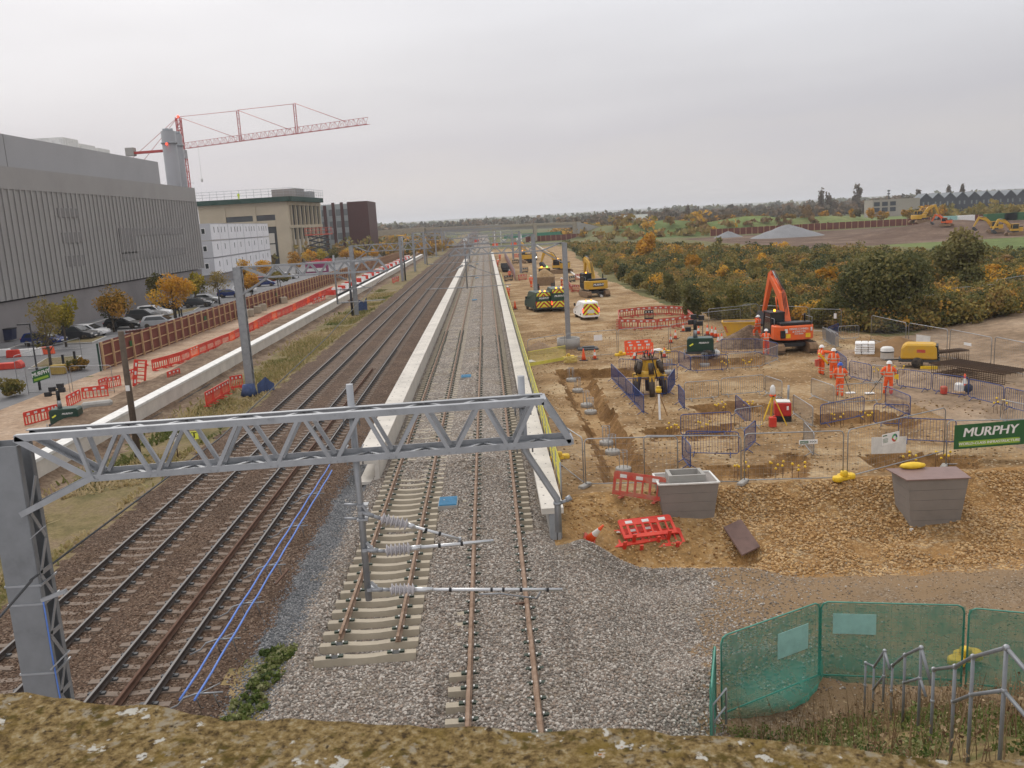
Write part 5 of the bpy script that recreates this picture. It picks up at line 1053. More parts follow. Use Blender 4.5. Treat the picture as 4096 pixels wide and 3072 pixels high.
# ------------------------------------------------------------------ lighting towers
def tower(p, rz, label, heads, k_=1.0):
    t = thing('lighting_tower', label, 'lighting tower', tuple(map(float, p)), rz)
    MB().prism([(-.95, .5), (.95, .5), (.95, 1.35), (.85, 1.5), (-.85, 1.5), (-.95, 1.35)], -.55, .55, 'xz').build('canopy', M['green_d'], t, bevel=.04); MB().box(0, 0, .35, 2.1, 1.2, .16).build('chassis', M['dark'], t); MB().prism([(.05, .28), (.2, .62), (.85, .62), (1.0, .28)], -.7, -.5, 'xz').build('mudguard', M['dark'], t)
    wheel(None, .0, 0, .01, .01, False, t) if False else None
    for s_ in (-1, 1):
        w_ = MB().lathe([(.2, -.1), (.3, -.1), (.33, -.06), (.33, .06), (.3, .1), (.2, .1)], (.52, s_*.62, .33), 16, axis='y').build('wheel', M['rubber'], t); MB().lathe([(.01, -.06), (.2, -.09), (.2, .09), (.01, .06)], (.52, s_*.62, .33), 12, axis='y').build('rim', M['white_dirty'], w_)
        for x in (-1.15, 1.15): MB().tube([(x, s_*.6, 0), (x, s_*.6, .55)], .035, 6).build('stabiliser', M['galv'], t)
    text('MURPHY', .18, M['white'], t, (.25, -.56, 1.15), shear=.25)
    MB().bar((-.75, -.562, .95), (-.5, -.562, 1.1), .1, .01, up=(0, 1, 0)).build('arrow_label', M['lime'], t)
    MB().tube([(-.35, 0, 1.5), (-.35, 0, 2.1)], [.17, .12], 8).build('mast', M['galv'], t)
    m_ = MB().tube([(-.35, 0, 2.05), (-.35, 0, 2.75)], .13, 8).build('head_frame', M['black'], t)
    for (x, z, y) in heads:
        b = MB().box(-.35+x, y, z, .42, .3, .32); b.tube([(-.35, 0, z+.1), (-.35+x, y, z+.12)], .04, 6); b.build('lamp_head', M['black'], t, bevel=.05)
    t.scale = (k_,)*3; return t
tower(GS(1513, 772), R(-14), 'dark green lighting tower trailer with folded black lamp heads among the cones', ((-.5, 1.95, -.1), (-.3, 2.45, .1), (.35, 2.35, 0), (.45, 2.75, .1), (-.1, 2.85, 0)))
tower(G(148, 925, -.5), R(8), 'dark green lighting tower with black lamp heads behind the near boom', ((-.6, 2.4, -.1), (-.35, 2.7, .1), (.3, 2.6, 0), (.2, 2.9, .1)), .85)
# ------------------------------------------------------------------ plant and materials on the site
c = GS(1985, 792); t = thing('air_compressor', 'yellow towed compressor with black louvred end', 'compressor', tuple(c), R(-28))
MB().prism([(-1.1, .55), (1.1, .55), (1.05, 1.35), (.85, 1.55), (-.8, 1.55), (-1.05, 1.3)], -.6, .6, 'xz').build('canopy', M['yellow'], t, bevel=.1)
b = MB(); [b.box(1.0-.02*i, -.0, .65+.17*i, .3, 1.1, .1) for i in range(5)]; b.box(.98, 0, .6, .2, 1.12, .85); b.build('louvre', M['black'], t)
MB().box(.1, -.605, 1.0, .5, .02, .2).build('label', M['red_mud'], t); MB().box(0, 0, .38, 2.4, 1.1, .18).build('chassis', M['dark'], t); MB().tube([(-1.1, 0, .45), (-2.0, 0, .4)], .05, 6).build('drawbar', M['dark'], t)
for s_ in (-1, 1): MB().lathe([(.05, -.1), (.32, -.1), (.35, 0), (.32, .1), (.05, .1)], (-.1, s_*.6, .35), 14, axis='y').build('wheel', M['rubber'], t)
MB().box(.6, -.75, .02, 1.0, .4, .14).build('drip_tray', M['yellow_pl'], t)
o = MB().lathe([(.38, 0), (.42, .1), (.42, .5), (.44, .52), (.44, .58), (.42, .6), (.42, .75), (.3, .85), (.12, .88), (.001, .9)], n=16).build('water_barrel', M['white_dirty'], loc=tuple(GS(1916, 776))); tag(o, 'white plastic water barrel left of the yellow compressor', 'barrel')
MB().lathe([(.445, .5), (.445, .57)], n=16).build('strap', M['black'], o)
c = GS(1868, 767); t = thing('bagged_pallet', 'shrink wrapped pallet of white bags near the lone post', 'pallet', tuple(c), R(-24)); MB().box(0, 0, 0, 1.35, 1.1, .12).build('pallet', M['wood'], t)
for k in range(5):
    b = MB()
    for i in range(3): b.box(-.43+.43*i+random.uniform(-.02, .02), random.uniform(-.03, .03), .12+.165*k, .42, 1.12+random.uniform(-.06, .06), .155)
    b.build('bag_layer', M['white'], t, bevel=.05)
b = MB()
def cage(a, b_, wd, h, label, nst):
    a, b_ = np.asarray(a, float), np.asarray(b_, float); L_ = float(np.hypot(*(b_-a)[:2])); t = thing('rebar_cage', label, 'rebar cage', tuple(a), math.atan2(b_[1]-a[1], b_[0]-a[0])); m = MB(); s_ = MB()
    for y in np.linspace(0, wd, 6):
        for z in (.05, h): m.tube([(0, y, z), (L_, y, z)], .03, 5)
    for i in range(nst):
        x = L_*i/(nst-1); s_.tube([(x, 0, 0), (x, 0, h+.04), (x, wd, h+.04), (x, wd, 0), (x, 0, 0)], .02, 4, caps=False)
    m.build('main_bars', M['rust_dark'], t); s_.build('stirrups', M['rust_dark'], t)
M['rust_dark'] = mat('dark_rusty_rebar', (0.075, 0.045, 0.028), 0.85, 0.1, 0.25, 5)
cage(GS(2012, 806), GS(2170, 832), 2.2, .62, 'long dark rusty rebar cage lying nearer the barrier row', 34); cage(GS(2028, 790), GS(2092, 781), .9, .8, 'shorter dark rusty rebar cage leaning by the compressor', 16)
def heap(p, rx, ry, h, m_, name, label, sp=0.15):
    n = 26; V = []; 
    for j in range(n):
        for i in range(n):
            u, v = i/(n-1)*2-1, j/(n-1)*2-1; x, y = p[0]+u*rx, p[1]+v*ry; r = math.hypot(u, v); V.append((x, y, hz(x, y)-.05+h*max(0, 1-r)**.95*(1+.2*float(fbm(np.array(x), np.array(y), 1.1, 3)))-.12*(r > 1)))
    o = MB().add(V, [(j*n+i, j*n+i+1, (j+1)*n+i+1, (j+1)*n+i) for j in range(n-1) for i in range(n-1)], True).build(name, m_); tag(o, label, 'heap'); return o
heap(GS(1622, 745), 3.3, 2.3, 1.7, M['bank'], 'gravel_heap', 'dark grey brown heap of gravel beside the orange digger'); heap(GS(1940, 760), 3.2, 2.4, 1.15, M['sand'] if 'sand' in M else mat('damp_sand', (.2, .115, .05), .95, 0, .2, 2, .03, 20), 'sand_heap', 'brown sand heap behind the yellow compressor')
heap(GS(1170, 772)+np.array([0, 3, 0]), 1.6, 1.6, .95, M['mud'], 'soil_heap', 'small brown soil heap left of the concrete ring')
# skip
c = GS(1598, 726); t = thing('skip', 'open yellow skip with striped corners behind the gravel heap', 'skip', tuple(c), R(-16)); pf = [(-1.0, 0), (1.0, 0), (1.45, 1.25), (-1.45, 1.25)]
b = MB(); b.prism(pf, -.85, .85, 'xz'); o = b.build('body', M['yellow'], t); MB().box(0, 0, 1.2, 2.7, 1.55, .06).build('load', M['bank'], t); b = MB(); [b.box(0, s_*.86, 1.2, 2.96, .08, .1) for s_ in (-1, 1)]; [b.box(s_*1.44, 0, 1.2, .08, 1.8, .1) for s_ in (-1, 1)]; b.build('rim', M['yellow'], t)
for s_ in (-1, 1):
    for i in range(3): MB().bar((s_*(.95+.07*i), -.865, .45+.18*i), (s_*(1.12+.07*i), -.865, .6+.18*i), .09, .012, up=(0, 1, 0)).build('hazard_stripe', M['red_mud'], t)
# red generator, fuel can, tripods
c = GS(1690, 908); t = thing('generator', 'red boxed generator with cream top beside the yellow tripod', 'generator', tuple(c), R(-14)); MB().box(0, 0, .28, .8, .75, .7).build('casing', M['red_mud'] if False else mat('generator_red', (.45, .03, .025), .5), t, bevel=.05); MB().box(0, 0, .02, .82, .76, .27).build('base', M['black'], t); MB().box(0, 0, .97, .7, .65, .06).build('top_panel', M['white_dirty'], t); MB().box(.22, -.38, .62, .1, .02, .2).build('label', M['white'], t); MB().tube([(.3, .3, 1.0), (.32, .3, 1.75)], .05, 8).build('exhaust_stack', M['galv'], t)
o = MB().box(0, 0, 0, .32, .28, .5); o.lathe([(.06, .5), (.06, .57)], (.08, 0, 0), 8); o = o.build('fuel_can', M['red_pl'], loc=tuple(GS(1669, 922)), bevel=.05); tag(o, 'red fuel can standing left of the red generator', 'fuel can')
def tripod(p, h, label, feet, leg, head):
    t = thing('survey_tripod', label, 'tripod', tuple(map(float, p)), 0)
    for f_ in feet: l_ = MB(); l_.bar((f_[0]*.06, f_[1]*.06, h-.05), (f_[0], f_[1], f_[2] if len(f_) > 2 else 0), .06, .04); l_.build('leg', M[leg], t)
    b = MB(); b.lathe([(.11, h-.06), (.11, h)], n=10); b.build('head_plate', M['black'], t); return t
p_ = GS(1669, 918); t = tripod(p_, 1.5, 'yellow legged tripod carrying a bagged instrument by the generator', ((-.6, -.1), (.62, -.25), (.1, .65)), 'yellow_pl', 0)
b = MB().lathe([(.09, 1.5), (.14, 1.6), (.12, 1.9), (.05, 2.02), (.001, 2.03)], n=9); b.build('bagged_instrument', M['white_dirty'], t); MB().box(0, 0, 1.46, .26, .2, .08).build('tribrach', M['orange_pl'], t)
p_ = GS(1424, 904); t = tripod(p_, 1.4, 'pale tripod with yellow level near the blue barriers', ((-.35, .3), (-.02, -.25), (.55, .55)), 'wood', 0); MB().bar((0, -.04, 1.35), (-.02, -.27, 0), .1, .05).build('staff_leg', M['white'], t); MB().lathe([(.15, 1.4), (.16, 1.55), (.12, 1.6), (.12, 1.68), (.15, 1.7)], n=10).build('level', M['yellow_pl'], t)
# pile cutter
c = GS(1404, 850); t = thing('pile_cutter', 'yellow hydraulic pile cutter with brown rams and hoses inside the blue pen', 'pile cutter', tuple(c), R(10))
MB().lathe([(.62, .95), (.78, 1.05), (.78, 1.35), (.6, 1.45)], n=8, smooth=False).build('ring_frame', M['yellow'], t); MB().prism([(-.38, 1.4), (.38, 1.4), (.3, 1.95), (.42, 2.1), (-.42, 2.1), (-.3, 1.95)], -.32, .32, 'xz').build('top_block', M['yellow'], t, bevel=.03); MB().box(0, 0, 2.1, .95, .75, .06).build('top_plate', M['rust'], t)
M['ram'] = mat('dark_oily_ram', (0.055, 0.04, 0.03), 0.5, .2, .3, 4)
for k in range(6):
    a = k*math.pi/3+.3; x, y = .85*math.cos(a), .85*math.sin(a); b = MB(); b.tube([(x, y, 1.15), (x*1.1, y*1.1, .25), (x*1.1, y*1.1, 0)], [.2, .17, .15], 10); b.build('leg', M['ram'], t); b = MB(); b.tube([(x*.95, y*.95, 1.3), (x*.75, y*.75, 1.95)], .16, 10); b.build('ram', M['ram'], t); MB().box(x*1.05, y*1.05, .9, .3, .3, .3, a).build('clamp_block', M['yellow'], t)
b = MB()
for k in range(4):
    a = k*1.5; b.tube([(.2*math.cos(a), .2*math.sin(a), 2.1), (.35*math.cos(a), .35*math.sin(a), 2.55), (.75*math.cos(a), .75*math.sin(a), 2.5), (.95*math.cos(a+.2), .95*math.sin(a+.2), 1.6), (.8*math.cos(a+.5), .8*math.sin(a+.5), .9)], .035, 6)
b.build('hoses', M['black'], t); MB().box(0, -.34, 1.6, .22, .02, .22).build('label', M['green_sign'], t)
# piles with starter bars
PILE = [(1234, 823), (1248, 846), (1267, 878), (1276, 893), (1310, 960), (1323, 980), (1347, 1018), (1402, 806), (1446, 806), (1522, 790)]
pr_ = None
for i, (x, y) in enumerate(PILE):
    c = GS(x, y); l = 'cut concrete pile with upright bars, '+ordw(i)+(' from the far end of the long trench' if i < 7 else ' counting round behind the pile cutter')
    if pr_ is None:
        t = pr_ = thing('cut_pile', l, 'pile', tuple(c), 0, 'cut pile heads'); MB().lathe([(.36, -.1), (.36, .16), (.33, .19), (.001, .19)], n=14).build('concrete_stub', M['conc_dark'], t); b = MB()
        for k in range(6): a = k*math.pi/3; b.tube([(.2*math.cos(a), .2*math.sin(a), .15), (.2*math.cos(a), .2*math.sin(a), .95)], .012, 5)
        b.build('starter_bars', M['galv_dull'], t); MB().tube([(.2*math.cos(a), .2*math.sin(a), .93) for a in np.linspace(0, 2*math.pi, 13)], .012, 5).build('hoop', M['galv_dull'], t)
    else: dup(pr_, tuple(c), random.random(), l)
pr_ = None
for i, (x, y) in enumerate(((1454, 942), (1521, 937), (1556, 894), (1616, 890), (1602, 1033), (1678, 1029), (1567, 799), (1614, 797), (1896, 816), (1942, 812), (1809, 920), (1871, 916), (1964, 1011), (2036, 1007), (1725, 1032), (2160, 888))):
    c = GS(x, y); l = 'cluster of yellow capped bars in '+('the pit left of the front pen', 'the pit behind the front pen', 'the triangular pit', 'the pit by the red generator', 'the trench behind the rubble, left', 'the trench behind the rubble, right', 'the far trench, left', 'the far trench, right', 'the dip behind the long barrier row, left', 'the dip behind the long barrier row, right', 'the middle pit, left', 'the middle pit, right', 'the trench behind the white board, left', 'the trench behind the white board, right', 'the trench by the yellow fence block', 'the pit at the picture edge')[i]
    if pr_ is None:
        t = pr_ = thing('capped_bars', l, 'capped bars', tuple(c), 0, 'yellow capped starter bars'); b = MB(); q = MB()
        for k in range(6): a = k*1.05; x_, y_, h = .28*math.cos(a), .28*math.sin(a), .42+.1*(k % 3); b.tube([(x_, y_, -.1), (x_, y_, h)], .01, 5); q.ball((x_, y_, h), .055, 8, 5)
        b.build('bars', M['rust'], t); q.build('caps', M['yellow_pl'], t)
    else: dup(pr_, tuple(c), random.random()*3, l)
# fence blocks, hose, small things
def fblock(p, l, rz=0):
    t = thing('fence_block', l, 'fence block', tuple(map(float, p)), rz, 'yellow fence blocks'); b = MB()
    for x in (-.32, 0, .32): b.lathe([(.2, 0), (.2, .16), (.14, .2), (.001, .2)], (x, .1*(x == 0), 0), 10)
    b.box(0, 0, 0, .8, .26, .14); b.lathe([(.16, .14), (.14, .34), (.08, .36), (.001, .36)], (0, 0, 0), 10); b.build('block', M['yellow_pl'], t, bevel=.02)
for x, y, l in ((1228, 774, 'yellow fence block beside the yellow hose'), (1341, 768, 'yellow fence block left of the leaning red stack'), (1436, 763, 'yellow fence block left of the lighting tower'), (1823, 1036, 'yellow fence block at the front fence joint'), (1240-32, 992, 'muddy yellow block inside the fence near the handrail'), (2085, 1428, 'yellow fence block inside the green netting')):
    fblock(GS(x, y) if y < 1400 else G(x, y, -.75), l, .4)
for x, y in ((1264, 1053), (1605, 1046), (2040, 1010)):
    o = MB().box(0, 0, 0, .7, .24, .15, .9).build('ballast_block', M['conc_dark'], loc=tuple(GS(x, y)), bevel=.03); tag(o, 'grey fence foot under the front mesh fence '+{1264: 'by the leaning red barrier', 1605: 'behind the open grey chamber', 2040: 'behind the covered grey chamber'}[x], 'fence foot', 'grey fence feet')
b = MB(); b.tube([((.45+.05*math.sin(a*.7))*math.cos(a), .45*math.sin(a)+.08*math.sin(a*.3), .06+.012*a) for a in np.linspace(0, 38, 150)], .03, 5); o = b.build('hose_coil', mat('yellow_hose', (.55, .42, .12), .6), loc=tuple(GS(1233, 785))); tag(o, 'coiled yellow hose lying before the yellow netting', 'hose')
o = MB().box(0, 0, 0, 1.7, 1.1, .16); o.box(.1, .1, .16, 1.0, .6, .1); o = o.build('tarpaulin_bundle', M['dark'], loc=tuple(GS(1271, 757)+np.array([0, .5, 0])), bevel=.05); tag(o, 'flat dark bundle lying beside the concrete ring', 'bundle')
for x, y, l in ((1138, 782, 'white sheet on the ground by the yellow handrail'), (1417, 757, 'white board lying behind the leaning red stack')): o = MB().box(0, 0, .03, 1.1, 1.0, .03, .3).build('sheet', M['white'], loc=tuple(GS(x, y))); tag(o, l, 'sheet')
t = thing('tool_pile', 'jumble of saw, can and tools behind the long barrier row', 'tools', tuple(GS(2062, 850)), 0); MB().box(-.6, 0, 0, .3, .3, .45).build('red_can', M['red_mud'], t, bevel=.05); MB().box(.3, .1, .05, .35, .5, .5).build('cut_off_saw', M['white_dirty'], t, bevel=.08); MB().lathe([(.25, -.02), (.25, .02)], (.75, 0, .25), 12, axis='y').build('saw_blade', M['dark'], t); MB().bar((-.2, -.1, .05), (.4, -.3, .1), .2, .1).build('handle', M['wood'], t)
o = MB().ball((0, 0, .25), .32, 9, 6, (1.1, .9, .85)).build('rubble_sack', M['white_dirty'], loc=tuple(GS(1546, 770))); tag(o, 'pale sack on the dirt right of the lighting tower', 'sack')
# grey chambers on the slope
def chamber(cs, zt, zb, label, lid):
    P = [G(x, y, zt) for x, y in cs]; c = sum(P)/4; t = thing('drainage_chamber', label, 'chamber', (float(c[0]), float(c[1]), zb), 0); H_ = zt-zb; b = MB(); n = 7
    for k in range(n):
        z0, z1 = H_*k/n+.008, H_*(k+1)/n; i_ = 0 if k % 2 else .004; q0_, q1_ = (.72+.28*(zz_/H_) for zz_ in (z0, z1)); b.hexa([((p[0]-c[0])*q0_, (p[1]-c[1])*q0_, z0) for p in P]+[((p[0]-c[0])*q1_, (p[1]-c[1])*q1_, z1) for p in P])
    ex = (P[2]-P[1]); b.build('ring', M['chamber'], t); k9 = MB().hexa([(*((p-c)*.70)[:2], .02) for p in P]+[(*((p-c)*.985)[:2], H_-.02) for p in P]); k9.build('joint', M['dark'], t); return t, P, c, H_
M['chamber'] = mat('grey_chamber_segment', (.23, .205, .185), .75, 0, .1, 1.0, .004, 25)
t, P, c, H_ = chamber(((1411, 1025), (1424, 1049), (1553, 1043), (1531, 1019)), .5, -2.0, 'open topped grey segmental chamber at the left of the rubble slope', False)
q = [(p-c)*np.array([.62, .62, 0]) for p in P]; q2 = [(p-c)*np.array([.5, .5, 0]) for p in P]; b = MB()
for i in range(4):
    j = (i+1) % 4; b.hexa([(*q[i][:2], H_), (*q[j][:2], H_), (*q2[j][:2], H_), (*q2[i][:2], H_), (*q[i][:2], H_+.26), (*q[j][:2], H_+.26), (*q2[j][:2], H_+.26), (*q2[i][:2], H_+.26)])
b.build('upstand', M['conc_dark'], t); 
for i in range(4):
    j = (i+1) % 4; MB().bar((*((P[i]-c)*1.01)[:2], H_+.02), (*((P[j]-c)*1.01)[:2], H_+.02), .07, .05).build('edge_trim', M['white_dirty'], t)
for z in (.85, .45): MB().box(*(((P[1]-c)*.93)[:2]+np.array([.05, -.1])), z, .13, .03, .16).build('label', M['white'], t)
t, P, c, H_ = chamber(((1925, 1015), (1962, 1039), (2093, 1034), (2062, 1011)), .5, -2.2, 'grey segmental chamber covered by a brown board, right on the rubble slope', True)
q = [(p-c)*1.06 for p in P]; q[0] = q[0]+np.array([-.12, 0, 0]); MB().hexa([(*v[:2], H_+.01) for v in q]+[(*v[:2], H_+.05) for v in q]).build('cover_board', mat('brown_board', (.2, .13, .115), .5, 0, .2, 1.2), t); MB().box(*(((P[1]-c)*.95)[:2]+np.array([.1, -.07])), .75, .13, .03, .18).build('label', M['white'], t)
o = MB().ball((0, 0, .1), .36, 10, 6, (1.4, .6, .35)).build('yellow_sack', M['yellow_pl'], loc=(float(P[0][0])+.75, float(P[0][1])-.1, .55)); tag(o, 'yellow sack lying on the board of the covered chamber', 'sack')
a = [GS(x_, y_)+np.array([0, 0, .14]) for x_, y_ in ((1563, 1150), (1600, 1133), (1641, 1192), (1604, 1208))]; a[3] = a[0]+a[2]-a[1]
o = MB().hexa([tuple(v+np.array([0, 0, .02])) for v in (a[0], a[3], a[2], a[1])]+[tuple(v+np.array([.02, .03, .06])) for v in (a[0], a[3], a[2], a[1])]).build('steel_plate', mat('brown_steel_plate', (.13, .075, .06), .55, .2, .25, 2)); tag(o, 'brown steel plate lying on the lower edge of the rubble', 'plate')
for x, y, s_, l in ((968, 1084, 1.0, 'blue grated drain lid nearest the bridge between the new tracks'), (1007, 813, 1.0, 'second blue drain lid from the bridge between the new tracks'), (1025, 648, 1.0, 'third blue drain lid from the bridge between the new tracks'), (1030, 600, .9, 'fourth small blue drain lid between the new tracks'), (1031, 570, .9, 'farthest small blue drain lid between the new tracks')):
    c = G(x, y, .12); t = thing('drain_chamber', l, 'drain', (float(c[0]), float(c[1]), -.05), 0, 'blue drain lids'); MB().box(0, 0, 0, .72, 1.0, .18).build('frame', M['conc_dark'], t); b = MB(); b.box(0, 0, .18, .66, .94, .02); [b.box(0, -.45+.06*i, .2, .66, .03, .025) for i in range(16)]; b.build('grating', M['bluegrate'], t); MB().box(-.15, .1, .2, .06, .06, .03).build('bolt', M['galv'], t)
# ------------------------------------------------------------------ boards and banners on the fences
def onplane(x, y, a, b_, off=0.05):
    a, b_ = np.asarray(a, float), np.asarray(b_, float); d = b_-a; n = np.array([d[1], -d[0], 0]); n /= np.linalg.norm(n); a = a+n*off*(1 if n[1] < 0 else -1); r_ = ray(x, y); k = (a-CC)@n/(r_@n); return CC+r_*k
def banner(c4, a, b_, name, label, m_, cat='sign', lines=()):
    P = [onplane(x, y, a, b_) for x, y in c4]; o0 = P[3]; ux = P[2]-P[3]; w_ = np.linalg.norm(ux); rz = math.atan2(ux[1], ux[0]); h = P[0][2]-P[3][2]
    t = thing(name, label, cat, tuple(o0), rz); sh = float(ux[2]); b = MB(); b.hexa([(0, -.008, 0), (w_, -.008, sh), (w_, .008, sh), (0, .008, 0), (0, -.008, h), (w_, -.008, h+sh), (w_, .008, h+sh), (0, .008, h)]); b.build('sheet', m_, t); return t, float(w_), float(h), sh
fa, fb_ = GS(2042, 1010), GS(2250, 985)
t, w_, h, s_ = banner(((2060, 919), (2212, 904), (2212, 959), (2060, 971)), fa, fb_, 'banner', 'large green banner with white italic lettering on the front fence', M['green_sign'])
tl = math.atan2(s_, w_); text('MURPHY', h*.52, M['white'], t, (w_*.5, -.012, h*.65+s_*.5), (R(90), -tl, 0),   .22, .0, ext=.001); MB().bar((w_*.07, -.011, h*.2+s_*.07), (w_*.93, -.011, h*.2+s_*.93), .006, h*.22).build('strip', M['lime_sign'], t); text('WORLD-CLASS INFRASTRUCTURE', h*.15, M['white'], t, (w_*.5, -.016, h*.2+s_*.5), (R(90), -tl, 0), .15, .003, ext=.001)
fa, fb_ = GS(1829, 1038), GS(2038, 1008)
t, w_, h, s_ = banner(((1882, 945), (1956, 942), (1956, 978), (1882, 981)), fa, fb_, 'notice_board', 'white board with a colour wheel notice on the front fence', M['white_dirty']); MB().box(w_*.53, -.015, h*.34, w_*.5, .012, h*.66).build('notice', M['white'], t)
b = MB()
for i, m_ in enumerate(((.05, .1, .16), (.03, .22, .1), (.1, .4, .12), (.55, .04, .04), (.45, .1, .05), (.3, .5, .2))):
    b.k = i; a0 = i*math.pi/3; ps_ = [(math.cos(a0+k*.25), math.sin(a0+k*.25)) for k in range(5)]; r0, r1 = h*.12, h*.24; V = [(w_*.64+r0*x, -.026, h*.66+r0*z) for x, z in ps_]+[(w_*.64+r1*x, -.026, h*.66+r1*z) for x, z in ps_]; b.add(V, [(k, k+1, 6+k, 5+k) for k in range(4)])
b.build('colour_wheel', [mat('wheel_segment', m_, .6) for m_ in ((.05, .1, .16), (.03, .22, .1), (.1, .4, .12), (.55, .04, .04), (.45, .1, .05), (.3, .5, .2))], t); b = MB(); [b.box(w_*.38, -.024, h*(.5+.07*i), w_*.14, .004, h*.022) for i in range(4)]; b.box(w_*.36, -.024, h*.88, w_*.12, .004, h*.06); b.build('print', M['green_sign'], t)
fa, fb_ = GS(1607, 1045), GS(1825, 1038)
t, w_, h, s_ = banner(((1726, 951), (1766, 949), (1766, 958), (1726, 960)), fa, fb_, 'arrow_sign', 'small white sign with green block and black arrows on the front fence', M['white']); MB().box(w_*.28, -.013, h*.2, w_*.44, .006, h*.6).build('green_block', M['green_sign'], t); text('MURPHY', h*.4, M['white'], t, (w_*.28, -.02, h*.5), ext=.001); text('>>>', h*.9, M['black'], t, (w_*.75, -.013, h*.52), bold=.004, ext=.001)
for c4, fp, l, m_ in ((((1283, 724), (1301, 723), (1301, 735), (1283, 736)), ((1225, 777), (1334, 768)), 'blank white sheet on the mid fence right of the tall post', 'white'), (((1981, 723), (2010, 727), (2009, 745), (1979, 741)), ((1961, 758), (2045, 776)), 'pale board on the fence behind the compressor', 'white_dirty'), (((2082, 739), (2098, 742), (2098, 748), (2082, 745)), ((2050, 776), (2140, 797)), 'narrow white sign on the fence by the dirt track', 'white'), (((1801, 677), (1807, 677), (1807, 688), (1801, 688)), ((1748, 718), (1817, 721)), 'small white notice on the fence right of the orange digger', 'white'), (((1969, 650), (1979, 649), (1979, 661), (1969, 662)), ((1949, 693), (2051, 671)), 'small green notice on the dark fence below the big tree', 'bluegrate'), (((1659+600, 900), (1660+600, 900), (1660+600, 901), (1659+600, 901)), ((1938, 837), (2010, 847)), 'skip', 'white'), (((1932, 807), (1941, 809), (1941, 820), (1932, 818)), ((1938, 837), (2010, 847)), 'yellow and white notice on the long barrier row', 'yellow_pl'), (((1659, 683), (1680, 682), (1683, 706), (1661, 708)), ((1640, 708), (1746, 714)), 'skip', 'white')):
    if l != 'skip': banner(c4, GS(*fp[0]), GS(*fp[1]), 'notice', l, M[m_], 'notice')
fa, fb_ = G(62, 852), G(155, 851)
t, w_, h, s_ = banner(((69, 804), (105, 797), (107, 816), (72, 828)), fa, fb_, 'banner', 'small green banner with white lettering on the fence by the car park', M['green_sign']); tl = math.atan2(s_, w_); text('MURPHY', h*.5, M['white'], t, (w_*.5, -.012, h*.66+s_*.5), (R(90), -tl, 0), .2, 0, ext=.001); MB().bar((w_*.08, -.011, h*.22+s_*.1), (w_*.92, -.011, h*.22+s_*.9), .006, h*.2).build('strip', M['lime_sign'], t)
# line side signs
c = G(426, 985, -.55); z = AY(422, 940, c[1]); t = thing('track_sign', 'fluorescent yellow sign with a black T on a short yellow post', 'sign', tuple(c), 0); H_ = float(z[2]-c[2]); MB().tube([(0, 0, 0), (0, 0, H_)], .035, 8).build('post', M['yellow_pl'], t); MB().box(0, -.05, H_-.19, .4, .02, .4).build('plate', M['lime'], t); text('T', .42, M['black'], t, (0, -.065, H_+.01), bold=.012)
c = G(385, 990, -.55); t = thing('speed_sign', 'white diamond sign with black number half hidden behind the boom', 'sign', tuple(c), 0); H_ = float(AY(378, 944, c[1])[2]-c[2]); MB().tube([(0, 0, 0), (0, 0, H_)], .03, 8).build('post', M['rust'], t); MB().prism([(0, H_-.32), (.32, H_), (0, H_+.32), (-.32, H_)], -.04, -.02, 'xz').build('plate', M['white_dirty'], t); text('49', .34, M['black'], t, (0, -.045, H_), bold=.008)
# ------------------------------------------------------------------ hoarding along the car park
HP = np.array([(-33.0, 72.4), (-32.7, 110), (-31.6, 165), (-30.0, 230), (-28.5, 300)])
def hpos(y): return float(np.interp(y, HP[:, 1], HP[:, 0]))
t = thing('hoarding', 'long maroon timber hoarding with pale posts between car park and haul path', 'hoarding', (-33.0, 72.4, -.35))
b = MB(); rl = MB(); yy = np.arange(72.4, 300, 3.8)
for a, c in zip(yy[:-1], yy[1:]):
    xa, xc = hpos(a)+33, hpos(c)+33; b.hexa([(xa-.03, a-72.4, .05), (xa, a-72.4, .05), (xc, c-72.4, .05), (xc-.03, c-72.4, .05), (xa-.03, a-72.4, 2.42), (xa, a-72.4, 2.42), (xc, c-72.4, 2.42), (xc-.03, c-72.4, 2.42)])
    for z in (.22, 1.2, 2.2): rl.bar((xa+.05, a-72.4, z), (xc+.05, c-72.4, z), .07, .09)
b.build('panel', M['ply'], t); rl.build('rail', M['wood'], t)
pb = MB().box(0, 0, 0, .15, .15, 2.45); first = None; rest = MB(); k = 0
for y in np.arange(72.4, 299, 2.1):
    if k < 99:
        o = pb.build('post', M['wood'], t) if first is None else first.copy()
        if first is None: first = o
        else: col.objects.link(o); o.parent = t
        o.location = (hpos(y)+33+.17, y-72.4, 0)
    else: rest.box(hpos(y)+33+.17, y-72.4, 0, .15, .15, 2.45)
    k += 1
o = rest.build('post', M['wood'], t); o['kind'] = 'stuff'
for y in (78.5, 99, 112, 131): MB().box(hpos(y)+33+.09, y-72.4, 1.25, .02, .75, .5).build('sign_plate', M['green_sign'], t)
MB().box(0, -.4, 0, .15, .06, 2.4).build('end_sheet', M['green_d'], t)
pr = None
for i, (x, y) in enumerate(((528, 687), (541, 683), (557, 676), (568, 671), (613, 655))):
    c = G(x, y, -.3); l = 'buff concrete block by the hoarding, '+ordw(i)+' counting from the second gantry post'
    if pr is None: pr = thing('concrete_block', l, 'concrete block', tuple(c), R(8), 'concrete blocks by the hoarding'); MB().box(0, 0, 0, 1.0, 1.0, .95).build('block', M['conc_warm'], pr, bevel=.05); MB().tube([(-.12, 0, .95), (-.12, 0, 1.05), (.12, 0, 1.05), (.12, 0, .95)], .02, 5).build('lifting_loop', M['dark'], pr)
    else: dup(pr, tuple(c), R(8+5*i), l)
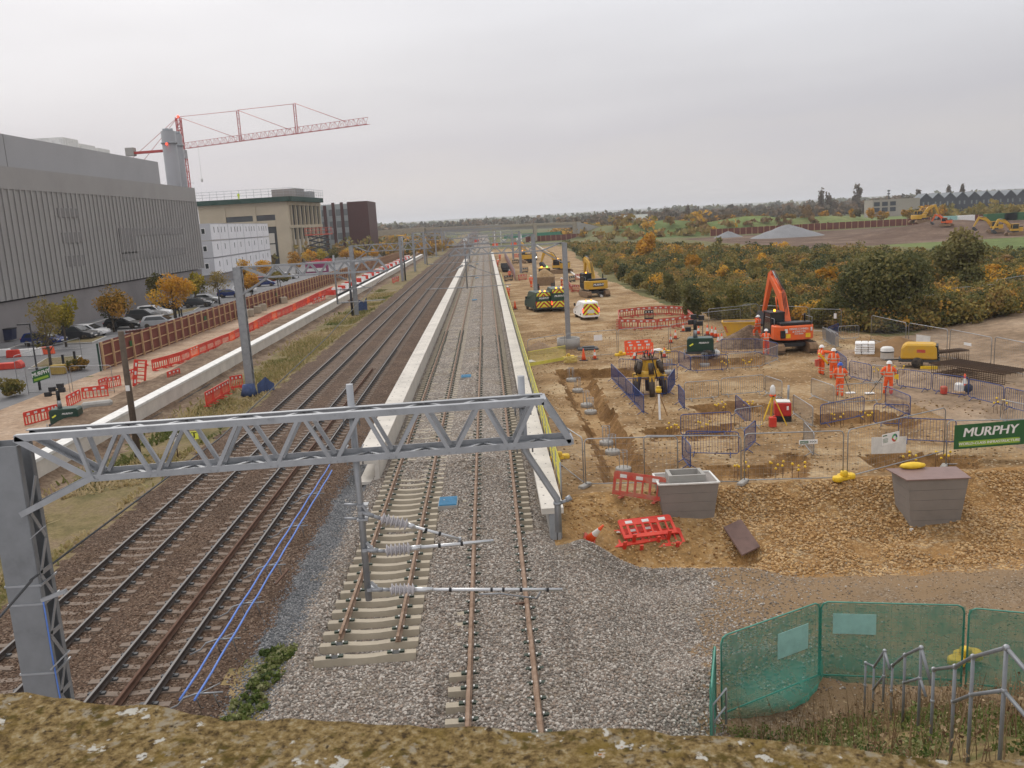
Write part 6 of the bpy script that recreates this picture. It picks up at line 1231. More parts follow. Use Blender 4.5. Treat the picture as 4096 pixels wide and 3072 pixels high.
o = MB().box(0, 0, 0, 1.8, .7, .7, .35).build('concrete_lump', M['conc_dark'], loc=tuple(G(212, 890, -.2)), bevel=.12); tag(o, 'broken pale concrete lump lying between barriers and platform wall', 'concrete lump')
o = MB().box(0, 0, .1, 2.2, .5, .05, .25).build('plank', M['wood'], loc=tuple(G(203, 905, -.2))); tag(o, 'buff plank lying near the broken concrete lump', 'plank')
# blue netting at the second gantry post
t = thing('debris_netting', 'blue netting tied round the foot of the second gantry post', 'netting', (-17.0, 58.7, -.6)); M['bluenet'] = mat('blue_netting', (.05, .075, .16), .8, 0, .3, 4)
b = MB(); b.lathe([(.6, 0), (.48, .4), (.4, .75)], n=9); b.build('wrap', M['bluenet'], t)
b = MB()
for i in range(4): b.quad((.5+.3*i, .3+.1*math.sin(i), 0), (.8+.3*i, .3+.1*math.sin(i+1), 0), (.8+.3*i, .35+.1*math.sin(i+1), .9+.25*math.sin(i*1.7)), (.5+.3*i, .35+.1*math.sin(i), .9+.25*math.sin((i-1)*1.7)))
b.build('sheet', M['bluenet'], t)
c = G(780, 672, -.6); t = thing('debris_netting', 'blue netting standing on the verge beside the third gantry post', 'netting', tuple(c)); b = MB(); b.quad((-.6, 0, 0), (.5, .2, 0), (.45, .2, 1.1), (-.2, 0, 1.6)); b.quad((.5, .2, 0), (.9, -.2, 0), (.9, -.2, 1.9), (.45, .2, 1.1)); b.build('sheet', M['bluenet'], t)
# ------------------------------------------------------------------ plants
def leafmat(name, cols):
    m, nt, b = newmat(name); b.inputs['Roughness'].default_value = .75; b.inputs['Specular IOR Level'].default_value = .2
    a = nt.nodes.new('ShaderNodeAttribute'); a.attribute_name = 'tint'; r = ramp(nt, [(i/(len(cols)-1), c) for i, c in enumerate(cols)]); nt.links.new(a.outputs['Fac'], r.inputs[0]); nt.links.new(r.outputs[0], b.inputs['Base Color'])
    tr = nt.nodes.new('ShaderNodeBsdfTranslucent'); nt.links.new(r.outputs[0], tr.inputs[0]); mx = nt.nodes.new('ShaderNodeMixShader'); mx.inputs[0].default_value = .25; o = nt.nodes['Material Output']; nt.links.new(b.outputs[0], mx.inputs[1]); nt.links.new(tr.outputs[0], mx.inputs[2]); nt.links.new(mx.outputs[0], o.inputs[0]); return m
LM = {'orange': leafmat('orange_autumn_leaves', [(.26, .165, .025), (.48, .24, .03), (.62, .32, .035), (.6, .38, .06)]), 'olive': leafmat('olive_autumn_leaves', [(.09, .095, .025), (.18, .155, .04), (.27, .2, .055), (.34, .25, .075)]),
      'yellowgreen': leafmat('yellow_green_leaves', [(.15, .14, .02), (.3, .25, .025), (.42, .32, .035), (.5, .37, .05)]), 'mixed': leafmat('mixed_orange_green_leaves', [(.045, .06, .02), (.09, .09, .02), (.36, .2, .03), (.45, .24, .04)]),
      'dark': leafmat('dark_green_leaves', [(.05, .06, .025), (.095, .1, .036), (.15, .145, .05), (.24, .2, .075)]), 'scrub': leafmat('scrub_leaves', [(.07, .085, .035), (.13, .13, .045), (.22, .185, .055), (.32, .23, .065), (.27, .165, .075), (.6, .34, .05)]),
      'brown': leafmat('distant_brown_trees', [(.07, .06, .034), (.11, .09, .05), (.17, .112, .058), (.23, .145, .065)]), 'red': leafmat('red_leaves', [(.25, .03, .02), (.35, .06, .03)]), 'weed': leafmat('weed_leaves', [(.05, .08, .02), (.1, .14, .03), (.18, .2, .06), (.3, .3, .15)]), 'dry': leafmat('dry_stems', [(.11, .065, .035), (.2, .13, .07), (.3, .21, .12), (.4, .3, .18)])}
def cloud(c, rx, ry, rz_, n, size, tint, lobes=7, tv=.18, shell=.55):
    """n leaf clumps spread through several lobes of one crown; returns quad corners and tints"""
    lc = rng.normal(size=(lobes, 3)); lc /= np.linalg.norm(lc, axis=1)[:, None]; lc *= rng.uniform(.25, .72, (lobes, 1)); lr = rng.uniform(.32, .55, lobes); lt = rng.normal(0, tv, lobes)
    k = rng.integers(0, lobes, n); d = rng.normal(size=(n, 3)); d /= np.linalg.norm(d, axis=1)[:, None]; r = lr[k]*rng.uniform(shell, 1.08, n)
    P = lc[k]+d*r[:, None]; P = P*np.array([rx, ry, rz_])+np.asarray(c)
    u = rng.normal(size=(n, 3)); u /= np.linalg.norm(u, axis=1)[:, None]; v = np.cross(u, d+rng.normal(0, .7, (n, 3))); v /= np.maximum(np.linalg.norm(v, axis=1), 1e-6)[:, None]; s = size*rng.uniform(.55, 1.25, n)[:, None]
    Q = np.stack([P-u*s-v*s*.6, P+u*s-v*s*.6, P+u*s*.7+v*s*.6, P-u*s*.7+v*s*.6], 1)
    return Q, np.clip(tint+lt[k]+rng.normal(0, .09, n), 0, 1)
def leaves(name, Qs, Ts, m, parent=None):
    Q = np.concatenate(Qs).reshape(-1, 3); n = len(Q)//4; return npmesh(name, Q, np.arange(n*4).reshape(-1, 4), m, parent, uvcol=np.concatenate(Ts))
M['bark'] = mat('bark', (.09, .07, .05), .9, 0, .25, 5)
def tree(base, h, w_, label, lm, tint=.5, n=1500, size=.13, name='tree', trunk=.3, group=None, tv=.2, ws=1.0, lobes=9):
    t = thing(name, label, 'tree', tuple(map(float, base)), 0, group); b = MB(); th = h*trunk; r = max(.05, h*.018)
    b.tube([(0, 0, -.1), (.02*h*.3, 0, th), (0, .02, h*.75)], [r*1.3, r, r*.3], 7)
    for i in range(7):
        a = i*2.4; z0 = th*(.8+.12*i); b.tube([(0, 0, z0), (w_*.22*math.cos(a), w_*.22*math.sin(a), z0+h*.16), (w_*.4*math.cos(a), w_*.4*math.sin(a), z0+h*.27)], [r*.5, r*.3, r*.1], 5)
    b.build('trunk', M['bark'], t); Q, T = cloud((0, 0, th*.75+(h-th*.75)*.5), w_*.5*1.05, w_*.5*1.05, (h-th*.75)*.52, n, size, tint, lobes, tv)
    leaves('crown', [Q], [T], LM[lm], t); return t
def treepx(x, yb, yt, wpx, label, lm, tint=.5, n=1500, size=.13, z=-.25, **k):
    c = G(x, yb, z); hgt = float(AY(x, yt, c[1])[2]-z); w_ = wpx*np.linalg.norm(c-CC)/1847; return tree(c, hgt, float(w_), label, lm, tint, n, size, **k)
treepx(110, 792, 640, 78, 'thin olive brown tree nearest the green banner in the car park', 'olive', .55, 1500, .085, tv=.1, trunk=.25)
treepx(143, 748, 627, 66, 'yellow green tree behind the dark parked car', 'yellowgreen', .35, 1900, .13, trunk=.35)
treepx(246, 716, 607, 84, 'patchy orange and green tree beside the second lamp post', 'mixed', .6, 2200, .13, tv=.33, trunk=.2)
treepx(378, 690, 588, 92, 'large bright orange tree in the car park', 'orange', .62, 3000, .14, trunk=.25)
treepx(338, 664, 586, 46, 'small olive tree behind the large orange one', 'olive', .25, 1300, .13)
treepx(424, 660, 571, 56, 'yellow green tree behind the large orange one, against the grey wall', 'yellowgreen', .45, 1700, .15)
treepx(474, 655, 576, 56, 'sparse olive tree in front of the white cabins', 'olive', .75, 1300, .1, tv=.1)
treepx(543, 640, 590, 52, 'orange tree right of the second gantry post', 'orange', .5, 1700, .15)
treepx(530, 622, 556, 36, 'pointed yellow tree in front of the white cabin corner', 'orange', .8, 1100, .16)
treepx(576, 606, 556, 38, 'yellow tree right of the white cabins', 'orange', .75, 1100, .17)
treepx(606, 622, 580, 46, 'brown green tree above the second gantry boom', 'olive', .4, 1200, .17)
treepx(640, 590, 540, 34, 'rusty orange tree before the concrete building corner', 'orange', .3, 1100, .18)
treepx(672, 575, 538, 34, 'yellow tree below the red scissor lift', 'orange', .85, 1100, .18); treepx(694, 573, 538, 30, 'yellow green tree right of the red scissor lift', 'yellowgreen', .8, 1000, .18)
treepx(722, 570, 534, 28, 'dull green tree before the glass building', 'olive', .3, 900, .2); treepx(750, 566, 533, 34, 'orange tree at the third gantry post', 'orange', .6, 1100, .2); treepx(780, 564, 535, 32, 'yellow orange tree below the maroon block', 'orange', .8, 1100, .2); treepx(808, 560, 536, 30, 'orange tree right of the maroon block', 'orange', .65, 1000, .22); treepx(723, 552, 532, 14, 'small red tree before the glass building', 'red', .5, 500, .25)
for x, y, l, m_ in ((168, 800, 'rounded brown green bush behind the mesh fence', 'mixed'), (25, 858, 'small grey green bush at the picture edge by the haul path', 'olive')): c = G(x, y, -.3); t = thing('shrub', l, 'shrub', tuple(c)); leaves('foliage', *[[q] for q in cloud((0, 0, .7), 1.3, 1.1, .8, 1100, .1, .35)], LM[m_], t)
c = G(128, 808, -.3); t = thing('planter', 'orange yellow planter box with a low bush by the fence', 'planter', tuple(c)); MB().box(0, 0, 0, 1.1, .6, .8).build('box', mat('ochre_box', (.36, .24, .05), .6), t, bevel=.05)
# ------------------------------------------------------------------ car park
M['kerb'] = mat('kerb_stone', (.38, .37, .35), .85, 0, .12, 2)
for i, (P, l) in enumerate(((((120, 745), (200, 742), (232, 728), (150, 732)), 'grassy island by the dark parked car'), (((225, 712), (300, 702), (318, 690), (245, 697)), 'grassy island below the patchy tree'), (((345, 690), (420, 672), (432, 664), (360, 678)), 'grassy island below the large orange tree'), (((60, 800), (150, 792), (178, 770), (100, 776)), 'bare island behind the green banner'))):
    b = MB(); q = [G(x, y, -.3) for x, y in P]; b.hexa([(*v[:2], -.4) for v in q]+[(*v[:2], -.17) for v in q]); o = b.build('traffic_island', M['kerb']); c_ = sum(q)/4; q2 = [c_+(v-c_)*.9 for v in q]; MB().hexa([(*v[:2], -.2) for v in q2]+[(*v[:2], -.15) for v in q2]).build('grass_patch', M['turf'], o); tag(o, l, 'traffic island')
o = MB().bar((*G(-40, 772)[:2], -.28), (*G(345, 655)[:2], -.28), .25, .16).build('kerb', M['kerb']); o['kind'] = 'structure'
lines = MB()
for i in range(14):
    y = 84+i*5.2; lines.bar((-42.5, y, -.29), (-47.3, y, -.29), .1, .006)
o = lines.build('parking_markings', M['white_dirty']); o['kind'] = 'structure'
def car(p, rz, label, paint, L_=4.4, W=1.82, H_=1.48, est=True):
    t = thing('parked_car', label, 'car', tuple(map(float, p)), rz, 'cars parked behind the hoarding')
    k = H_/1.48; low = [(-L_/2, .35), (-L_/2, .8*k), (-L_/2+.15, .95*k), (L_/2-1.2, .95*k), (L_/2-.15, .75*k), (L_/2, .55*k), (L_/2, .32)]
    b = MB().prism(low, -W/2, W/2, 'xz'); up = [(-L_/2+.12, .93*k), (-L_/2+(.4 if est else .9), H_-.04), (-L_/2+1.0, H_), (.25, H_), (1.05, .93*k)]
    n0 = len(b.v); b.prism(up, -W/2*.97, W/2*.97, 'xz')
    for i in range(n0, len(b.v)):
        x, y, z = b.v[i]; b.v[i] = (x, y*(1-.2*max(0, (z-.95*k)/(H_-.95*k))), z)
    b.build('body', paint, t, bevel=.04)
    g = MB()
    for s in (-1, 1):
        y0, y1 = s*W/2*.985, s*W/2*.84; g.add([(-L_/2+.5, y0, 1.0*k), (.85, y0, 1.0*k), (.25, y1, H_-.09), (-L_/2+.75, y1, H_-.09)], [(0, 1, 2, 3)])
    f0 = np.array((1.12, 0, .97*k)); f1 = np.array((.33, 0, H_-.03)); g.add([(1.1, -W*.43, .98*k), (1.1, W*.43, .98*k), (.34, W*.37, H_-.05), (.34, -W*.37, H_-.05)], [(0, 1, 2, 3)]); n = len(g.v)
    for i in range(n-4, n): g.v[i] = (g.v[i][0]+.03, g.v[i][1], g.v[i][2]+.02)
    g.add([(-L_/2+.1, -W*.42, 1.0*k), (-L_/2+.1, W*.42, 1.0*k), (-L_/2+.34, W*.37, H_-.1), (-L_/2+.34, -W*.37, H_-.1)], [(0, 1, 2, 3)]); g.build('window', M['glass'], t)
    for s in (-1, 1):
        MB().box(L_/2-.04, s*W*.37, .6*k, .1, .3, .14).build('headlight', M['white_dirty'], t); MB().box(-L_/2+.02, s*W*.4, .75*k, .08, .24, .18).build('tail_light', M['redlens'], t)
        for x in (-L_/2+.8, L_/2-.85):
            w_ = MB().lathe([(.2, -.1), (.31, -.1), (.33, 0), (.31, .1), (.2, .1)], (x, s*(W/2-.09), .33), 14, axis='y').build('wheel', M['rubber'], t); MB().lathe([(.01, -.08), (.2, -.09), (.2, .09), (.01, .08)], (x, s*(W/2-.08), .33), 10, axis='y').build('rim', M['galv_dull'], w_)
    MB().box(L_/2, 0, .42, .06, .5, .12).build('number_plate', M['white'], t); return t
def paint(n, c): return mat(n, c, .25, .2, .04, 1, spec=.6)
PW, PS_, PDG, PB_, PBL, PR_ = paint('white_car_paint', (.75, .75, .75)), paint('silver_car_paint', (.42, .43, .44)), paint('dark_grey_car_paint', (.05, .052, .056)), paint('black_car_paint', (.012, .012, .013)), paint('blue_car_paint', (.015, .035, .16)), paint('red_car_paint', (.3, .015, .015))
for x, y, rz, l, pm, hh, ll in ((168, 734, 0, 'dark grey off road car beside the yellow green tree', PDG, 1.62, 4.4), (194, 727, 3, 'white hatchback just beyond the dark grey off road car', PW, 1.45, 4.2), (97, 745, -4, 'blue car mostly hidden behind the thin olive tree', PBL, 1.42, 4.4), (270, 709, -2, 'black saloon behind the patchy tree', PB_, 1.36, 4.6), (314, 694, 4, 'dark grey estate right of the patchy tree', PDG, 1.65, 4.5), (334, 685, 4, 'white off road car with dark glass left of the large orange tree', PW, 1.66, 4.6), (350, 707, 8, 'silver estate car close behind the hoarding', PS_, 1.5, 4.5), (430, 663, 6, 'dark car right of the large orange tree', PDG, 1.45, 4.4), (446, 655, 8, 'silver car right of the large orange tree', PS_, 1.5, 4.4), (497, 642, 10, 'small blue car left of the second gantry post', PBL, 1.45, 4.0), (528, 632, 10, 'white car just right of the second gantry post', PW, 1.45, 4.3), (576, 611, 10, 'red car above the hoarding beyond the gantry post', PR_, 1.45, 4.2), (574, 618, 10, 'blue car below the red one above the hoarding', PBL, 1.45, 4.2), (622, 603, 10, 'white car with a red end far above the hoarding', PW, 1.6, 4.4), (360, 672, 5, 'black car peeping out behind the white off road car', PB_, 1.45, 4.3), (800, 552, 70, 'white van far along the car park by the trees', PW, 1.9, 5)):
    car(G(x, y, -.3), R(rz-6), l, pm, ll, 1.84, hh)
for i, ((bx_, by), (tx_, ty)) in enumerate((((87, 843), (70, 700)), ((251, 716), (246, 661)), ((381, 686), (375, 631)), ((475, 657), (469, 611)), ((546, 636), (541, 593)), ((601, 619), (597, 582)), ((645, 600), (641, 570)))):
    c = G(bx_, by, -.3); h = float(AY(tx_, ty, c[1])[2]-c[2]); t = thing('street_lamp', 'black lamp post in the car park, '+ordw(i)+' from the green banner', 'street lamp', tuple(c), 0, 'black car park lamps')
    MB().tube([(0, 0, 0), (0, 0, h*.35), (0, 0, h*.36), (0, 0, h)], [.1, .1, .065, .05], 8).build('post', M['black'], t); b = MB(); b.box(-.45, 0, h-.03, .9, .28, .1); b.build('lamp_head', M['black'], t, bevel=.03)
# barriers and bins at the car park entrance
o = MB().prism([(-1.4, 0), (1.4, 0), (1.4, .35), (1.15, .7), (.95, .7), (.8, .55), (-.8, .55), (-.95, .7), (-1.15, .7), (-1.4, .35)], -.45, .45, 'xz').build('water_barrier', M['red_pl'], loc=tuple(G(15, 797, -.3)), bevel=.05); o.rotation_euler[2] = R(8); tag(o, 'large red water filled barrier at the picture edge', 'barrier')
for i, (x, y, m_, l) in enumerate(((10, 770, 'white', 'white water barrier at the picture edge'), (31, 772, 'red_pl', 'red water barrier between the white ones'), (54, 770, 'white', 'white water barrier with rail left of the olive tree'), (77, 768, 'white', 'white water barrier with rail behind the lamp post'), (103, 765, 'orange_pl', 'orange water barrier beside the olive tree trunk'))):
    t = thing('water_barrier', l, 'barrier', tuple(G(x, y, -.3)), R(5), 'water barriers at the entrance'); MB().prism([(-.7, 0), (.7, 0), (.6, .75), (-.6, .75)], -.22, .22, 'xz').build('body', M[m_], t, bevel=.05)
    if i in (2, 3): MB().tube([(-.7, 0, .7), (-.7, 0, 1.35), (.7, 0, 1.35), (.7, 0, .7)], .025, 6).build('rail', M['galv'], t)
t = thing('skip_bin', 'dark blue wheeled bin at the left picture edge by the grey wall', 'bin', tuple(G(8, 738, -.3)), R(5)); MB().prism([(-1.2, .2), (1.2, .2), (1.35, 1.4), (-1.35, 1.4)], -.6, .6, 'xz').build('body', mat('navy_bin', (.02, .025, .06), .5), t); MB().box(0, 0, 1.4, 2.75, 1.3, .12).build('lid', M['black'], t)
for i, (x, y) in enumerate(((31, 730), (50, 725))): o = MB().tube([(0, 0, 0), (0, 0, 1.5)], .12, 8).build('bollard', M['wood'], loc=tuple(G(x, y, -.3))); tag(o, ('left', 'right')[i]+' of two timber bollards in front of the grey wall', 'bollard', 'timber bollards')
for i, (x, y) in enumerate(((156, 702), (213, 686), (285, 664), (310, 660))): t = thing('bollard', 'red and white bollard in front of the grey wall, '+ordw(i)+' from the picture edge', 'bollard', tuple(G(x, y, -.3)), 0, 'red and white bollards'); b = MB(); [b.mat(k % 2).lathe([(.09, .25*k), (.09, .25*k+.25)], n=8) for k in range(4)]; b.build('post', [M['red_pl'], M['white']], t)
for i, (x, y) in enumerate(((138, 790), (163, 782), (388, 684), (393, 683))): o = MB().box(0, 0, 0, .16, .16, 1.0).build('marker_post', M['black'], loc=tuple(G(x, y, -.3))); tag(o, ['left black post on the entrance island', 'right black post on the entrance island', 'left black post by the large orange tree', 'right black post by the large orange tree'][i], 'post', 'black marker posts')
# ------------------------------------------------------------------ buildings on the left
M['screen'] = mat('perforated_grey_screen', (.32, .308, .295), .6, .1, .08, .15); M['screen_dark'] = mat('open_screen_zone', (.2, .192, .185), .6, .1, .08, .3); M['plinth'] = mat('grey_brick_plinth', (.24, .222, .218), .85, 0, .1, .25); M['clad'] = mat('smooth_grey_cladding', (.35, .345, .352), .55, .1, .06, .1)
XF = -55.5; pe = AX(440, 579, XF); YE = float(pe[1]); zb = float(pe[2]); zt = float(AX(426, 407, XF)[2]); Y0 = 30.0
t = thing('grey_building', 'huge windowless grey building with ribbed screen above a brick plinth', 'building', (XF, Y0, -.3)); LN = YE-Y0
MB().box(-16, LN/2-.2, -.3, 31.4, LN-.4, zb+.4).build('plinth', M['plinth'], t)
b = MB(); b.box(-16, LN/2, zb+.3, 32, LN, zt-zb-2.5); n = int(LN/1.3)
for i in range(n+1): b.box(.09, LN*i/n, zb+.3, .08, .3, zt-zb-2.5)
b.build('screen', M['screen'], t); b = MB()
b.box(-.2, LN/2, zt-2.3, .62, LN, 2.6); b.build('parapet_screen', M['screen'], t)
def fy(x, y): return float(AX(x, y, XF)[1])-Y0
for (x0, y0, x1, y1) in ((122, 450, 165, 470), (132, 502, 176, 525), (140, 552, 180, 575), (255, 493, 392, 508), (255, 493, 290, 548), (262, 540, 398, 557)):
    ya, yb_ = fy(x0, y0), fy(x1, y0); z0, z1 = float(AX((x0+x1)/2, y1, XF)[2])+.3, float(AX((x0+x1)/2, y0, XF)[2])+.3; MB().box(.03, (ya+yb_)/2, z0, .10+.012*((x0+y0+y1) % 7), abs(yb_-ya), z1-z0).build('louvre_zone', M['screen_dark'], t)
XB = -63.0; q = AX(341, 350, XB); zt2 = float(q[2]); ye2 = float(q[1])-Y0
MB().box(XB-XF-14, ye2/2, zt, 28, ye2, zt2-zt+.3).build('upper_block', M['clad'], t)
b = MB(); [b.box(XB-XF+.01, ye2*k, zt, .04, .12, zt2-zt+.3) for k in (.35, .62)]; b.build('cladding_joint', M['screen_dark'], t)
for x0, x1, hh in ((182, 213, 1.2), (216, 246, .9), (251, 275, .8)):
    ya, yb_ = float(AX(x0, 330, XB)[1])-Y0, float(AX(x1, 335, XB)[1])-Y0; MB().box(XB-XF-6, (ya+yb_)/2, zt2+.3, 6, yb_-ya, hh*1.6).build('roof_plant', M['white_dirty'], t)
b = MB(); [b.tube([(-1, y, zt+.3), (-1, y, zt+1.4)], .03, 4) for y in np.arange(ye2, LN, 2.5)]; b.tube([(-1, ye2, zt+1.4), (-1, LN, zt+1.4)], .03, 4); b.build('roof_railing', M['galv_dull'], t)
for i, (xc, yt, wd) in enumerate(((357.5, 284, 29), (378.5, 290, 17))):
    YC = (238, 246)[i]; c = AY(xc, yt, YC); r = wd/1847*YC/2*1.02*(1, 1.05)[i]; t = thing('chimney', ('nearer of two pale grey round flues rising behind the grey building', 'farther pale grey round flue partly hidden behind the nearer one')[i], 'chimney', (float(c[0])+(.6, .5)[i], YC, 0), 0, 'round flues'); zt_c = float(c[2])
    MB().lathe([(r*.96, 0), (r*.96, zt_c), (r*.9, zt_c)], n=24).build('stack', M['clad2'] if 'clad2' in M else mat('pale_grey_flue', (.27, .27, .28), .5, .1, .06, .2), t)
    b = MB(); b.lathe([(r*1.1, zt_c-3.2), (r*1.12, zt_c-2.9), (r*1.0, zt_c-2.8)], n=24); [b.tube([(r*.5*math.cos(a), r*.5*math.sin(a), zt_c-.2), (r*.5*math.cos(a), r*.5*math.sin(a), zt_c+.7)], r*.22, 8) for a in (0, 1.6, 3.2, 4.8)]; b.build('cap', M['galv_dull'], t)
    if i == 0: MB().ball((0, -r*1.08, zt_c-3.4), .32, 8, 6).build('warning_light', M['redlamp'], t)
# cabins: three storeys of white site cabins
YC0, YC1 = 200.0, 266.0; XC0, XC1 = float(AY(459, 540, YC0)[0]), float(AY(584, 540, YC1)[0]); zt = float(AY(449, 482, YC0)[2]); zb_ = 1.5; hs = (zt-zb_)/3; nb = 4; M['cabin'] = mat('white_cabin_panel', (.8, .8, .82), .5, 0, .05, .2); M['cabin_side'] = mat('pale_grey_cabin_end', (.5, .5, .52), .5, 0, .05, .3)
LC = math.hypot(YC1-YC0, XC1-XC0); rzc = math.atan2(-(XC1-XC0), YC1-YC0)
for s in range(3):
    for k in range(nb):
        f = k/nb; t = thing('site_cabin', 'white site cabin, '+('bottom', 'middle', 'top')[s]+' level, '+ordw(k)+' from the grey building', 'cabin', (XC0+(XC1-XC0)*f, YC0+(YC1-YC0)*f, zb_+hs*s), rzc, 'stacked white cabins'); l_ = LC/nb
        MB().box(-1.9, l_/2, .06, 3.8, l_-.12, hs-.12).build('shell', [M['cabin']], t)
        b = MB(); [b.box(.01, y, .06, .05, .16, hs-.12) for y in (.12, l_/2, l_-.12)]; [b.box(.01, l_/2, z, .05, l_, .14) for z in (.06, hs-.2)]; b.build('frame', M['cabin_side'], t)
        b = MB(); [b.box(.03, l_*q, hs*.45, .04, .35, 1.3) for q in ((.2, .42, .6, .8) if s == 2 else (.3, .72))]; b.build('slit_window', M['dark'], t)
        if k == 0: MB().box(-1.9, -.02, .06, 3.76, .12, hs-.12).build('end_panel', M['cabin_side'], t); w_ = MB().box(-1.6, -.1, hs*.38, .95, .06, 1.35).build('window_frame', M['white'], t); MB().box(-1.6, -.14, hs*.38+.1, .72, .04, 1.12).build('window', M['glass'], t)
o = MB().box(-1.9, LC/2, -2.0, 3.6, LC, 1.9+1.5).build('cabin_base', M['plinth'], loc=(XC0, YC0, 0)); o.rotation_euler[2] = rzc; tag(o, 'dark base course under the stacked white cabins', 'base')
# concrete framed building with netted roof edge
YS = 300.0; xc = float(AY(624, 500, YS)[0]); xl = float(AY(425, 500, YS)[0]); zr = float(AY(628, 433, YS)[2]); M['cream'] = mat('cream_concrete', (.47, .4, .29), .85, 0, .12, .12); M['pan'] = mat('pale_panel', (.54, .5, .43), .8, 0, .06, .2)
t = thing('concrete_building', 'cream concrete framed building under construction with dark green netted roof edge', 'building', (xc, YS, -.3)); Wd = xc-xl; H_ = zr+.3; Dp = 36; t.rotation_euler[2] = R(-7)
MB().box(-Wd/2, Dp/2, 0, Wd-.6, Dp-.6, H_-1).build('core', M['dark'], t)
def panel(x0, x1, z0, z1, m_, nm, y=-.05, th=.3): MB().box((x0+x1)/2, y+th/2-.3, z0, x1-x0, th, z1-z0).build(nm, M[m_], t)
panel(-Wd, -.2, H_-4.4, H_-1.2, 'cream', 'wall_panel'); panel(-Wd, -.2, H_-1.2, H_-.2, 'cream', 'ring_beam', -.25, .5)
for x0, x1 in ((-22, -11.8), (-11, -4.2)): panel(x0, x1, H_-6.3, H_-4.5, 'glass', 'strip_window', .1)
panel(-4.2, -.2, 0, H_-4.4, 'cream', 'wall_panel', .0); panel(-Wd, -22, 0, H_-4.4, 'cream', 'wall_panel', .03); panel(-22, -4.2, H_-8.4, H_-6.3, 'cream', 'spandrel_beam', -.15, .4)
for z0, z1 in ((H_-14, H_-10.6), (H_-18, H_-14.4)): panel(-9.5, -5.2, z0, z1, 'pan', 'wall_panel', .08)
for x in (-33, -22.2, -11.4): MB().box(x, -.35, 0, 1.2, .5, H_-1).build('column', M['cream'], t)
MB().box(-.3, .5, 0, 1.6, 1.8, H_-.2).build('column', M['cream'], t)
for k in range(8):
    MB().box(.35, 3+4.5*k, 0, .8, .75, H_-.8).build('column', M['cream'], t)
    if k < 7: MB().box(-.1, 5.2+4.5*k, 1.0, .3, 3.0, 7.0).build('infill_panel', M['pan'], t)
MB().box(.2, Dp/2, H_-9.2, 1.0, Dp, 1.0).build('floor_beam', M['cream'], t); MB().box(.1, Dp/2, H_-1.4, 1.1, Dp, 1.2).build('ring_beam', M['cream'], t)
b = MB().box(-Wd/2+.5, -1.0, H_-.2, Wd+2.6, 1.9, 1.6); b.box(1.2, Dp/2-1, H_-.2, 1.9, Dp, 1.6); b.build('debris_netting', mat('dark_green_netting', (.02, .055, .04), .8, 0, .2, .5), t)
MB().box(-Wd/2, Dp/2, H_-.4, Wd, Dp, 1.4).build('roof_slab', M['cream'], t)
b = MB()
for x in np.arange(-Wd, 2.2, 2.6): b.tube([(x, -1.6, H_+1.3), (x, -1.6, H_+4.4)], .055, 4)
for y in np.arange(-1, Dp, 2.6): b.tube([(2.0, y, H_+1.3), (2.0, y, H_+4.4)], .055, 4)
for z in (2.4, 3.3, 4.2): b.tube([(-Wd, -1.6, H_+z), (2.0, -1.6, H_+z), (2.0, Dp, H_+z)], .05, 4)
b.build('scaffold', M['galv_dull'], t)
MB().box(-6, 20, H_+.9, 9, 9, 3.8).build('plant_room', M['plinth'], t); MB().box(-4, 29, H_+.9, 8, 6, 3.0).build('plant_room', M['clad'], t)
c = AY(516, 440, YS-1.5); sc(person((float(c[0]), YS-.9, H_+1.1-.3), R(20), 'far person in yellow vest on the netted roof edge', {}, 'white', M['hv_yellow'], 'person on the roof'), 1.3)
# red scissor lift in front
c = G(688, 578, -.3); kx = AY(688, 500, 285); t = thing('scissor_lift', 'red scissor lift raised in front of the concrete building', 'scissor lift', (float(kx[0]), 285, -.3)); zp = float(AY(688, 505, 285)[2])+.3; b = MB()
n = 5; hgt = (zp-2)/n
for k in range(n):
    for y in (-.7, .7): b.bar((-3.2, y, 1.5+hgt*k), (3.2, y, 1.5+hgt*(k+1)), .35, .35); b.bar((3.2, y, 1.5+hgt*k), (-3.2, y, 1.5+hgt*(k+1)), .35, .35)
b.build('scissor_arms', M['dark'], t); MB().box(0, 0, .4, 6.8, 2, 1.1).build('chassis', M['red_pl'], t); b = MB(); b.box(0, 0, zp-.4, 8.6, 2.4, .35); [b.tube([(x, y, zp), (x, y, zp+1.9)], .07, 4) for x in np.linspace(-4.2, 4.2, 6) for y in (-1.1, 1.1)]; [b.tube([(-4.2, y, zp+z), (4.2, y, zp+z)], .07, 4) for y in (-1.1, 1.1) for z in (1.0, 1.9)]; b.build('platform', M['red_mud'], t)
# glass building with maroon fins
YG = 352.0; xa = float(AY(692, 480, YG)[0]); xb = float(AY(798, 480, YG)[0]); zt = float(AY(756, 436, YG)[2]); M['maroon'] = mat('maroon_cladding', (.075, .026, .022), .6, 0, .1, .3); M['glassw'] = mat('pale_glass_wall', (.42, .46, .46), .25, .1, .12, .12, spec=.6); M['glassd'] = mat('grey_glass_wall', (.2, .22, .22), .2, .1, .12, .15, spec=.6)
t = thing('glass_building', 'glass fronted building with maroon fins and a solid maroon end', 'building', (xa, YG, -.3)); Wg = xb-xa; H_ = zt+.3; xm = Wg*.58
MB().box(xm/2, 6, 0, xm, 12, H_-.6).build('glazing', M['glassw'], t)
for k in range(4):
    for j in range(4): MB().box(xm*(k+.62)/4.0, -.05, 2+H_*.22*j, xm*.16, .12, H_*.12).build('dark_glass_bay', M['glassd'], t)
b = MB(); [b.box(xm/2, -.06, H_*.24*j, xm, .16, .25) for j in range(1, 4)]; b.build('floor_band', M['clad'], t)
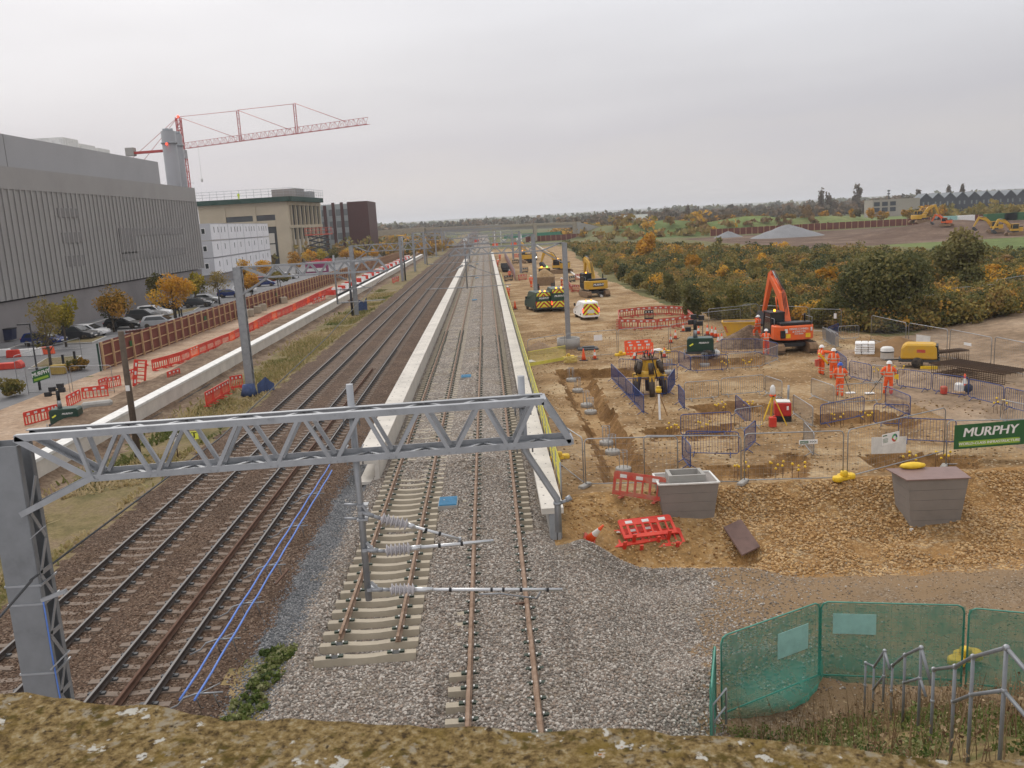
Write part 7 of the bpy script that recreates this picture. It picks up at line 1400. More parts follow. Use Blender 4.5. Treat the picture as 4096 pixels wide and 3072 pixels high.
for k in (.2, .5, .8): MB().box(xm*k, -.4, 0, 1.1, 1.0, H_-1.0*(k < .3)).build('fin', M['maroon'], t)
MB().box((xm+Wg)/2, 12, 0, Wg-xm, 26, H_).build('end_block', M['maroon'], t)
o = MB().box(0, 0, 0, 5.5, 2.4, 2.7).build('trailer', mat('magenta_panel', (.24, .03, .11), .6), loc=tuple(G(686, 588, -.3))); tag(o, 'magenta box trailer behind the hoarding below the scissor lift', 'trailer'); MB().box(0, -1.22, .3, 5.0, .04, .8).build('lower_panel', M['white_dirty'], o)
# tower crane
YK = 270.0; mb = AY(403, 405, YK); mt_ = AY(394, 322, YK); ap = AY(385, 254, YK); zj = float(mt_[2]); xm = float(mb[0]); tip = G(796, 268, zj); cj = G(277, 331, zj)
t = thing('tower_crane', 'red lattice tower crane with a long jib above the grey building', 'crane', (xm, YK, -.3)); jd = np.array([tip[0]-xm, tip[1]-YK]); JL = float(np.linalg.norm(jd)); jd /= JL; M['crane'] = mat('crane_red', (.42, .05, .045), .5, .1, .1, .3)
def lat(b, p0, p1, w_, h, n, tri=False, r=.09, wd=(0, 0, 1)):
    p0, p1 = np.asarray(p0, float), np.asarray(p1, float); d = (p1-p0)/np.linalg.norm(p1-p0); up = np.asarray(wd, float); s = np.cross(d, up); s /= np.linalg.norm(s); up = np.cross(s, d)
    cs = [s*w_/2, -s*w_/2, up*h] if tri else [s*w_/2+up*h/2, s*w_/2-up*h/2, -s*w_/2-up*h/2, -s*w_/2+up*h/2]
    for c_ in cs: b.bar(p0+c_, p1+c_, r*2.2, r*2.2)
    m_ = len(cs)
    for i in range(n):
        a, c_ = lerp(p0, p1, i/n), lerp(p0, p1, (i+1)/n)
        for j in range(m_): k = (j+1) % m_; b.bar(a+cs[j if i % 2 else k], c_+cs[k if i % 2 else j], r*1.2, r*1.2); b.bar(a+cs[j], a+cs[k], r*1.1, r*1.1)
b = MB(); lat(b, (0, 0, 0), (0, 0, zj-1), 2.0, 2.0, 20, wd=(0, 1, 0)); b.build('mast', M['crane'], t)
J0 = np.array([jd[0]*1.5, jd[1]*1.5, zj+.3]); J1 = np.array([jd[0]*JL, jd[1]*JL, zj+.3]); b = MB(); lat(b, J0, J1, 1.3, 1.7, 44, True, .042); b.build('jib', M['crane'], t)
cd_ = np.array([cj[0]-xm, cj[1]-YK]); b = MB(); c1 = np.array([cd_[0], cd_[1], zj+.2]); b.bar((0, 0, zj+.2), c1, 1.2, .7); b.build('counter_jib', M['crane'], t); MB().box(float(c1[0])*.95, float(c1[1])*.95, zj-.6, 2.5, 2.2, 2.4).build('counterweight', M['conc_dark'], t)
ah = float(ap[2])+.3; apx = float(ap[0])-xm; b = MB(); lat(b, (0, 0, zj), (apx*.4, 0, ah), 1.3, 1.3, 10, wd=(0, 1, 0)); b.build('apex', M['crane'], t); MB().ball((apx*.4, 0, ah+.3), .42, 8, 6).build('warning_light', M['redlamp'], t)
AP = np.array([apx*.4, 0, ah]); b = MB(); tops = []
for xx, yt in ((519, 239), (641, 224)):
    kx = None
    for f in np.linspace(.1, .95, 300):
        p_ = np.array([xm, YK, -.3])+J0*(1-f)+J1*f; d_ = p_-CC; u_ = (d_@CR)/(d_@FW)*CF/PS+1106
        if u_ >= xx: kx = f; break
    pj = lerp(J0, J1, kx or .5); r_ = ray(xx, yt); Yw = pj[1]+YK; zz = CC[2]+r_[2]*Yw/r_[1]; tp = pj.copy(); tp[2] = zz+.3; lat(b, pj, tp, .6, .6, 6, r=.035, wd=(0, 1, 0)); tops.append((pj, tp, kx))
b.build('king_post', M['crane'], t); b = MB(); 
for a, c_ in ((AP, tops[0][1]), (tops[0][1], tops[1][1]), (tops[1][1], lerp(J0, J1, .9)), (AP, lerp(J0, J1, (tops[0][2] or .3)*.92)), (tops[0][1], lerp(J0, J1, (tops[1][2] or .6)*.95)), (AP, c1*.93), (AP, c1*.85)): b.tube([a+np.array([0, 0, .2]), c_+np.array([0, 0, 1.2])*(c_[2] < zj+2)], .07, 4)
b.build('pendant', M['crane'], t); MB().box(.9, -1.6, zj-2.6, 1.6, 1.8, 2.4).build('cab', M['clad'], t); q = lerp(J0, J1, .08); b = MB().tube([q, q-np.array([0, 0, 9.])], .04, 4); b.ball(tuple(q-np.array([0, 0, 9.6])), .45, 8, 6, (.8, .8, 1.5)); b.build('hook', M['white_dirty'], t)
# ------------------------------------------------------------------ parapet of the bridge the camera stands on
ZP = 10.02; e0, e1 = G(-150, 1484, ZP), G(2400, 1634, ZP); dv = (e1-e0)/np.linalg.norm(e1-e0); nv = np.array([-dv[1], dv[0], 0]); nv = nv if nv[1] > 0 else -nv
mid = (e0+e1)/2; t = thing('bridge_parapet', 'mossy lichen spotted stone parapet at the bottom edge of the view', 'parapet', tuple(mid), math.atan2(dv[1], dv[0]))
m, nt, b = newmat('mossy_lichened_stone'); n = nt.nodes.new; L = nt.links.new; tcx = n('ShaderNodeTexCoord'); b.inputs['Roughness'].default_value = .95; b.inputs['Specular IOR Level'].default_value = .1
def nz(s, d=8, r=.7):
    q = n('ShaderNodeTexNoise'); q.inputs['Scale'].default_value = s; q.inputs['Detail'].default_value = d; q.inputs['Roughness'].default_value = r; L(tcx.outputs['Object'], q.inputs['Vector']); return q.outputs['Fac']
r1 = ramp(nt, [(.36, (.09, .06, .028)), (.46, (.25, .17, .07)), (.55, (.38, .27, .115)), (.66, (.52, .43, .27))]); L(nz(170), r1.inputs[0]); last = r1.outputs[0]
for s_, lo, hi, c_ in ((28, .53, .72, (.25, .17, .035)), (70, .57, .66, (.13, .095, .025)), (90, .58, .66, (.42, .36, .26)), (52, .625, .645, (.74, .71, .63)), (26, .68, .7, (.5, .2, .03)), (200, .58, .68, (.07, .048, .03))):
    q = ramp(nt, [(lo, (0, 0, 0)), (hi, (1, 1, 1))]); L(nz(s_, 6, .6), q.inputs[0]); mx_ = n('ShaderNodeMix'); mx_.data_type = 'RGBA'; L(q.outputs[0], mx_.inputs['Factor']); L(last, mx_.inputs['A']); mx_.inputs['B'].default_value = (*c_, 1); last = mx_.outputs['Result']
L(last, b.inputs['Base Color']); bp = n('ShaderNodeBump'); bp.inputs['Strength'].default_value = .9; bp.inputs['Distance'].default_value = .012; L(nz(200), bp.inputs['Height']); L(bp.outputs[0], b.inputs['Normal']); M['moss'] = m
ln = 3.4; nx, ny = 240, 60; X_, Y_ = np.meshgrid(np.linspace(-ln/2, ln/2, nx), np.linspace(-.75, .04, ny)); edge_n = .012*fbm(X_, Y_*0, 9, 4, 3)
Yq = Y_+edge_n*3*(Y_ > -.02); Zq = .005*fbm(X_, Y_, 14, 5, 7)+.006*fbm(X_, Y_, 60, 3, 9)-.16*np.clip((Y_-.0)/.04, 0, 1)**1.6-.004
Vt = np.stack([X_, Yq, Zq], -1).reshape(-1, 3); id_ = np.arange(nx*ny).reshape(ny, nx); Fq = np.stack([id_[:-1, :-1], id_[:-1, 1:], id_[1:, 1:], id_[1:, :-1]], -1).reshape(-1, 4); npmesh('coping', Vt, Fq, m, t, smooth=True)
MB().box(0, -.36, -3.2, ln, .7, 3.03).build('wall', M['conc_old'], t)
# ------------------------------------------------------------------ steps handrail on the embankment
t = thing('handrail', 'galvanised tubular handrails of the steps beside the bridge', 'handrail', (0, 0, 0)); b = MB(); PO = {}
for k, (x, yt, yb, Y) in dict(a=(2174, 1399, 1615, 8.6), b=(2102, 1419, 1608, 9.7), c=(2063, 1440, 1607, 10.4), d=(2017, 1446, 1490, 11.6), e=(1990, 1399, 1538, 12.2), f=(1955, 1415, 1500, 13.3), g=(1928, 1438, 1480, 14.6), h=(1911, 1406, 1480, 14.9), i=(1888, 1440, 1478, 16.2), j=(1870, 1432, 1478, 16.6)).items():
    p_ = AY(x, yt, Y); q = AY(x, yb, Y); PO[k] = p_; MB().tube([p_, (p_[0], p_[1], min(q[2], p_[2]-1.0)-.4)], .024, 8).build('post', M['galv_post'], t)
r_ = MB(); 
for s_ in (('d', 'c', 'b', 'a'), ('g', 'f', 'e'), ('j', 'i', 'h')): r_.tube([PO[k] for k in s_], .025, 8)
for a_, x, y, Y in (('a', 2260, 1500, 8.0), ('e', 2012, 1480, 11.9), ('h', 1922, 1446, 14.6)): r_.tube([PO[a_], AY(x, y, Y)], .025, 8)
for s_ in (('c', 'b', 'a'), ('f', 'e'), ('i', 'h')): r_.tube([PO[k]-np.array([0, 0, .52]) for k in s_], .024, 8)
r_.tube([PO['a']-np.array([0, 0, .52]), AY(2260, 1600, 8.0)], .024, 8); r_.tube([PO['e']-np.array([0, 0, .52]), AY(2000, 1505, 12.0)], .024, 8)
r_.build('rail', M['galv_post'], t); b = MB()
for p_ in PO.values(): b.ball(tuple(p_), .04, 8, 6); b.ball(tuple(p_-np.array([0, 0, .52])), .036, 8, 6)
b.build('clamp', M['galv'], t)['kind'] = 'stuff'
t = thing('handrail', 'short dark handrail frame by the end of the green netting', 'handrail', tuple(G(1553, 1600, -.3)), 0); b = MB(); b.tube([(-.12, 0, 0), (-.12, 0, .8), (.22, .25, 1.0), (.22, .25, .2)], .025, 8); b.tube([(-.12, 0, .4), (.22, .25, .6)], .02, 8); b.build('frame', M['galv_dull'], t)
# weeds on the embankment and by the loop end
Qs, Ts, Qd, Td = [], [], [], []
def stems(n, xf, yf, hmin, hmax, tint):
    x = xf(n); y = yf(n); z = height(x, y); h = rng.uniform(hmin, hmax, n); a = rng.uniform(0, 6.28, n); w_ = rng.uniform(.004, .012, n); lx, ly = rng.normal(0, .18, n)*h, rng.normal(0, .18, n)*h; cx, cy = np.cos(a)*w_, np.sin(a)*w_
    Q = np.stack([np.stack([x-cx, y-cy, z-.05], -1), np.stack([x+cx, y+cy, z-.05], -1), np.stack([x+lx+cx*.4, y+ly+cy*.4, z+h], -1), np.stack([x+lx-cx*.4, y+ly-cy*.4, z+h], -1)], 1); Qd.append(Q); Td.append(np.clip(rng.normal(tint, .25, n), 0, 1)); return x, y, z, h, lx, ly
U = lambda a, b_: (lambda n: rng.uniform(a, b_, n))
x, y, z, h, lx, ly = stems(2000, U(4.4, 13), U(9, 16.8), .2, .95, .45)
for k in range(0, 1500, 2): Q, T = cloud((x[k]+lx[k]*.8, y[k]+ly[k]*.8, z[k]+h[k]*.75), .07, .07, .22*h[k], 5, .025, rng.uniform(0, 1), 3); Qd.append(Q); Td.append(T)
for k in range(320):
    gx, gy = rng.uniform(4.6, 13), rng.uniform(9.5, 16.6); Q, T = cloud((gx, gy, hz(gx, gy)+.08), rng.uniform(.2, .5), rng.uniform(.2, .5), rng.uniform(.06, .24), 110, .028, rng.uniform(.1, .8)); Qs.append(Q); Ts.append(T)
leaves('weeds', Qs, Ts, LM['weed'])['kind'] = 'stuff'; leaves('dry_stems', Qd, Td, LM['dry'])['kind'] = 'stuff'
Qs, Ts = [], []
for k in range(120): gy = rng.uniform(13.5, 20.8); gx = -6.2+.05*(gy-14)+rng.normal(0, .22); Q, T = cloud((gx, gy, hz(gx, gy)+.06), .2, .25, .13, 90, .045, rng.uniform(.1, .95), tv=.25); Qs.append(Q); Ts.append(T)
leaves('bindweed', Qs, Ts, LM['weed'])['kind'] = 'stuff'
# grass tufts on the verge
Qs, Ts = [], []
n = 26000; y = 13+rng.random(n)**1.7*140; x = np.where(rng.random(n) < .8, rng.uniform(-19.4, -15.7, n), rng.uniform(-20.6, -15.2, n)); pt = vn(x, y, .35, 5); keep = (pt > .3); x, y = x[keep], y[keep]; n = len(x); z = height(x, y); h = rng.uniform(.08, .3, n)*(.4+pt[keep]); a = rng.uniform(0, 6.28, n); w_ = rng.uniform(.03, .09, n); cx, cy = np.cos(a)*w_, np.sin(a)*w_; lx, ly = rng.normal(0, .12, n), rng.normal(0, .12, n)
Q = np.stack([np.stack([x-cx, y-cy, z-.03], -1), np.stack([x+cx, y+cy, z-.03], -1), np.stack([x+lx+cx*.5, y+ly+cy*.5, z+h], -1), np.stack([x+lx-cx*.5, y+ly-cy*.5, z+h], -1)], 1)
M['grass_t'] = leafmat('verge_grass_blades', [(.12, .14, .04), (.22, .2, .07), (.4, .31, .15), (.47, .37, .22)]); leaves('verge_grass', [Q], [np.clip(.25+.7*vn(x, y, .22, 11)+rng.normal(0, .12, n)-.55*(vn(x, y, .15, 40) > .72), 0, 1)], M['grass_t'])['kind'] = 'stuff'
# ------------------------------------------------------------------ loose ballast stones lying proud near the bridge
def stones(name, n, xf, yf, smin, smax, mt, keepf=None):
    x, y = xf(n), yf(n)
    if keepf is not None: k = keepf(x, y); x, y = x[k], y[k]
    n = len(x); s = rng.uniform(smin, smax, n); z = height(x, y)+s*.25
    g_ = (1+5**.5)/2; B = np.array([(-1, g_, 0), (1, g_, 0), (-1, -g_, 0), (1, -g_, 0), (0, -1, g_), (0, 1, g_), (0, -1, -g_), (0, 1, -g_), (g_, 0, -1), (g_, 0, 1), (-g_, 0, -1), (-g_, 0, 1)])/1.9; F = np.array([(0, 11, 5), (0, 5, 1), (0, 1, 7), (0, 7, 10), (0, 10, 11), (1, 5, 9), (5, 11, 4), (11, 10, 2), (10, 7, 6), (7, 1, 8), (3, 9, 4), (3, 4, 2), (3, 2, 6), (3, 6, 8), (3, 8, 9), (4, 9, 5), (2, 4, 11), (6, 2, 10), (8, 6, 7), (9, 8, 1)])
    an = rng.uniform(0, 6.28, n); jit = rng.uniform(.72, 1.15, (n, 12, 1)); P = B[None]*jit*rng.uniform((.75, .65, .55), (1.25, 1.0, .85), (n, 1, 3))*s[:, None, None]; c_, s_ = np.cos(an)[:, None], np.sin(an)[:, None]; X = P[..., 0]*c_-P[..., 1]*s_; Y = P[..., 0]*s_+P[..., 1]*c_; V = np.stack([X+x[:, None], Y+y[:, None], P[..., 2]+z[:, None]], -1).reshape(-1, 3)
    o = npmesh(name, V, (F[None]+(np.arange(n)*12)[:, None, None]).reshape(-1, 3), mt, uvcol=np.repeat(rng.random(n), 20)); o['kind'] = 'stuff'; return o
def stonemat(name, cols):
    m, nt, b = newmat(name); b.inputs['Roughness'].default_value = .9; b.inputs['Specular IOR Level'].default_value = .15; a = nt.nodes.new('ShaderNodeAttribute'); a.attribute_name = 'tint'; r = ramp(nt, [(i/len(cols), c) for i, c in enumerate(cols)], 'CONSTANT'); nt.links.new(a.outputs['Fac'], r.inputs[0]); nt.links.new(r.outputs[0], b.inputs['Base Color']); return m
def onC(x, y): return ~((np.abs(x+3.569) < 1.28) & (y > 19.4) & (y < 33)) & (np.abs(np.abs(x+.2114)-.7525) > .1)
BAL = [(.25, .212, .178), (.35, .31, .268), (.165, .138, .115), (.47, .43, .38), (.29, .23, .184), (.2, .18, .156)]
stones('ballast_stones', 60000, U(-5.6, 4.6), lambda n: 13+rng.random(n)**1.5*24, .024, .05, stonemat('ballast_stone', BAL), lambda x, y: onC(x, y) & ((x < 1.3) | (y < 26)))
stones('ballast_stones', 9000, lambda n: 3.0+np.abs(rng.normal(0, 2.6, n)), U(18, 26), .02, .042, stonemat('strayed_stone', BAL))
stones('road_stones', 7000, U(3.0, 19), U(17, 26.5), .015, .035, stonemat('road_stone', [(.25, .182, .118), (.32, .245, .17), (.17, .12, .076), (.38, .315, .24)]), lambda x, y: x > 3+.45*(y-14)-rng.random(len(x))*2)
stones('rubble_stones', 20000, U(2.4, 22), lambda n: 25.6+rng.random(n)*5.6, .025, .075, stonemat('rubble_stone', [(.43, .262, .11), (.32, .182, .074), (.51, .345, .175), (.25, .138, .054), (.39, .27, .15)]), lambda x, y: (y > 26.2-.13*(x-3)) & (vn(x, y, .9, 3) > .3) & ((x > 7.8) | (rng.random(len(x)) < .18)))
stones('running_line_stones', 24000, U(-15, -6.6), lambda n: 14+rng.random(n)**1.4*30, .02, .04, stonemat('rusty_stone', [(.12, .074, .05), (.18, .12, .085), (.09, .06, .042), (.26, .19, .14)]), lambda x, y: (np.abs(np.abs(x+12.76)-.7525) > .12) & (np.abs(np.abs(x+9.266)-.7525) > .12) & (np.abs(x+9.27) > .1))
stones('cess_stones', 16000, lambda n: rng.normal(-6.1, .33, n), lambda n: 16+rng.random(n)*30, .018, .036, stonemat('cess_stone', [(.13, .135, .14), (.2, .2, .205), (.10, .105, .11), (.26, .26, .26)]), lambda x, y: x < -5.2)
stones('dirt_clods', 6000, U(2.7, 30), lambda n: 32+rng.random(n)**1.3*50, .025, .075, stonemat('dirt_clod', [(.22, .14, .065), (.3, .2, .1), (.42, .32, .2), (.2, .125, .06)]), lambda x, y: vn(x, y, .5, 8) > .4)
# blue cables on brackets
for i, dx in enumerate((0, .42)):
    c0, c1 = G(388+32*i, 1512, .25), G(712+5*i, 1004+12*i, .25); b = MB(); b.tube([tuple(lerp(c0, c1, f)+np.array([0, 0, -.03*math.sin(f*25)**2])) for f in np.linspace(0, 1, 30)], .028, 6); o = b.build('blue_cable', M['bluecable']); tag(o, ('left', 'right')[i]+' of two blue cables carried on brackets beside the older track', 'cable', 'pair of blue cables')
pr = None
for i, (x, y) in enumerate(((425, 1503), (470, 1385), (525, 1307), (576, 1225), (628, 1140), (668, 1070))):
    c = G(x, y, .1); l = 'grey cable bracket, '+ordw(i)+' from the parapet under the blue cables'
    if pr is None: pr = thing('cable_bracket', l, 'bracket', (float(c[0]), float(c[1]), -.35), 0, 'cable brackets'); b = MB(); b.tube([(-.75, 0, .12), (-.45, 0, .25), (-.3, 0, .42), (0, 0, .5), (.6, 0, .5)], .022, 6); b.tube([(-.05, 0, .5), (-.05, .25, 0)], .018, 6); b.tube([(.38, 0, .5), (.38, .25, 0)], .018, 6); b.tube([(-.05, .0, .45), (.38, .5, .45)], .015, 6); b.build('arm', M['galv'], pr)
    else: dup(pr, (float(c[0]), float(c[1]), -.35), 0, l)
for x, y, l_, l in ((595, 1262, 1.1, 'rusty rail offcut on the ballast by the weeds'), (1105, 1306, .35, 'short rusty bar between the rails of the buried track')): o = MB().bar((0, 0, 0), (.12*l_, l_, 0) if l_ > 1 else (l_, .05, 0), .06, .05).build('steel_offcut', M['rust'], loc=tuple(G(x, y, .04))); tag(o, l, 'offcut')
# yellow handrail along the platform edge
t = thing('handrail_fence', 'yellow mesh handrail running along the back of the fenced platform', 'fence', (2.12, 28.6, .9)); b = MB(); r_ = MB(); g = MB()
for k in range(60): b.tube([(0, k*1.9, -.3), (0, k*1.9, 1.1)], .03, 6)
for z in (1.08, .55): r_.tube([(0, 0, z), (0, 113, z)], .026, 6)
for k in range(56):
    for j in range(1, 8): g.bar((.0, k*1.9+.05, .08+.125*j), (.0, k*1.9+1.8, .08+.125*j), .012, .012)
    for j in range(1, 9): g.bar((.0, k*1.9+.2*j, .08), (.0, k*1.9+.2*j, 1.06), .012, .012)
M['ypaint'] = mat('yellow_rail_paint', (.62, .56, .1), .5, 0, .15, 2); b.build('post', M['galv_dull'], t)['kind'] = 'stuff'; r_.build('rail', M['ypaint'], t); g.build('mesh_infill', M['ypaint'], t)
a, c_ = GS(1142, 792), GS(1222, 778); t = thing('debris_netting', 'yellow netting hung on the fence beside the fenced platform', 'netting', tuple(a+np.array([0, -.06, 0])), math.atan2(c_[1]-a[1], c_[0]-a[0])); L_ = float(np.hypot(*(c_-a)[:2])); b = MB(); [b.bar((0, 0, z), (L_, 0, z), .012, .012) for z in np.linspace(.15, 1.1, 12)]; [b.bar((x, 0, .1), (x, 0, 1.1), .012, .012) for x in np.linspace(0, L_, 40)]; b.bar((0, 0, 1.1), (L_, 0, 1.1), .04, .05); b.hexa([(0, -.01, .02), (L_, -.01, .02), (L_, .01, .02), (0, .01, .02), (0, -.01, .26), (L_, -.01, .26), (L_, .01, .26), (0, .01, .26)]); b.build('net', M['ypaint'], t)
# red mesh fence deep on the site
a, c_ = GS(1114, 612), GS(1092, 545); a = G(1113, 607); c_ = G(1090, 556); t = thing('mesh_fence', 'long red mesh fence leading away by the black barriers', 'fence', tuple(a), math.atan2(c_[1]-a[1], c_[0]-a[0])); L_ = float(np.hypot(*(c_-a)[:2])); MB().box(L_/2, 0, .1, L_, .02, 1.9).build('mesh', mat('faded_red_mesh', (.33, .11, .08), .8, 0, .2, .6), t); b = MB(); [b.tube([(x, 0, 0), (x, 0, 2.1)], .05, 5) for x in np.arange(0, L_, 3.5)]; b.build('posts', M['galv_dull'], t)
o = MB(); o.box(0, 0, .1, 1.2, 22, .5); [o.box(0, -10+2*k, 0, 1.5, .3, .9) for k in range(11)]; o = o.build('trestle_row', M['black'], loc=tuple(G(1086, 582)+np.array([.5, 0, 0]))); tag(o, 'row of black trestles beside the fenced platform', 'trestles')
# ------------------------------------------------------------------ scrub on the right
Qs, Ts = [], []; cnt = 0
def scr(x, y, h, r, tint, n, size, tv=.12): return cloud((x, y, hz(x, y)+h*.45), r, r, h*.58, n, size, tint, 6, tv, .6)
def tintat(x, y): v = float(fbm(np.array(x), np.array(y), .06, 3, 77)); q = .37+.65*v+rng.normal(0, .22); return q+(.5 if rng.random() < .07 else 0)
FRONT = []
for k in range(2600):
    y = 68+rng.random()**1.25*270; x0 = float(np.interp(y, EDGE_Y, EDGE_X))+1.2; x1 = 36+min(62, (y-60)*.75) if y < 160 else 96-(y-160)*.02
    if x1 <= x0: continue
    x = rng.uniform(x0, x1)
    if math.hypot(x-89, y-316) < 9 or math.hypot(x-102, y-290) < 15: continue
    if y > np.interp(x, [25, 45, 64, 80, 100], [330, 280, 200, 155, 128]): continue
    if x > 62 and 150 < y < 205 and x > 90: continue
    sc_ = 1+.25*(y > 150); h = rng.uniform(1.1, 2.7)*(1.3 if rng.random() < .12 else 1); r = rng.uniform(1.1, 2.3)*sc_; d_ = math.hypot(x, y)
    Q, T = scr(x, y, h, r, tintat(x, y), int(rng.uniform(330, 420)) if d_ < 150 else (220 if d_ < 210 else 130), .12 if d_ < 130 else (.18 if d_ < 200 else .3)); Qs.append(Q); Ts.append(T)
leaves('scrub', Qs, Ts, LM['scrub'])['kind'] = 'stuff'
for i, (x, y, yt, wpx, l, lm, tn) in enumerate(((1495, 690, 610, 60, 'dark green bush at the corner of the red barrier ring', 'dark', .55), (1452, 668, 585, 70, 'broad dark bush behind the red barrier ring', 'dark', .6), (1340, 606, 575, 26, 'round dark bush nearest the yellow digger', 'dark', .35), (1378, 628, 590, 36, 'dark bush on the grass bank right of the yellow digger', 'dark', .5), (1545, 690, 640, 60, 'grey green bush behind the yellow skip', 'olive', .2), (1590, 705, 615, 70, 'olive bush rising behind the skip fence', 'olive', .3), (1670, 700, 590, 80, 'dark bush behind the orange digger arm', 'dark', .7), (1775, 710, 640, 70, 'olive bush right of the orange digger', 'olive', .25))):
    c = G(x, y, -.3); h = float(AY(x, yt, c[1])[2])+.3; w_ = wpx*np.linalg.norm(c-CC)/1847; t = thing('shrub', l, 'shrub', tuple(c), 0, 'front bushes of the scrub'); Q, T = cloud((0, 0, h*.47), w_*.5, w_*.5, h*.55, 2600, .1, tn, 8, .12); leaves('foliage', [Q], [T], LM[lm], t)
treepx(1893, 705, 520, 205, 'big dark willow standing out of the scrub above the dirt track', 'dark', .45, 12000, .13, trunk=.12, tv=.2, lobes=20)
treepx(2085, 655, 496, 135, 'second tall olive tree of the scrub near the right edge', 'dark', .85, 7500, .16, trunk=.12, lobes=14)
treepx(1500, 600, 545, 46, 'rusty orange bushy tree in the middle of the scrub', 'orange', .15, 1800, .2, trunk=.1); treepx(1400, 560, 508, 46, 'golden bushy tree in the far part of the scrub', 'orange', .45, 1600, .3, trunk=.1); treepx(2030, 640, 570, 60, 'golden orange bush below the second tall tree', 'orange', .5, 2000, .18, trunk=.1); treepx(2150, 625, 570, 70, 'golden brown bush at the right edge of the scrub', 'orange', .35, 2000, .2, trunk=.1); treepx(1790, 640, 575, 70, 'yellow brown bush left of the big dark willow', 'orange', .2, 2200, .2, trunk=.1)
# grass bank strip by the haul route
# ------------------------------------------------------------------ far belts of trees
def belt(name, x0, x1, y0, y1, n, hmin, hmax, lm, t0, size, q=26, r=6):
    Qs, Ts = [], []
    for k in range(n):
        x, y = rng.uniform(x0, x1), rng.uniform(y0, y1); h = rng.uniform(hmin, hmax); Q, T = cloud((x, y, hz(x, y)+h*.5), r*rng.uniform(.7, 1.3), r, h*.55, q, size, np.clip(t0+rng.normal(0, .22), 0, 1), 5, .1); Qs.append(Q); Ts.append(T)
    o = leaves(name, Qs, Ts, LM[lm]); o['kind'] = 'stuff'; return o
belt('far_wood', 60, 560, 660, 760, 420, 6, 11, 'brown', .5, 1.6, 40, 6); belt('far_wood', -250, 1300, 900, 1250, 560, 9, 15, 'brown', .4, 2.4, 34, 10); belt('far_wood', -1400, 2400, 1600, 2400, 700, 12, 20, 'dark', .5, 5, 26, 26)
belt('far_wood', 100, 160, 345, 440, 60, 2, 5, 'brown', .8, .8, 40, 4); belt('hedge_trees', 205, 330, 345, 420, 120, 4, 8, 'olive', .7, .9, 50, 4.5); belt('far_wood', -110, -24, 300, 520, 190, 4, 8, 'scrub', .6, .8, 50, 4.5); belt('far_wood', 44, 105, 350, 640, 150, 3, 6, 'scrub', .75, 1.0, 44, 5); belt('far_wood', -40, -16, 300, 420, 60, 2.5, 5.5, 'scrub', .9, .6, 60, 3)
for i, (x, yb, yt, wp) in enumerate(((1774, 447, 411, 11), (1790, 447, 411, 9), (1850, 448, 402, 17), (1984, 440, 403, 9), (2048, 436, 402, 8), (2078, 432, 394, 7), (1801, 452, 428, 18), (1485, 462, 441, 9), (1440, 463, 447, 18))):
    Y = 700.; c = AY(x, yb, Y); zg_ = hz(c[0], Y); h = float(AY(x, yt, Y)[2])-zg_; t = thing('poplar_tree' if i < 6 else 'tree', ['left of two close poplars on the skyline', 'right of two close poplars on the skyline', 'tallest bushy poplar on the skyline', 'slim double poplar above the pale flat block', 'left slim poplar above the dark gabled houses', 'right slim poplar above the dark gabled houses', 'broad tree between the close poplars and tallest poplar', 'dark pointed conifer on the skyline left of the poplars', 'round tree on the skyline left of the conifer'][i], 'tree', (float(c[0]), Y, zg_), 0, 'skyline trees'); w_ = wp*Y/1847
    MB().tube([(0, 0, 0), (0, 0, h*.6)], [.5, .15], 6).build('trunk', M['bark'], t); Q, T = cloud((0, 0, h*.52), w_*.75, w_*.75, h*.56, 900, .75, .5, 14, .08); leaves('crown', [Q], [T], LM['brown'], t)
for i in range(16):
    x = 1475+i*37+rng.normal(0, 9); c = G(x, 493-i*.95, -.3); tree(c, rng.uniform(5.5, 7.5), rng.uniform(5, 7), 'small rusty field tree, '+ordw(i)+' from the left in the row on the green field', 'orange', .1+.3*rng.random(), 300, .55, group='row of field trees')
# ------------------------------------------------------------------ far works, houses, bridge
t = thing('hoarding', 'far maroon hoarding along the edge of the green field', 'hoarding', (90, 345, 0)); b = MB(); p = MB(); pl = [(88, 338), (125, 340), (165, 336), (250, 338)]
for (xa_, ya), (xb_, yb_) in zip(pl[:-1], pl[1:]):
    b.bar((xa_-90, ya-345, 1.2), (xb_-90, yb_-345, 1.2), .1, 2.6)
    for f in np.arange(0, 1, 2.4/math.hypot(xb_-xa_, yb_-ya)): p.box(xa_-90+(xb_-xa_)*f, ya-345+(yb_-ya)*f-.15, -.1, .22, .2, 2.6)
b.build('panel', M['ply'], t); p.build('posts', M['wood'], t)
for (hx, hy, rx, hh, l) in ((89.5, 318, 5.5, 2.4, 'smaller pale grey stone heap before the far hoarding'), (102, 291, 12.5, 4.3, 'large pale grey stone heap before the far hoarding')): heap((hx, hy, 0), rx, rx*.8, hh, mat('pale_grey_stone', (.2, .2, .205), .9, 0, .12, .4, .05, 3), 'stone_heap', l)
for x, y, rz, l, m_, s_ in ((1985, 503, -80, 'far orange yellow excavator reaching left over the dark spoil', 'yellow', 1.25), (2044, 505, 40, 'small orange machine on the far works', 'orange_m', .8), (2150, 505, 70, 'left of two bright yellow machines on the far works', 'yellow', 1.0), (2192, 506, 80, 'right of two bright yellow machines on the far works', 'yellow', 1.0)):
    c = G(x, y, 0); excavator((c[0], c[1], hz(c[0], c[1])), R(rz), l, M[m_], None, ((.5, 1.7), (2.2, 3.4), (4.0, 4.0)), (5.2, 1.6), s_, True, False)
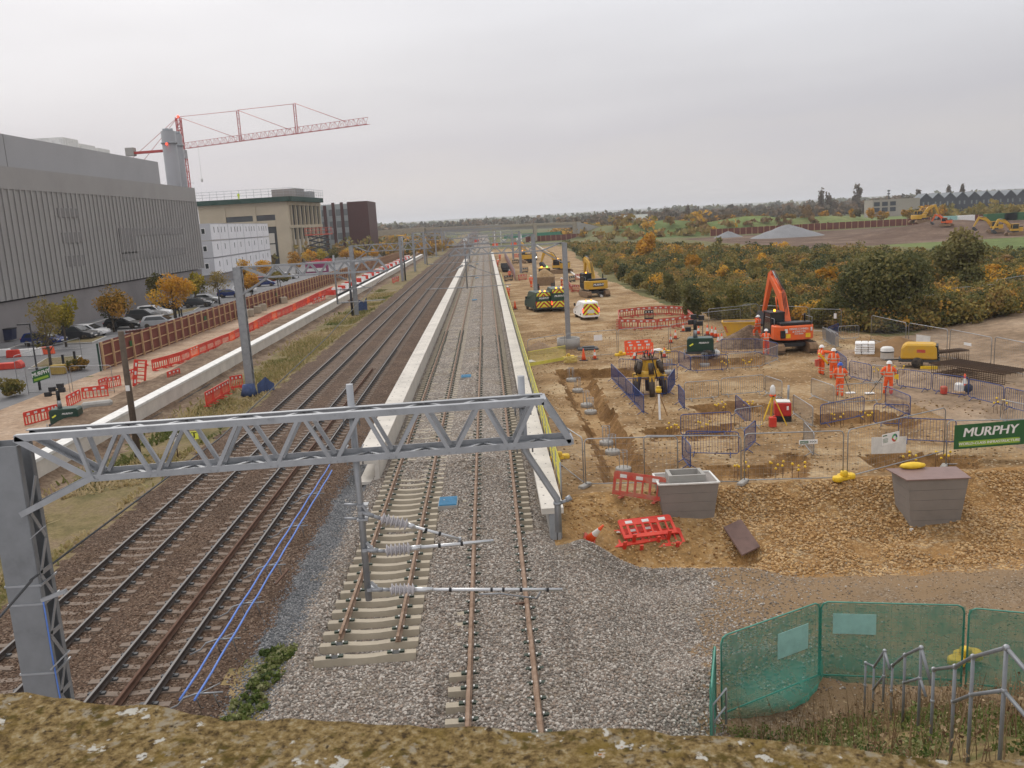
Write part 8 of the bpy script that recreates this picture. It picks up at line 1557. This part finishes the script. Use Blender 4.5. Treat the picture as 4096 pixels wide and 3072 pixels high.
for i, (x, w_, m_, l) in enumerate(((2160, 12, 'green_sign', 'left green container on the far works'), (2198, 12, 'green_sign', 'right green container on the far works'), (2085, 6, 'white', 'white container on the far works'), (2050, 5, 'pale_board', 'pale container on the far works'))): c = AY(x, 480, 330.); o = MB().box(0, 0, 0, w_, 2.5, 2.8).build('container', M[m_], loc=(float(c[0]), 330., hz(c[0], 330.)+.2)); tag(o, l, 'container')
YH = 560.; M['slate'] = mat('dark_house', (.035, .04, .055), .7, 0, .15, .1); M['slateroof'] = mat('grey_roof', (.13, .145, .16), .6, 0, .1, .2)
for i in range(9):
    xa_, xb_ = float(AY(1987+i*26, 440, YH)[0]), float(AY(2013+i*26, 440, YH)[0]); zb2 = float(AY(2000+i*26, 448-i*.4, YH)[2]); ze = float(AY(2000+i*26, 430-i*1.0, YH)[2]); zr2 = float(AY(2000+i*26, 419-i*1.1, YH)[2]); w_ = xb_-xa_; zb2 = min(zb2, hz(xa_, YH))
    t = thing('gabled_house', 'dark gabled house, '+ordw(i)+' from the pale flat block in the far terrace', 'house', (xa_, YH, zb2), 0, 'far dark terrace'); MB().prism([(0, 0), (w_, 0), (w_, ze-zb2), (w_*.5, zr2-zb2), (0, ze-zb2)], 0, 10, 'xz').build('wall', M['slate'], t); b = MB(); b.bar((-.1, 5, ze-zb2), (w_*.5, 5, zr2-zb2+.3), 10.6, .35); b.bar((w_*.5, 5, zr2-zb2+.3), (w_+.1, 5, ze-zb2), 10.6, .35); b.build('roof', M['slateroof'], t)
    for k in (.3, .7): MB().box(w_*k, -.05, (ze-zb2)*.55, w_*.12, .1, (ze-zb2)*.25).build('window', M['glassd'], t)
xa_, xb_ = float(AY(1885, 440, YH-20)[0]), float(AY(1987, 440, YH-20)[0]); za, zb3 = hz(xa_, YH-20), float(AY(1930, 430, YH-20)[2]); t = thing('flat_block', 'pale flat roofed block with dark open bays left of the dark terrace', 'building', (xa_, YH-20, za)); w_ = xb_-xa_; MB().box(w_/2, 6, 0, w_, 12, zb3-za).build('wall', mat('pale_brick', (.33, .29, .25), .85, 0, .08, .1), t)
for k in range(3):
    for j in range(2): MB().box(w_*(.09+.17*k), -.05, (zb3-za)*(.3+.33*j), w_*.12, .15, (zb3-za)*.24).build('window', M['slate'], t)
o = MB().box(0, 0, 0, 20, 8, 3.4).build('white_shed', M['white'], loc=tuple(AY(1368, 474, 640.))); tag(o, 'long low white shed among the far trees', 'shed')
t = thing('radio_mast', 'thin far lattice mast above the pale flat block', 'mast', tuple(AY(1919, 445, 760.))); b = MB(); b.tube([(0, 0, 0), (0, 0, 14)], .35, 5); [b.box(0, 0, z, 2.4, .3, 1.2) for z in (10, 12.5)]; b.build('mast', M['dark'], t)
YR = 402.; p0, p1 = AY(916, 492, YR), AY(1243, 479, YR+14); zt = float((p0[2]+p1[2])/2); t = thing('road_bridge', 'long pale concrete road bridge crossing all the tracks far away', 'bridge', (float(p0[0]), YR, 0)); L_ = float(p1[0]-p0[0]); sk_ = 14
MB().bar((0, 0, float(p0[2])-.6), (L_, sk_, float(p1[2])-.6), 10, 1.2).build('parapet', M['conc_warm'], t); MB().bar((0, .2, float(p0[2])-1.9), (L_, sk_+.2, float(p1[2])-1.9), 9.4, 1.4).build('deck_beam', M['conc_dark'], t)
for f in (.12, .45, .72, 1.0): x = L_*f; z1 = float(p0[2])*(1-f)+float(p1[2])*f; MB().box(x, sk_*f-5.0, 0, 1.6 if f < 1 else 4, .8, z1+.1).build('pier' if f < 1 else 'abutment', M['conc_warm'], t); MB().box(x, sk_*f, -.4, 1.4, 7, z1-1.5).build('pier', M['conc_dark'], t)
MB().prism([(L_, 0), (L_+26, 0), (L_+26, 1.0), (L_, float(p1[2]))], sk_-6, sk_-5.4, 'xz').build('wing_wall', M['conc_dark'], t)
MB().bar((-60, -6, float(p0[2])-2.4), (0, 0, float(p0[2])-.9), 10, 2.4).build('approach', M['conc_warm'], t)
b = MB().box(0, 0, 0, 40, .2, 2.2); o = b.build('screen_fence', mat('bright_green_sheeting', (.03, .2, .12), .7, 0, .15, .4), loc=tuple(G(1160, 512)+np.array([0, 0, .2]))); o.rotation_euler[2] = R(14); tag(o, 'bright green sheeted fence below the far bridge', 'fence')
t = thing('hoarding', 'short maroon hoarding beyond the tall gantry post by the scrub', 'hoarding', tuple(G(1172, 521))); MB().box(9, 0, 0, 34, .1, 2.6).build('panel', M['ply'], t); b = MB(); [b.box(-8+2.4*k, -.15, 0, .2, .2, 2.6) for k in range(15)]; b.build('posts', M['wood'], t)
for i, (x, y, m_) in enumerate(((1070, 533, 'orange_pl'), (1048, 528, 'white'), (1030, 524, 'red_pl'), (1088, 524, 'white'), (1110, 530, 'orange_pl'), (1120, 520, 'white'), (1005, 521, 'white'), (1096, 515, 'orange_pl'))): c = G(x, y); o = MB().box(0, 0, 0, 2.4, 1.2, 1.5).build('materials_crate', M[m_], loc=tuple(c), bevel=.1); tag(o, ('white', 'orange red')[m_ != 'white']+' crate in the far works, '+ordw(i)+' of the scatter below the bridge', 'crate', 'far crates')
# pale timber edging along the haul route
b = MB(); pts = [G(x, y, -.2) for x, y in ((1300, 640), (1255, 603), (1215, 575), (1185, 545), (1160, 530), (1140, 520))]; b.tube(pts, .18, 6); o = b.build('drain_pipe', M['conc']); tag(o, 'pale pipe laid along the haul route beside the scrub', 'pipe')

# ------------------------------------------------------------------ the air
m = bpy.data.materials.new('haze_air'); m.use_nodes = True; nt = m.node_tree; nt.nodes.clear(); o_ = nt.nodes.new('ShaderNodeOutputMaterial'); pv = nt.nodes.new('ShaderNodeVolumePrincipled'); pv.inputs['Color'].default_value = (.95, .965, 1.0, 1); pv.inputs['Density'].default_value = 0.00019; pv.inputs['Anisotropy'].default_value = 0.2; nt.links.new(pv.outputs[0], o_.inputs['Volume'])
o = MB().box(0, 0, -8, 40000, 40000, 108).build('haze', m); o['kind'] = 'stuff'
